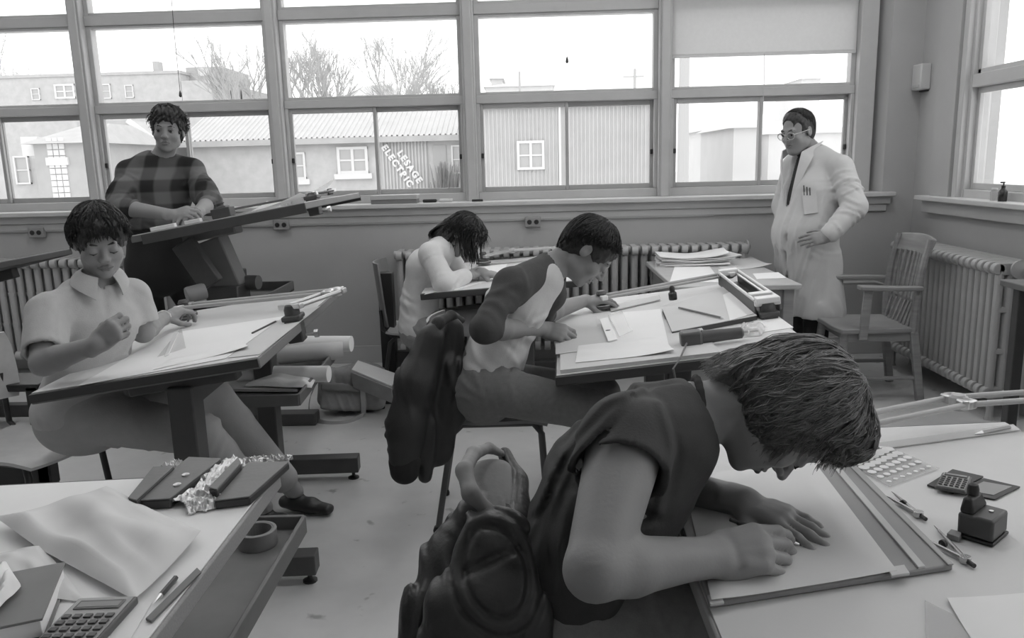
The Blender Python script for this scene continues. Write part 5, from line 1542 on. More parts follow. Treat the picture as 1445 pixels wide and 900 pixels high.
# ---- window sill things
def sill_at(u, v): return at_y(u, v, -.19)
p = sill_at(526, 287); q = sill_at(590, 285)
t = thing('flat_box', 'long pale flat box lying on the window sill', 'box', ((p.x + q.x) / 2, -.19, ZS)); w = (q.x - p.x) / 2
MB().bb(-w, w, -.065, .065, 0, .035).build('tray', M_GREYCARD, t, .002); MB().bb(-w - .004, w + .004, -.069, .069, .030, .062).build('lid', mat('pale_carton', .52, .7), t, .003)
for i, (u, m, l) in enumerate(((606, M_BLACK, 'dark'), (629, M_PAPERG, 'pale grey'))):
    p = sill_at(u, 282); tag(MB().box((0, 0, .012), (.10, .05, .024)).build('blackboard_eraser', m, None, .008), l + ' felt eraser on the window sill', 'eraser', 'felt erasers on the sill').location = (p.x, -.17, ZS)
p = sill_at(674, 284); tag(MB().box((0, 0, .008), (.08, .03, .016)).build('sill_clip', M_BLACK, None, .004), 'small dark clip on the window sill near the post', 'clip').location = (p.x, -.2, ZS)
p = sill_at(437, 284); tag(MB().box((0, 0, .007), (.06, .03, .014)).build('sill_clip', M_BLACK, None, .004), 'small dark clip on the window sill behind the raised drafting table', 'clip').location = (p.x, -.2, ZS)
xs = XW - .03
p = at_x(1414, 286, xs)
t = thing('ink_bottle', 'dark bottle with pump top on the right-hand window sill', 'bottle', (xs, p.y, 1.16))
MB().lathe((0, 0, 0), [(.022, 0), (.024, .005), (.024, .055), (.013, .07), (.010, .075)], 18).build('body', mat('dark_glass_bottle', .03, .2), t, smooth=True)
MB().lathe((0, 0, .075), [(.011, 0), (.011, .014), (.004, .016), (.004, .03)], 14).build('pump', M_BLACK, t, smooth=True); MB().box((-.006, 0, .107), (.026, .008, .008)).build('spout', M_BLACK, t, .002)
p = at_x(1402, 284, xs)
t = thing('glass_jar', 'small clear jar beside the dark pump bottle on the right-hand sill', 'jar', (xs + .005, p.y + .01, 1.16))
MB().lathe((0, 0, 0), [(.019, 0), (.020, .05), (.016, .056), (.016, .06)], 18).build('body', mat('jar_glass', .5, .15, alpha=.5), t, smooth=True); MB().lathe((0, 0, .06), [(.018, 0), (.018, .012)], 16).build('lid', M_PAPERG, t, .001)

# ---- paper on the table at the left edge
lying(B9, 'crumpled_paper', 'crumpled pale paper on the dark table at the left edge', 'paper', M_PAPER, None, .003, .001, {0: .04}, ab=[(.45, .06), (.78, .03), (.80, .4), (.45, .42)], wav=.05, seed=14)

# ---- pencil in the hand of the foreground student
a, b = at_d(1030, 733, 1.365), Vector(B5.pt(*B5.hit(1138, 772, .0165), .0165))
t = thing('lead_holder', 'metal lead holder held by the long haired student', 'pencil', a); d = b - a
MB().tube([Vector((0, 0, 0)), d * .10, d * .10, d * .72], [.0030, .0034, .0045, .0045], 10).build('barrel', M_BLACK, t, smooth=True)
MB().tube([d * .72, d * .9], [.0045, .0026], 10).build('cone', M_STEEL, t, smooth=True)
MB().tube([d * .9, d], [.0014, .0005], 8).build('lead', M_PENCIL, t)
MB().tube([d * .28, d * .42], [.0048, .0048], 10).build('grip_ring', M_STEEL, t, smooth=True)
# ------------------------------------------------------------------ jackets and the bag
M_NYLON = mat('black_nylon', .026, .55, .15, 20, .1, 120)
M_LEATHER = mat('black_leather', .042, .38, .15, 25, .22, 60, spec=.6)
M_LINING = mat('pale_quilted_lining', .26, .6, .08, 12, .1, 60)
M_CANVAS = mat('canvas_bag', .30, .8, .1, 25, .12, 160)

def jacket_back():
    t = thing('jacket', 'dark jacket hung over the back of the chair of the student in the baseball tee', 'jacket', (-.45, -2.82, 0))
    def q(u, v, d): return _np(at_d(u, v, d * 1.045))
    F = Field()
    F.ecap(q(628, 462, 2.96), q(616, 560, 2.92), .075, .115, [1, 0, 0], .55, .07)
    F.ecap(q(616, 560, 2.92), q(606, 640, 2.90), .110, .085, [1, 0, 0], .50, .07)
    F.cap(q(618, 458, 2.90), q(640, 452, 3.02), .030, .034, .03)
    F.chain([q(606, 478, 2.84), q(584, 540, 2.80), q(572, 600, 2.80), q(570, 648, 2.80)], [.050, .058, .060, .056], .06)
    F.ecap(q(632, 520, 2.90), q(634, 590, 2.90), .06, .05, [1, 0, 0], .6, .06)
    F.chain([q(604, 600, 2.86), q(600, 672, 2.86)], [.04, .026], .02)
    F.cut(q(570, 668, 2.80), [0, 0, -1], .006, .075, q(570, 690, 2.80))
    for (u, v, d_, rr) in ((590, 540, (1, 0, .3), .16), (620, 520, (1, 0, -.2), .16), (575, 620, (.2, 0, 1), .12), (612, 610, (1, 0, .1), .14)):
        fold(F, q(u, v, 2.85), d_, .009, .06, rr, 1)
    sdf_obj(F, 'shell', M_NYLON, t, .008)
    C = Field(); C.chain([q(606, 484, 2.82), q(618, 456, 2.86), q(636, 446, 2.95), q(652, 452, 3.02)], [.014, .02, .02, .014], .02)
    sdf_obj(C, 'collar', mat('dark_knit_collar', .05, .85, .1, 60, .2, 200), t, .006)
    C = Field(); a = q(571, 652, 2.80); C.ecap(a, a + [-.002, 0, -.035], .060, .054, [1, 0, 0], .9, .01)
    sdf_obj(C, 'cuff', mat('black_knit', .02, .9), t, .007)
jacket_back()

def jacket_front():
    t = thing('leather_jacket', 'black padded leather jacket with pale lining hung on the nearest chair', 'jacket', (-.2, -4.62, 0))
    def q(u, v, d): return _np(at_d(u, v, d))
    F = Field()
    # back panel towards the camera, sleeve hanging at the left
    F.ecap(q(702, 742, 1.37), q(688, 860, 1.34), .058, .100, [1, .1, 0], .45, .03)
    F.ecap(q(690, 860, 1.34), q(680, 990, 1.32), .105, .130, [1, .1, 0], .52, .03)
    F.chain([q(668, 726, 1.50), q(640, 790, 1.50), q(622, 860, 1.47), q(612, 960, 1.45)], [.034, .058, .062, .065], .02)
    F.chain([q(712, 640, 1.62), q(726, 680, 1.58), q(722, 740, 1.50)], [.014, .024, .044], .02)
    F.cap(q(648, 740, 1.60), q(610, 850, 1.60), .030, .040, .02)
    # quilted shapes pressed into the panel
    n0 = nrm(_np(CAM_POS) - q(698, 810, 1.30))
    ex = nrm(np.cross([0, 0, 1], n0) * -1 + np.array([0, 0, -.28])); ex = nrm(ex - n0 * (ex @ n0)); ey = np.cross(n0, ex)
    if ey[2] < 0: ey = -ey
    c0 = q(700, 806, 1.30)
    def quilt(X, Y, Z):
        x = (X - c0[0]) * ex[0] + (Y - c0[1]) * ex[1] + (Z - c0[2]) * ex[2]; y = (X - c0[0]) * ey[0] + (Y - c0[1]) * ey[1] + (Z - c0[2]) * ey[2]; z = (X - c0[0]) * n0[0] + (Y - c0[1]) * n0[1] + (Z - c0[2]) * n0[2]
        o = 0
        for (rx, ry) in ((.052, .075), (.076, .104)):
            r = np.sqrt((x / rx) ** 2 + (y / ry) ** 2); o = o + .010 * np.exp(-(((r - 1) * rx) / .0045) ** 2)
        ins = (np.sqrt((x / .052) ** 2 + (y / .075) ** 2) < 1)
        for yy in (.014, -.010 + .034): o = o + np.where(ins, .009 * np.exp(-((y - yy + .1 * x) / .0042) ** 2), 0)
        return o * np.exp(-(z / .09) ** 2)
    F.warp(quilt, c0 - .16, c0 + .16)
    for (u, v, d, dd, rr) in ((628, 800, 1.45, (1, 0, .3), .13), (615, 880, 1.43, (.9, 0, -.2), .12), (660, 760, 1.42, (.6, 0, .8), .10), (660, 880, 1.36, (1, 0, .2), .12)):
        fold(F, q(u, v, d), dd, .007, .05, rr, 2)
    sdf_obj(F, 'shell', M_LEATHER, t, .0065, [(c0 - .11, c0 + .11, .0042)])
    C = Field()
    pts = [q(722, 742, 1.42), q(690, 722, 1.40), q(664, 696, 1.40), q(655, 664, 1.44), q(668, 640, 1.52), q(690, 632, 1.58), q(708, 640, 1.60)]
    C.chain(pts, [.009, .012, .015, .015, .013, .010, .008], .01)
    sdf_obj(C, 'collar_edge', M_LINING, t, .005)
    L = Field(); L.ecap(q(690, 664, 1.57), q(698, 722, 1.49), .046, .040, [1, 0, 0], .35, .02); fold(L, q(688, 690, 1.5), (1, 0, .1), .006, .02, .06, 0)
    sdf_obj(L, 'lining', M_LINING, t, .005)
jacket_front()

def bag():
    p = at_z(492, 590, 0); q = at_z(545, 560, 0)
    t = thing('canvas_bag', 'grey canvas shoulder bag lying on the floor behind the tray of rolls', 'bag', (p.x, p.y + .14, 0), .12)
    F = Field(); o = _np(t.location); c, s = math.cos(.12), math.sin(.12)
    def w(x, y, z): return o + np.array([c * x - s * y, s * x + c * y, z])
    R = np.array([[c, -s, 0], [s, c, 0], [0, 0, 1]]) @ np.array(Euler((-.35, .12, 0)).to_matrix())
    F.box(w(.0, .02, .13), [.20, .10, .12], R, .05, .02)
    F.ell(w(.06, .10, .15), [.19, .13, .12], R, .04)
    F.cut(w(0, 0, .004), [0, 0, -1], .004)
    fold(F, w(0, -.05, .15), (1, 0, .2), .012, .06, .2, 0); fold(F, w(.1, 0, .2), (.4, 0, 1), .012, .06, .18, 1)
    sdf_obj(F, 'body', M_CANVAS, t, .009)
    F = Field(); F.box(w(-.04, -.085, .115), [.135, .022, .080], R, .016, .01); fold(F, w(-.04, -.1, .12), (1, 0, .4), .006, .04, .12, 0); sdf_obj(F, 'front_pocket', M_CANVAS, t, .007)
    F = Field(); F.box(w(-.04, -.108, .178), [.130, .010, .022], R, .008, .01); sdf_obj(F, 'pocket_flap', mat('canvas_dark', .22, .8), t, .007)
    st = mat('webbing_strap', .36, .8)
    inv = parent_world(t).inverted()
    def sheet(pts, wd): return MB()
    def ribbon(pts, wdir, wd):
        P = [Vector(x) for x in pts]
        def fn(u, v):
            s_ = u * (len(P) - 1); i = min(int(s_), len(P) - 2); k = s_ - i
            k0, k1, k2, k3 = P[max(i - 1, 0)], P[i], P[i + 1], P[min(i + 2, len(P) - 1)]
            q_ = .5 * ((2 * k1) + (k2 - k0) * k + (2 * k0 - 5 * k1 + 4 * k2 - k3) * k * k + (3 * k1 - k0 - 3 * k2 + k3) * k ** 3)
            return q_ + Vector(wdir) * (v - .5) * wd
        return MB().sheet(fn, 30, 2, .004)
    ribbon([(.07, -.14, .02), (.075, -.145, .10), (.07, -.10, .22), (.05, .0, .27)], (1, 0, .1), .028).build('strap', st, t, smooth=True)
    ribbon([(.07, -.145, .02), (-.02, -.23, .006), (-.14, -.22, .006), (-.235, -.14, .03), (-.235, -.10, .12), (-.20, -.03, .20)], (.3, .3, .9), .026).build('strap', st, t, smooth=True)
    g = thing('folder', 'pale folder sticking up out of the canvas bag on the floor', 'folder', w(.04, .17, .20), .0)
    A_, B_, C_, D_ = [_np(at_d(u, v, d)) for u, v, d in ((496, 521, 4.62), (553, 544, 4.58), (563, 528, 4.72), (505, 508, 4.76))]
    gl = Vector(w(.04, .17, .20)); g.location = gl
    P = [Vector(x) - gl for x in (A_, B_, C_, D_)]
    MB().sheet(lambda u, v: (P[0] * (1 - u) + P[1] * u) * (1 - v) + (P[3] * (1 - u) + P[2] * u) * v, 6, 6, .012).build('cover', M_PAPERG, g, .002)
    D0 = Vector((0, .03, -.10)); 
    MB().sheet(lambda u, v: (P[0] * (1 - u) + P[1] * u) + D0 * v + Vector((0, 0, -.012)), 6, 6, .01).build('spine', M_CANVAS, g, .002)
bag()
def on(B, u, v, h): return _np(B.pt(*B.hit(u, v, h), h))      # a point h above the board, seen at u, v
def A(u, v, d): return _np(at_d(u, v, d))

def torso(F, P, side, w=(.165, .140, .160, .125), flat=(.72, .72, .70, .62), off=0.0, k=.03):
    """P: pelvis, waist, chest, neck base"""
    q = [x + off for x in w]
    F.ecap(P[0], P[1], q[0], q[1], side, flat[0], k); F.ecap(P[1], P[2], q[1], q[2], side, flat[1], k)
    c = P[2] + (P[3] - P[2]) * .72
    F.ecap(P[2], c, q[2], q[3], side, flat[2], k)

def arm(F, s, e, w, r=(.052, .040, .037, .028), off=0.0, k=.012):
    m = e + (w - e) * .28
    F.cap(s, e, r[0] + off, r[1] + off, k); F.chain([e, m, w], [r[1] + off, r[2] * 1.08 + off, r[3] + off], k)

def leg(F, h, kn, an, r=(.085, .060, .040), off=0.0, k=.015):
    F.cap(h, kn, r[0] + off, r[1] + off, k); m = kn + (an - kn) * .3
    F.chain([kn, m, an], [r[1] + off, r[1] * .95 + off, r[2] + off], k)

def shoe(t, a, d, m, sz=1.0, name='shoe', low=True):
    F = Field(); d = nrm(_np(d) * [1, 1, 0]); a = _np(a); R = np.stack([d, np.cross([0, 0, 1], d), [0, 0, 1]], 1)
    c = np.array([a[0], a[1], 0])
    F.ecap(c + d * -.05 + [0, 0, .042], c + d * .07 + [0, 0, .036], .034 * sz, .042 * sz, R[:, 1], .85, .02)
    F.ecap(c + d * .07 + [0, 0, .034], c + d * .155 + [0, 0, .026], .042 * sz, .034 * sz, R[:, 1], .62, .02)
    F.cap(c + [0, 0, .05], c + [0, 0, .10], .037 * sz, .034 * sz, .02)
    F.cut(c + [0, 0, .002], [0, 0, -1], .003)
    return sdf_obj(F, name, m, t, .006)

def scalp_locks(p, R, n, seed, crown=(0, -.035, .118), th=(1.15, 1.7, 2.2), r=.004, lift=1.05, jit=.02, rad=(.083, .104, .096), cen=(0, -.014, .026), tail=0.0, grav=None, curl=0.0, az=None, segs=7, th0=.08, swirl=.2, side_tail=None):
    """locks running from the crown over the scalp; th: reach to the front, sides, back"""
    rnd = random.Random(seed); out = []
    c = np.array(cen); cr = np.array(crown) - c
    e3 = cr / np.linalg.norm(cr); e1 = np.array([1., 0, 0]); e1 -= e3 * (e1 @ e3); e1 /= np.linalg.norm(e1); e2 = np.cross(e3, e1)
    g = None if grav is None else R.T @ nrm(grav)
    for i in range(n):
        ph = rnd.uniform(0, 2 * PI) if az is None else rnd.uniform(*az)
        fr = math.sin(ph)
        tm = (th[1] + (th[0] - th[1]) * max(0, fr) ** 1.2 if fr > 0 else th[1] + (th[2] - th[1]) * (-fr)) * rnd.uniform(.82, 1.06)
        lf = lift + rnd.uniform(-.02, .05); pts = []
        a0 = rnd.uniform(th0, max(th0 + .05, tm * .75)); sw = rnd.uniform(-swirl, swirl)
        for j in range(segs):
            s = j / (segs - 1); t = a0 + (tm - a0) * s; pp = ph + sw * s
            d = e3 * math.cos(t) + (e1 * math.cos(pp) + e2 * math.sin(pp)) * math.sin(t)
            k = 1 / math.sqrt(sum((d[q] / rad[q]) ** 2 for q in range(3)))
            w = curl * math.sin(s * 9 + i)
            l = c + d * k * (lf + .05 * math.sin(s * PI)) + np.array([rnd.uniform(-1, 1), rnd.uniform(-1, 1), rnd.uniform(-1, 1)]) * jit * s * .5 + np.array([w, w * .5, -w])
            pts.append(l)
        L = tail if not side_tail else tail + side_tail * max(0, -fr)
        if L:
            dirn = pts[-1] - pts[-2]; dirn /= np.linalg.norm(dirn)
            for j in range(3):
                if g is not None: dirn = dirn * .6 + g * .5; dirn /= np.linalg.norm(dirn)
                pts.append(pts[-1] + dirn * L / 3 * rnd.uniform(.7, 1.2))
        out.append(([p(*q) for q in pts], r * rnd.uniform(.7, 1.3)))
    return out

def hair_cap(t, p, R, m, fringe=.30, sides=.02, low=-.05, puff=1.0, o_=None, name='hair', sz=1.0, extra=None, noise_=.004, face=True):
    F = Field()
    o = _np(p(0, 0, 0))
    F.ell(p(0, -.016, .030), np.array([.083, .104, .094]) * puff * sz, R, .02)
    F.ell(p(0, -.060, -.025), np.array([.066, .050, .060]) * puff * sz, R, .02)
    if extra: extra(F)
    # the face is left clear
    if face:
        F.ell(p(0, .105, -.045), np.array([.072, .075, .105]) * sz, R, .01, sub=True)
        for e in (-1, 1): F.ell(p(e * .086, .018, -.045), np.array([.030, .040, .050]) * sz, R, .008, sub=True)
    iR = np.linalg.inv(R)
    def nz(X, Y, Z):
        x = X - o[0]; y = Y - o[1]; z = Z - o[2]
        lx = iR[0, 0] * x + iR[0, 1] * y + iR[0, 2] * z; ly = iR[1, 0] * x + iR[1, 1] * y + iR[1, 2] * z; lz = iR[2, 0] * x + iR[2, 1] * y + iR[2, 2] * z
        a = np.arctan2(ly + .03, lx)
        return noise_ * (np.sin(a * 19 + 6 * np.sin(lz * 40)) * .6 + np.sin(a * 37 + lz * 60) * .4)
    F.warp(nz)
    return sdf_obj(F, name, m, t, .006)

_V = Vector
# ================================================================== the long haired student in the foreground
def person_front():
    t = thing('person', 'long haired student in a dark cap sleeved tee bent low over the nearest drafting table', 'person', (-.02, -4.58, 0))
    side = np.array([.05, -1, .05])
    P = [A(800, 894, 1.52), A(798, 808, 1.50), A(872, 682, 1.48), A(962, 588, 1.47)]
    hR = frame([.24, -.06, -.97], [.96, .02, .24]); ho = A(1106, 583, 1.45)
    sR, eR, wR = A(884, 622, 1.32), A(839, 804, 1.15), on(B5, 1003, 785, .052)
    sL, eL, wL = A(945, 650, 1.62), A(938, 690, 1.66), on(B5, 1050, 708, .046)
    hipR, knR, anR = A(800, 893, 1.42), _np((.42, -4.66, .615)), _np((.34, -4.70, .09))
    hipL, knL, anL = A(806, 888, 1.60), _np((.44, -4.42, .60)), _np((.36, -4.40, .09))
    B = Field()
    torso(B, P, side)
    B.cap(P[3], ho + hR @ [0, -.035, -.05], .056, .056, .03)
    B.cap(P[3], sR, .05, .058, .03); B.cap(P[3], sL, .05, .055, .03)
    p = add_head(B, ho, hR, 1.0, .95, 1.05, lids=True)
    arm(B, sR, eR, wR, (.064, .044, .041, .030)); arm(B, sL, eL, wL, (.056, .044, .040, .029))
    dR = on(B5, 1086, 772, .054) - wR
    tipsR, _ = add_hand(B, wR, dR, [.10, -.52, .85], 1, (.40, .58, .72, .82), (.90, .26, -.36), .30, sz=1.10, spread=.01, fcurl=(.8, 1.0, .6))
    dL = on(B5, 1112, 733, .036) - wL
    wLh = wL.copy()
    tipsL, _ = add_hand(B, wLh, dL, [.05, -.1, 1], -1, (.16, .16, .18, .2), (.75, .65, -.2), .1, spread=.11)
    leg(B, hipR, knR, anR); leg(B, hipL, knL, anL)
    fine = [(ho - .17, ho + .17, .0045), (wR - [.03, .09, .07], wR + [.20, .12, .08], .0034), (wL - [.02, .08, .06], wL + [.2, .1, .06], .0040)]
    sdf_obj(B, 'body', M_SKIN2, t, .008, fine)
    # dark tee
    S = Field()
    torso(S, P, side, off=.014)
    S.cap(P[3], sR, .062, .070, .03); S.cap(P[3], sL, .062, .070, .03)
    S.cap(sR, sR + (eR - sR) * .45, .076, .078, .02); S.cap(sL, sL + (eL - sL) * .35, .072, .070, .02)
    S.ecap(P[0], P[1], .172, .150, side, .74, .03)
    S.cut(P[0] + (P[1] - P[0]) * .12, P[0] - P[1], .01)
    neck = nrm(ho - P[3])
    S.cap(P[3] + neck * .035 + hR @ [0, .0, 0], ho, .070, .085, .008, sub=True)
    a = nrm(eR - sR); S.cap(sR + a * .055, sR + a * .4, .0675, .065, .004, sub=True)
    sleeve_end(S, sR + a * .072, nrm(a + [.15, 0, .1]), .18, .095); a2 = nrm(eL - sL)
    sp = nrm(P[2] - P[0]); nb = np.cross(sp, side)
    fold(S, P[1], nrm(nb + sp * .5), .008, .10, .22, .3, 0, sp); fold(S, P[2] + side * .12, nrm(nb + sp * .3), .006, .09, .19, 1.0, 0, sp)
    fold(S, A(800, 700, 1.42), nb, .008, .085, .20, 2.0, 0, nrm(sp + side * .3)); fold(S, A(770, 780, 1.40), nb, .008, .085, .18, 3.0, 0, sp)
    fold(S, A(890, 570, 1.44), nrm([.2, -.6, .6]), .006, .08, .16, 0, 0, sp)
    cd = nrm(_np(CAM_POS) - A(830, 700, 1.4))
    drapes(S, [([A(u, v, 1.38) for u, v in l], cd) for l in (((905, 548), (850, 578), (792, 640), (752, 720)), ((880, 572), (812, 640), (770, 730), (752, 810)), ((806, 700), (792, 760), (786, 830)), ((925, 575), (940, 640), (925, 720)), ((770, 690), (742, 760)))], .0065, .0085)
    sdf_obj(S, 'tee', mat('black_cotton', .058, .8, .12, 30, .12, 250), t, .007, [(sR - .11, sR + .11, .0045)])
    ring = []; u_ = nrm(np.cross(neck, side)); v_ = np.cross(neck, u_)
    for k in range(21):
        a_ = 2 * PI * k / 20; ring.append(P[3] + neck * .030 + (u_ * math.cos(a_) * .070 + v_ * math.sin(a_) * .070))
    N = Field(); N.chain(ring, [.0075] * 21, .004); sdf_obj(N, 'neckband', mat('black_rib', .035, .9), t, .005)
    # jeans
    J = Field()
    J.ecap(P[0] - side * .02, P[0] + (P[1] - P[0]) * .35, .172, .160, side, .76, .03)
    leg(J, hipR, knR, anR, (.094, .072, .065), .0); leg(J, hipL, knL, anL, (.094, .072, .065), .0)
    fold(J, hipR + [.1, 0, .03], nrm([1, 0, .2]), .006, .05, .14, 0)
    fold(J, A(900, 880, 1.4), nrm([.8, .3, -.4]), .006, .045, .12, 1)
    sdf_obj(J, 'jeans', mat('denim_grey', .26, .85, .12, 60, .1, 300), t, .009)
    for an in (anR, anL): shoe(t, an, (1, 0, 0), M_BLACK)
    # hair: a long layered mop falling past the ear and nape
    hm = hairmat('dark_blond_hair', .20)
    def extra(F):
        F.ell(p(-.008, -.072, -.03), [.066, .052, .075], hR, .03)
        F.ell(p(.058, -.022, -.026), [.030, .050, .052], hR, .02)     # near side over the ear
        F.ell(p(-.055, -.035, -.035), [.036, .060, .070], hR, .02)
        F.ell(p(0, .060, .092), [.078, .052, .050], hR, .03)           # fringe falling forward
    F = Field()
    F.ell(p(0, -.014, .036), [.094, .112, .104], hR, .02); extra(F)
    F.ell(p(0, .118, -.050), [.100, .092, .092], hR, .012, sub=True)
    iR = np.linalg.inv(hR)
    def nz(X, Y, Z):
        q = [iR[i, 0] * (X - ho[0]) + iR[i, 1] * (Y - ho[1]) + iR[i, 2] * (Z - ho[2]) for i in range(3)]
        a = np.arctan2(q[1] + .02, q[0] * .6); return .0035 * (np.sin(a * 17 + 4 * np.sin(q[2] * 30)) + .6 * np.sin(a * 41 + q[2] * 40))
    F.warp(nz)
    cp = sdf_obj(F, 'hair', hm, t, .006)
    g = np.array([0, 0, -1.0])
    L = scalp_locks(p, hR, 520, 3, (0, -.030, .118), (1.30, 2.25, 2.25), .0034, 1.07, .008, (.093, .114, .106), (0, -.012, .032), .035, g + [-.25, 0, 0], .0015, swirl=.35, side_tail=.02, segs=9)
    L += scalp_locks(p, hR, 150, 5, (0, -.030, .118), (1.42, 1.5, 2.2), .0030, 1.10, .010, (.093, .114, .106), (0, -.012, .032), .022, g, .0015, az=(PI * .22, PI * .78), segs=9)
    L += scalp_locks(p, hR, 260, 6, (.03, -.030, .118), (1.9, 2.35, 2.3), .0030, 1.09, .008, (.093, .114, .106), (0, -.012, .032), .03, g + [-.5, 0, 0], .0015, az=(-PI * .30, PI * .10), segs=9)
    rnd = random.Random(11)
    for k in range(150):      # nape locks spreading over the collar
        x = rnd.uniform(-.08, .035); a0 = p(x * .8, -.085 + rnd.uniform(-.02, .02), .03)
        a1 = p(x * .95, -.114 + rnd.uniform(-.006, .006), -.035); a2 = p(x, -.104 + rnd.uniform(-.010, .008), -.095); a3 = a2 + (P[3] - a2) * rnd.uniform(.35, .8) + np.array([rnd.uniform(-.02, .02), x * -.3, rnd.uniform(.035, .055)])
        L.append(([a0, (a0 + a1) / 2 + hR @ [0, -.008, 0], a1, (a1 + a2) / 2 + hR @ [0, -.004, 0], a2, a3], .0034))
    strands(t, 'hair_locks', hm, L, cap=cp, keep=4, lift=.006, kids=7)
    eyes(t, p, hR, closed=True)
    lips(t, p, hR)
    # ring on a finger of the flat hand, watch band
    inv = parent_world(t).inverted()
    q = tipsL[1] * .45 + (wL + nrm(dL) * .09) * .55
    MB().ring(inv @ Vector(q - [0, 0, .001]), .0115, .0095, .005).build('finger_ring', M_STEEL, t)
    return tipsR, wR, dR, tipsL

# ================================================================== student in the raglan baseball tee
def person_baseball():
    t = thing('person', 'dark haired student in a two tone baseball tee hunched over his drafting table', 'person', (-.24, -2.84, 0))
    side = np.array([0, -1, 0])
    P = [A(684, 543, 3.104), A(702, 494, 3.093), A(728, 432, 3.093), A(776, 380, 3.093)]
    hR = frame([.62, -.12, -.78], [.78, .05, .62]); ho = A(831, 355, 3.083)
    sR, eR, wR = A(722, 404, 2.905), A(684, 464, 2.780), on(B4, 766, 464, .07)
    sL, eL, wL = A(775, 415, 3.281), A(762, 445, 3.365), on(B4, 826, 424, .055)
    hipR, knR, anR = A(686, 548, 2.999), A(832, 578, 2.905), _np((.26, -3.02, .09))
    hipL, knL, anL = A(692, 540, 3.208), A(850, 555, 3.260), _np((.30, -2.75, .09))
    B = Field(); torso(B, P, side, (.155, .130, .150, .115))
    B.cap(P[3], ho + hR @ [0, -.035, -.05], .055, .055, .03)
    B.cap(P[3], sR, .048, .052, .03); B.cap(P[3], sL, .048, .052, .03)
    p = add_head(B, ho, hR, 1.04, 1.0, 1.0, lids=True)
    arm(B, sR, eR, wR, (.050, .042, .038, .028)); arm(B, sL, eL, wL, (.050, .042, .038, .028))
    dR = on(B4, 794, 470, .045) - wR
    add_hand(B, wR, dR, [.2, -.7, .65], 1, (.7, .8, .9, 1.0), (.75, .45, -.45), .4)
    dL = on(B4, 852, 422, .05) - wL
    add_hand(B, wL, dL, [0, -.25, .95], -1, (.45, .5, .55, .6), (.65, .55, -.5), .4)
    leg(B, hipR, knR, anR); leg(B, hipL, knL, anL)
    fine = [(ho - .15, ho + .15, .005), (wR - .05, wR + [.2, .1, .1], .0045), (wL - .05, wL + [.2, .1, .1], .005)]
    sdf_obj(B, 'body', M_SKIN, t, .009, fine)
    S = Field(); torso(S, P, side, (.155, .130, .150, .115), off=.016)
    S.ecap(P[0] + (P[1] - P[0]) * .45, P[1], .162, .150, side, .74, .03)
    S.cap(P[3], sR, .050, .052, .03); S.cap(P[3], sL, .050, .052, .03)
    neck = nrm(ho - P[3]); S.cap(P[3] + neck * .03, ho, .062, .075, .008, sub=True)
    sp = nrm(P[2] - P[0])
    fold(S, P[1] + side * .1, nrm(sp + [.5, 0, 0]), .007, .07, .2, .4, 1); fold(S, P[2] + side * .1, nrm([.6, 0, .7]), .006, .06, .16, 0)
    fold(S, A(745, 480, 2.978), nrm([.8, 0, -.5]), .006, .05, .12, 1)
    sdf_obj(S, 'tee_body', mat('pale_cotton', .60, .85, .05, 20, .1, 200), t, .008)
    R_ = Field()
    for (s, e) in ((sR, eR), (sL, eL)):
        R_.cap(P[3] + (s - P[3]) * .02, s, .066, .0660, .02); R_.cap(s, e, .064, .051, .02)
        a = nrm(e - s)
        R_.cap(s + (P[2] - s) * .12, s, .062, .06, .03)
    R_.cap(P[3] + [-.04, -.06, -.02], P[3] + [-.04, .06, -.02], .060, .060, .02)
    a = nrm(wR - eR); R_.chain([eR, eR + a * .10], [.051, .048], .02); sleeve_end(R_, eR + a * .055, a, .12, .056)
    a2 = nrm(wL - eL); R_.chain([eL, eL + a2 * .05], [.050, .046], .02)
    R_.cap(P[3] + neck * .03, ho, .062, .075, .008, sub=True)
    fold(R_, (sR + eR) / 2, nrm(eR - sR), .005, .06, .12, 0, 2); fold(R_, sR, nrm([.7, -.3, .5]), .005, .06, .12, 1)
    sdf_obj(R_, 'raglan_sleeves', mat('dark_cotton', .065, .85, .12, 30, .1, 200), t, .008)
    J = Field(); J.ecap(P[0] - [0, 0, .02], P[0] + (P[1] - P[0]) * .62, .172, .160, side, .77, .03)
    J.ell(P[0] + [-.04, 0, -.01], [.13, .165, .11], None, .03)
    leg(J, hipR, knR, anR, (.096, .072, .066)); leg(J, hipL, knL, anL, (.096, .072, .066))
    fold(J, hipR + [.06, -.05, .04], nrm([.9, 0, .3]), .007, .05, .13, 0, 1); fold(J, A(660, 530, 2.978), nrm([.3, 0, .9]), .006, .05, .12, 1); fold(J, knR, nrm([1, 0, .1]), .005, .05, .12, 0)
    sdf_obj(J, 'jeans', mat('dark_denim', .20, .85, .10, 60, .1, 300), t, .009)
    Bt = Field(); Bt.ecap(P[1] - (P[1] - P[0]) * .42, P[1] - (P[1] - P[0]) * .36, .163, .161, side, .755, .01)
    for an in (anR, anL): shoe(t, an, (1, 0, 0), M_BLACK)
    hm = hairmat('near_black_hair', .022)
    cp = hair_cap(t, p, hR, hm, puff=1.04, noise_=.003, sz=1.04)
    L = scalp_locks(p, hR, 420, 31, th=(1.15, 1.45, 2.15), r=.0038, lift=1.08, jit=.010, tail=.018, grav=(0.2, 0, -1), segs=6)
    strands(t, 'hair_locks', hm, L, cap=cp, keep=2)
    eyes(t, p, hR, 1.04, closed=True); lips(t, p, hR, 1.04)

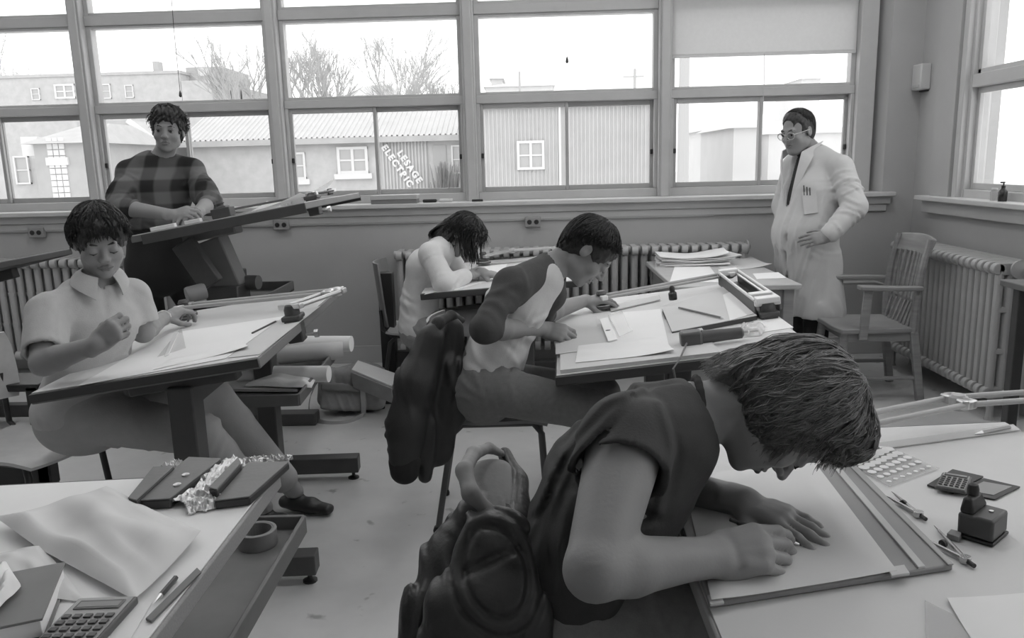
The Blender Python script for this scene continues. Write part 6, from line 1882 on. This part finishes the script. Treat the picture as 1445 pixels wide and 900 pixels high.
# ================================================================== girl in the white sweater at the back
def person_girl():
    t = thing('person', 'girl with long dark hair in a white sweater writing at the table under the window', 'person', (-.66, -1.15, 0))
    side = np.array([.1, -1, 0])
    P = [A(592, 458, 4.72), A(592, 425, 4.70), A(602, 378, 4.66), A(630, 344, 4.64)]
    hR = frame([.58, -.18, -.80], [.80, -.05, .60]); ho = A(654, 332, 4.62)
    sR, eR, wR = A(607, 358, 4.48), A(628, 402, 4.40), on(B6, 660, 388, .05)
    sL, eL, wL = A(632, 362, 4.80), A(655, 398, 4.82), on(B6, 682, 384, .05)
    hipR, knR, anR = A(598, 462, 4.63), _np((-.22, -1.28, .52)), _np((-.20, -1.22, .09))
    hipL, knL, anL = A(602, 460, 4.80), _np((-.22, -1.02, .52)), _np((-.20, -.98, .09))
    B = Field(); torso(B, P, side, (.150, .120, .135, .10))
    B.cap(P[3], ho + hR @ [0, -.03, -.05], .048, .048, .03); B.cap(P[3], sR, .042, .045, .03); B.cap(P[3], sL, .042, .045, .03)
    p = add_head(B, ho, hR, .98, .88, .9, lids=True)
    arm(B, sR, eR, wR, (.042, .036, .032, .024)); arm(B, sL, eL, wL, (.042, .036, .032, .024))
    add_hand(B, wR, on(B6, 678, 384, .045) - wR, [0, -.6, .8], 1, (.6, .8, .9, 1), sz=.92); add_hand(B, wL, on(B6, 698, 388, .03) - wL, [0, -.2, 1], -1, (.25, .3, .3, .35), sz=.92)
    leg(B, hipR, knR, anR, (.08, .055, .036)); leg(B, hipL, knL, anL, (.08, .055, .036))
    sdf_obj(B, 'body', M_SKIN2, t, .010, [(ho - .13, ho + .13, .0065), (wR - .05, wR + .15, .0055)])
    S = Field(); torso(S, P, side, (.150, .120, .135, .10), off=.026)
    S.cap(P[3], sR, .055, .062, .03); S.cap(P[3], sL, .055, .062, .03)
    for (s, e, w) in ((sR, eR, wR), (sL, eL, wL)):
        S.chain([s, e, e + (w - e) * .85], [.066, .062, .046], .02)
        fold(S, e, nrm(w - s), .007, .05, .13, 0, 1); fold(S, (s + e) / 2, nrm(e - s), .006, .05, .1, 1)
    S.cap(P[3] + nrm(ho - P[3]) * .03, ho, .056, .07, .008, sub=True)
    fold(S, P[1], nrm([.3, 0, 1]), .008, .06, .2, 0); fold(S, P[2], nrm([.8, 0, .5]), .006, .06, .15, 0)
    sdf_obj(S, 'sweater', mat('white_knit', .72, .9, .04, 30, .12, 200), t, .009)
    J = Field(); J.ecap(P[0] - [0, 0, .03], P[0] + (P[1] - P[0]) * .6, .160, .135, side, .78, .03)
    leg(J, hipR, knR, anR, (.094, .070, .060)); leg(J, hipL, knL, anL, (.094, .070, .060))
    fold(J, P[0] + [.05, -.1, 0], nrm([.6, 0, .8]), .007, .06, .16, 0)
    sdf_obj(J, 'trousers', mat('pale_trousers', .34, .85, .06, 20, .1, 200), t, .010)
    for an in (anR, anL): shoe(t, an, (1, 0, 0), M_BLACK, .9)
    hm = hairmat('dark_brown_hair', .030)
    def extra(F):
        F.ell(p(0, -.085, -.07), [.072, .05, .10], hR, .03); F.ell(p(.06, -.02, -.06), [.03, .05, .08], hR, .02)
        F.ell(p(0, .055, .085), [.07, .045, .04], hR, .02)
    cp = hair_cap(t, p, hR, hm, puff=1.06, extra=extra)
    L = scalp_locks(p, hR, 300, 41, th=(1.2, 1.75, 2.3), r=.0045, lift=1.10, jit=.02, tail=.10, grav=(-.1, 0, -1), side_tail=.08, segs=7)
    rnd = random.Random(2)
    for k in range(70):       # a curtain of hair hanging before the ear
        x = rnd.choice((1, 1, -1)) * rnd.uniform(.062, .09); a = p(x, rnd.uniform(-.03, .06), rnd.uniform(.0, .06)); L.append(([a, a + [.008, -.004, -.06], a + [.012 + rnd.uniform(-.01, .01), 0, -.12], a + [.01 + rnd.uniform(-.02, .02), 0, -.17 + rnd.uniform(-.03, .03)]], .004))
    for k in range(60):
        x = rnd.uniform(-.06, .07); a = p(x, -.09, -.02); L.append(([a, p(x, -.125, -.08), p(x * 1.1, -.125, -.15), P[3] + np.array([-.06 + rnd.uniform(-.05, .02), x * -.8, .03 + rnd.uniform(-.03, .03)])], .0045))
    strands(t, 'hair_locks', hm, L, cap=cp, keep=5)
    eyes(t, p, hR, .98, closed=True); lips(t, p, hR)

# ================================================================== woman in the polo shirt
def person_polo():
    t = thing('person', 'short haired woman in a pale polo shirt seated at the left-hand drafting table', 'person', (-1.72, -3.15, 0))
    sR, sL = A(66, 442, 2.70), A(186, 418, 2.98)
    side = nrm(sR - sL)
    P = [A(118, 578, 2.92), A(132, 520, 2.90), A(134, 455, 2.86), A(136, 408, 2.86)]
    hR = frame([.50, -.76, -.34], [.14, -.28, .95]); ho = A(141, 339, 2.80)
    eR, wR = A(62, 512, 2.58), A(136, 486, 2.50)
    eL, wL = A(202, 468, 3.00), on(B1, 232, 448, .06)
    hipR, knR, anR = A(112, 584, 2.86), A(282, 612, 2.92), _np(at_z(372, 716, .09))
    hipL, knL, anL = A(140, 572, 3.02), A(300, 560, 3.25), _np(at_z(416, 694, .09))
    B = Field(); torso(B, P, side, (.165, .130, .145, .105))
    B.cap(P[3], ho + hR @ [0, -.03, -.06], .052, .050, .03); B.cap(P[3], sR, .045, .050, .03); B.cap(P[3], sL, .045, .050, .03)
    p = add_head(B, ho, hR, 1.0, 1.02, .92, lids=True)
    arm(B, sR, eR, wR, (.050, .042, .037, .027)); arm(B, sL, eL, wL, (.048, .040, .035, .026))
    add_hand(B, wR, A(165, 462, 2.50) - wR, [.35, -.80, .35], 1, (1.0, 1.1, 1.2, 1.25), (.8, .35, -.4), .5, sz=.95)
    add_hand(B, wL, on(B1, 258, 436, .075) - wL, [-.1, -.35, .95], -1, (.7, .75, .8, .85), (.6, .5, -.6), .4, sz=.95)
    leg(B, hipR, knR, anR, (.088, .06, .038)); leg(B, hipL, knL, anL, (.088, .06, .038))
    sdf_obj(B, 'body', M_SKIN2, t, .009, [(ho - .15, ho + .15, .0048), (wR - .05, wR + .13, .0045), (wL - .04, wL + .15, .005)])
    S = Field(); torso(S, P, side, (.165, .130, .145, .105), off=.022)
    S.cap(P[3], sR, .056, .062, .03); S.cap(P[3], sL, .056, .062, .03)
    for (s, e) in ((sR, eR), (sL, eL)):
        a = nrm(e - s); l = np.linalg.norm(e - s)
        S.chain([s, s + a * l * .82], [.066, .068], .02); sleeve_end(S, s + a * l * .80, a, .14, .082)
        S.cap(s + a * l * .72, s + a * l * 1.2, .054, .05, .004, sub=True)
    nk = nrm(ho - P[3]); fw = np.cross(nk, side) * -1
    fw = nrm(hR[:, 1] * [1, 1, 0] + [.25, .1, 0])
    S.cap(P[3] + nk * .015, ho, .058, .075, .006, sub=True)
    S.cap(P[3] + fw * .10 + [0, 0, .02], P[2] + fw * .125 + [0, 0, .045], .030, .008, .006, sub=True)
    fold(S, P[2] + side * .12, nrm(side + [0, 0, .5]), .008, .06, .16, 0, 1); fold(S, P[1] + fw * .1, nrm(side * .7 + [0, 0, .7]), .008, .065, .18, 1, 1)
    fold(S, (sR + eR) / 2, nrm(side + [0, 0, .8]), .006, .05, .13, 0, 1); fold(S, P[2] - side * .1, nrm(side - [0, 0, .6]), .006, .05, .12, 0)
    ms = mat('pale_pique', .50, .88, .05, 30, .12, 240)
    sdf_obj(S, 'polo_shirt', ms, t, .008)
    # spread collar and placket
    b = MB(); inv = parent_world(t).inverted()
    def col(u, v):
        a = (u * 2 - 1) * 2.72; front = abs(a) / 2.72          # 0 behind the neck, +-1 at the open front
        dirv = -fw * math.cos(a) + side * math.sin(a)
        top = P[3] + nk * (.082 - .030 * front ** 2) + dirv * (.060 + .006 * front) + fw * .012
        out = P[3] + nk * (.050 - .070 * front ** 3) + dirv * (.094 + .030 * front ** 2) + fw * .012
        return inv @ Vector(top + (out - top) * v + nk * .010 * math.sin(v * PI))
    b.sheet(col, 28, 4, .004); b.build('collar', ms, t, smooth=True)
    pa = P[3] + fw * .115 - [0, 0, .04]; pb = P[2] + fw * .135 - [0, 0, .02]
    J = Field(); J.ecap(P[0] - [0, 0, .03], P[0] + (P[1] - P[0]) * .5, .178, .158, side, .78, .03)
    leg(J, hipR, knR, knR + (anR - knR) * .85, (.102, .078, .062)); leg(J, hipL, knL, knL + (anL - knL) * .85, (.102, .078, .062))
    fold(J, (hipR + knR) / 2 - [.1, 0, -.03], nrm([.9, 0, .5]), .009, .05, .16, 0, 1); fold(J, knR, nrm([1, 0, -.4]), .006, .06, .14, 0)
    sdf_obj(J, 'trousers', mat('khaki_grey', .44, .85, .06, 20, .1, 200), t, .009)
    for an in (anR, anL): shoe(t, an, (1, -.25, 0), M_BLACK, .95)
    hm = hairmat('dark_short_hair', .026)
    def extra(F):
        F.ell(p(0, .028, .085), [.074, .062, .036], hR, .02); F.ell(p(.075, -.01, .015), [.022, .045, .06], hR, .015); F.ell(p(-.075, -.01, .015), [.022, .045, .06], hR, .015)
        F.ell(p(0, -.075, -.06), [.06, .04, .06], hR, .02)
    cp = hair_cap(t, p, hR, hm, puff=1.07, extra=extra)
    L = scalp_locks(p, hR, 420, 51, th=(1.0, 1.85, 2.3), r=.0038, lift=1.12, jit=.012, tail=.02, grav=(0, 0, -1), curl=.003, segs=7, th0=.0)
    rnd = random.Random(5)
    for k in range(36):
        x = rnd.uniform(-.05, .055); a = p(x, .088, .085); L.append(([a, p(x * 1.05, .100, .062), p(x * 1.1 + rnd.uniform(-.01, .01), .100, .040 + rnd.uniform(-.012, .012))], .003))
    strands(t, 'hair_locks', hm, L, cap=cp, keep=3)
    eyes(t, p, hR, closed=True); lips(t, p, hR)
    w_ = wL + nrm(eL - wL) * .015
    MB().lathe(inv @ Vector(w_ - nrm(eL - wL) * .01), [(.031, 0), (.033, .002), (.033, .014), (.031, .016)], 16, nrm(eL - wL)).build('wristwatch', M_STEEL, t, smooth=True)

# ================================================================== standing student in the plaid sweater
def mat_plaid():
    m = bpy.data.materials.new('buffalo_plaid_knit'); m.use_nodes = True; nt = m.node_tree; b = nt.nodes['Principled BSDF']
    b.inputs['Roughness'].default_value = .9
    tc = nt.nodes.new('ShaderNodeTexCoord'); mp = nt.nodes.new('ShaderNodeMapping'); nt.links.new(tc.outputs['Object'], mp.inputs[0])
    mp.inputs['Rotation'].default_value = (0, 0, .15)
    sp = nt.nodes.new('ShaderNodeSeparateXYZ'); nt.links.new(mp.outputs[0], sp.inputs[0])
    fac = []
    for ax, f, ph in ((0, 47, .3), (2, 44, 1.2)):
        mu = nt.nodes.new('ShaderNodeMath'); mu.operation = 'MULTIPLY_ADD'; mu.inputs[1].default_value = f; mu.inputs[2].default_value = ph; nt.links.new(sp.outputs[ax], mu.inputs[0])
        si = nt.nodes.new('ShaderNodeMath'); si.operation = 'SINE'; nt.links.new(mu.outputs[0], si.inputs[0])
        r = nt.nodes.new('ShaderNodeMapRange'); r.inputs['From Min'].default_value = -.25; r.inputs['From Max'].default_value = .25; nt.links.new(si.outputs[0], r.inputs[0]); fac.append(r)
    ad = nt.nodes.new('ShaderNodeMath'); ad.operation = 'ADD'; nt.links.new(fac[0].outputs[0], ad.inputs[0]); nt.links.new(fac[1].outputs[0], ad.inputs[1])
    r = nt.nodes.new('ShaderNodeMapRange'); r.inputs['From Max'].default_value = 2; r.inputs['To Min'].default_value = .018; r.inputs['To Max'].default_value = .15
    nt.links.new(ad.outputs[0], r.inputs[0]); nt.links.new(r.outputs[0], b.inputs['Base Color'])
    return m
def person_plaid():
    t = thing('person', 'standing curly haired student in a plaid sweater behind the raised drafting table', 'person', (-2.2, -1.22, 0))
    sR, sL = A(182, 243, 4.72), A(272, 240, 4.90)
    side = nrm(sR - sL)
    P = [A(222, 372, 4.84), A(220, 322, 4.82), A(222, 268, 4.82), A(226, 226, 4.82)]
    hR = frame([.22, -.95, -.06], [.08, .0, 1]); ho = A(237, 184, 4.74)
    eR, wR = A(168, 292, 4.56), A(243, 303, 4.40)
    eL, wL = A(296, 286, 4.78), A(278, 300, 4.50)
    hipR, knR, anR = A(200, 375, 4.80), _np((-2.36, -1.20, .50)), _np((-2.36, -1.16, .09))
    hipL, knL, anL = A(240, 375, 4.92), _np((-2.10, -1.10, .50)), _np((-2.10, -1.06, .09))
    B = Field(); torso(B, P, side, (.165, .145, .170, .125))
    B.cap(P[3], ho + hR @ [0, -.03, -.06], .058, .056, .03); B.cap(P[3], sR, .05, .055, .03); B.cap(P[3], sL, .05, .055, .03)
    p = add_head(B, ho, hR, 1.06, .94, .95)
    arm(B, sR, eR, wR, (.052, .044, .041, .030)); arm(B, sL, eL, wL, (.052, .044, .041, .030))
    add_hand(B, wR, A(272, 296, 4.40) - wR, [-.1, -.6, .8], 1, (.6, .7, .8, .9), sz=1.03); add_hand(B, wL, A(262, 303, 4.40) - wL, [.3, -.4, .85], -1, (.5, .6, .7, .8), sz=1.03)
    leg(B, hipR, knR, anR); leg(B, hipL, knL, anL)
    sdf_obj(B, 'body', M_SKIN, t, .010, [(ho - .16, ho + .16, .0055), (wR - .05, wR + .16, .0055)])
    S = Field(); torso(S, P, side, (.165, .145, .170, .125), off=.030)
    S.cap(P[3], sR, .062, .070, .03); S.cap(P[3], sL, .062, .070, .03)
    for (s, e, w) in ((sR, eR, wR), (sL, eL, wL)):
        S.chain([s, e, e + (w - e) * .25], [.066, .068, .052], .03)
        S.ell((s + e * 2) / 3, [.076, .076, .09], None, .03)
        fold(S, e, nrm(w - s), .009, .06, .16, 0, 1); fold(S, (s + e) / 2, nrm(e - s), .007, .06, .14, 1, 1)
    S.cut(P[1] + [0, 0, .0], [0, 0, -1], .02)
    S.cap(P[3] + nrm(ho - P[3]) * .02, ho, .066, .08, .008, sub=True)
    fold(S, P[1], nrm([.3, 0, 1]), .008, .07, .2, 0)
    sdf_obj(S, 'plaid_sweater', mat_plaid(), t, .009)
    S = Field(); nk = nrm(ho - P[3]); fwd = hR[:, 1]
    ring = []
    for k in range(17):
        a = 2 * PI * k / 16; ring.append(P[3] + nk * .028 + (side * math.cos(a) + np.cross(nk, side) * math.sin(a)) * .066)
    S.chain(ring, [.009] * 17, .004); sdf_obj(S, 'neckband', mat('black_knit', .02, .9), t, .006)
    J = Field(); J.ecap(P[0] - [0, 0, .06], P[1], .182, .160, side, .80, .03); leg(J, hipR, knR, anR, (.098, .075, .07)); leg(J, hipL, knL, anL, (.098, .075, .07))
    fold(J, knR + [0, 0, .2], nrm([.3, 0, 1]), .005, .08, .2, 0)
    sdf_obj(J, 'trousers', mat('black_trousers', .024, .8, .1, 20), t, .011)
    for an in (anR, anL): shoe(t, an, (.3, -1, 0), M_BLACK)
    hm = hairmat('dark_curly_hair', .026)
    def extra(F):
        F.ell(p(0, .02, .095), [.078, .078, .048], hR, .02)
        for e in (-1, 1): F.ell(p(e * .062, .086, .012), [.036, .050, .044], hR, .012, sub=True)
    cp = hair_cap(t, p, hR, hm, puff=1.08, extra=extra, noise_=.008, sz=1.06)
    L = scalp_locks(p, hR, 420, 61, th=(.85, 1.4, 2.1), r=.0055, lift=1.14, jit=.03, curl=.010, swirl=1.0, segs=6)
    strands(t, 'hair_locks', hm, L, cap=cp, keep=2)
    eyes(t, p, hR, 1.06, (.05, -.1)); lips(t, p, hR, 1.06)

# ================================================================== man in the lab coat
def person_teacher():
    t = thing('person', 'man with glasses in a white lab coat standing with a hand on his hip', 'person', (1.79, -.68, 0))
    sN, sF = A(1186, 237, 5.009), A(1122, 233, 5.341)
    side = nrm(sN - sF)
    P = [A(1142, 372, 5.196), A(1136, 328, 5.175), A(1146, 278, 5.175), A(1146, 215, 5.196)]
    hR = frame([-.80, -.50, -.24], [-.16, -.08, .98]); ho = A(1125, 185, 5.092)
    eN, wN = A(1206, 292, 4.906), A(1168, 334, 4.864)
    eF, wF = A(1106, 290, 5.382), A(1112, 330, 5.227)
    hipN, knN, anN = A(1158, 378, 5.123), A(1152, 455, 5.175), _np((1.88, -.73, .09))
    hipF, knF, anF = A(1135, 376, 5.299), A(1138, 455, 5.330), _np((1.80, -.53, .09))
    B = Field(); torso(B, P, side, (.165, .165, .165, .125), (.85, .90, .75, .62))
    B.cap(P[3], ho + hR @ [0, -.03, -.06], .060, .060, .03); B.cap(P[3], sN, .05, .055, .03); B.cap(P[3], sF, .05, .055, .03)
    p = add_head(B, ho, hR, 1.09, 1.08, 1.05)
    B.ell(p(0, .018, -.062), [.068, .062, .056], hR, .02); B.ell(p(0, .045, -.105), [.045, .04, .03], hR, .02)
    arm(B, sN, eN, wN, (.052, .045, .042, .032)); arm(B, sF, eF, wF, (.052, .045, .042, .032))
    add_hand(B, wN, A(1143, 338, 4.864) - wN, [-.1, -.9, .35], -1, (.45, .5, .55, .6), (.6, .6, -.45), .3, sz=1.05)
    leg(B, hipN, knN, anN); leg(B, hipF, knF, anF)
    sdf_obj(B, 'body', mat('skin_shaded_man', .30, .5, .05, 14, .06, 160), t, .010, [(ho - .16, ho + .16, .0055), (wN - .14, wN + .05, .0055)])  # shade on the man is put into this skin tone
    # shirt and tie at the neck
    S = Field(); torso(S, [P[1], P[1] + (P[2] - P[1]) * .5, P[2], P[3]], side, (.168, .168, .168, .128), (.88, .85, .75, .64), .004)
    S.cap(P[3], P[3] + nrm(ho - P[3]) * .035, .064, .063, .02)
    sdf_obj(S, 'shirt', mat('white_shirt', .55, .8), t, .010)
    fw = nrm(np.cross(side, [0, 0, 1.0])); fw = fw if fw @ hR[:, 1] > 0 else -fw
    k0 = P[3] + fw * .082 + [0, 0, -.005]
    k0 = k0 + fw * .025; T = Field(); T.ell(k0, [.022, .020, .024], None, .01); T.ecap(k0 - [0, 0, .03], P[2] + fw * .178 - [0, 0, .02], .026, .046, side, .25, .01); sdf_obj(T, 'necktie', mat('dark_tie', .03, .6), t, .006)
    # the coat
    hem = A(1150, 440, 5.196)
    C = Field(); torso(C, P, side, (.185, .185, .180, .135), (.90, .96, .80, .68), .020)
    C.ecap(P[0], hem, .205, .205, side, .84, .04)
    C.ell(P[1] + fw * .07 - [0, 0, .01], [.12, .12, .14], None, .05)
    C.cap(P[3], sN, .066, .076, .03); C.cap(P[3], sF, .066, .076, .03)
    for (s, e, w) in ((sN, eN, wN), (sF, eF, wF)):
        C.chain([s, e, e + (w - e) * .88], [.080, .076, .056], .02)
        fold(C, e, nrm(w - s), .010, .055, .17, 0, 1.5); fold(C, (s + e) / 2, nrm(e - s), .008, .05, .14, 1, 1.5); fold(C, (w + e) / 2, nrm(w - e), .007, .045, .12, 1)
    C.cut(hem - [0, 0, .015], [0, 0, -1], .006)
    C.cap(P[3] + nrm(ho - P[3]) * .02, ho, .072, .09, .008, sub=True)
    v0 = P[3] + fw * .12; v1 = P[2] + fw * .19 - [0, 0, .05]
    C.cap(v0 + [0, 0, .04], v1, .078, .022, .006, sub=True)
    # open front edge below
    C.box(P[0] + fw * .22 - [0, 0, .10] - side * .02, [.006, .10, .30], np.stack([side, fw, [0, 0, 1]], 1), .002, .01, sub=True)
    for q, d, am, wl, rd in ((P[0] + fw * .15, side, .012, .07, .28), (hem + side * .1, nrm(side + fw), .010, .09, .25), (P[1] + side * .15, nrm(side * .3 + [0, 0, 1]), .007, .08, .2), (P[2] + side * .1, nrm(side + [0, 0, .7]), .006, .06, .15), (P[1] + fw * .18, side, .012, .05, .2)):
        fold(C, q, d, am, wl, rd, 0, .6)
    mc = mat('white_lab_coat', .60, .85, .03, 10, .06, 120)
    coat = sdf_obj(C, 'lab_coat', mc, t, .009)
    inv = parent_world(t).inverted()
    for s_ in (1, -1):      # lapels
        a0 = P[3] + side * .070 * s_ - fw * .03 + [0, 0, .075]; a1 = v0 + side * .080 * s_ + fw * .015 + [0, 0, .01]; a2 = v1 + side * .022 * s_ + fw * .018; a3 = P[3] + side * .125 * s_ + fw * .105 - [0, 0, .055]
        def lap(u, v, a0=a0, a1=a1, a2=a2, a3=a3):
            inn = a0 + (a1 - a0) * min(1, u * 2) if u < .5 else a1 + (a2 - a1) * (u - .5) * 2
            o2 = a0 + (a3 - a0) * min(1, u * 2) if u < .5 else a3 + (a2 - a3) * (u - .5) * 2
            q = inn + (o2 - inn) * v + fw * (.012 + .026 * math.sin(u * PI))
            return inv @ Vector(q)
        MB().sheet(lap, 14, 5, .005).build('lapel', mc, t, smooth=True)
    # chest pocket with pens
    def L(v): return inv @ Vector(v)
    bv_me = bpy.data.objects[coat.name]; from mathutils.bvhtree import BVHTree
    mw = parent_world(t); bv = BVHTree.FromPolygons([mw @ v.co for v in coat.data.vertices], [tuple(f.vertices) for f in coat.data.polygons])
    def onto(u, v, h=.004):      # a point on the front of the coat
        r = _ray(u, v); loc, nn, _, _ = bv.ray_cast(CAM_POS, r.normalized()); return loc + nn * h
    c4 = [onto(u, v) for u, v in ((1133, 272), (1153, 268), (1155, 300), (1136, 303))]
    MB().sheet(lambda u, v: inv @ ((c4[0] * (1 - u) + c4[1] * u) * (1 - v) + (c4[3] * (1 - u) + c4[2] * u) * v + _V(fw) * .006), 6, 6, .006).build('chest_pocket', mc, t, smooth=True)
    for u, l in ((1136, 15), (1140, 11), (1144, 9)):
        MB().cyl(inv @ (onto(u, 276, .008) + _V(fw) * .004), inv @ (onto(u - 1, 270 - l * .5, .010)), .0038, 8).build('pen', M_BLACK, t)
    # trousers and shoes
    J = Field(); J.ecap(P[0] - [0, 0, .05], P[1], .165, .165, side, .8, .03); leg(J, hipN, knN, anN, (.095, .080, .075)); leg(J, hipF, knF, anF, (.095, .080, .075))
    sdf_obj(J, 'trousers', M_['bt'], t, .011)
    for an in (anN, anF): shoe(t, an, (-1, -.4, 0), M_BLACK)
    hm = hairmat('dark_grey_hair', .035)
    def extra(F): F.ell(p(0, .010, .088), [.064, .056, .028], hR, .02); F.ell(p(0, .104, .052), [.062, .052, .046], hR, .01, sub=True); F.ell(p(.068, .066, .03), [.030, .036, .050], hR, .01, sub=True); F.ell(p(-.068, .066, .03), [.030, .036, .050], hR, .01, sub=True)
    cp = hair_cap(t, p, hR, hm, puff=1.0, extra=extra, sz=1.09, noise_=.002)
    L_ = scalp_locks(p, hR, 520, 71, th=(.62, 1.35, 2.15), r=.0040, lift=1.03, jit=.006, segs=6, swirl=.1, th0=0)
    strands(t, 'hair_locks', hm, L_, cap=cp, keep=0, lift=.002)
    eyes(t, p, hR, 1.09, (0, -.2)); lips(t, p, hR, 1.09)
    # glasses
    g = MB()
    for e in (-1, 1):
        pts = [L(p(e * .034 + .026 * math.cos(a), .102 - .004 * abs(math.cos(a)), -.006 + .020 * math.sin(a))) for a in [2 * PI * k / 20 for k in range(21)]]
        g.tube(pts, .0024, 6); g.tube([L(p(e * .060, .098, .002)), L(p(e * .078, .06, .003)), L(p(e * .084, -.01, .004))], .0028, 6)
    g.tube([L(p(-.009, .104, .0)), L(p(0, .108, .003)), L(p(.009, .104, .0))], .0022, 6)
    gl = g.build('glasses', mat('glasses_frame', .5, .3, metal=.3), t, smooth=True)
    for e in (-1, 1):
        m = MB(); m.add([L(p(e * .034 + .0245 * math.cos(a), .1015, -.006 + .0185 * math.sin(a))) for a in [2 * PI * k / 16 for k in range(16)]], [tuple(range(16))])
        m.build('lens', mat_glass(), gl)
M_ = {'bt': mat('charcoal_trousers', .022, .8, .1, 20)}
FRONT = person_front()
person_baseball(); person_girl(); person_polo(); person_plaid(); person_teacher()
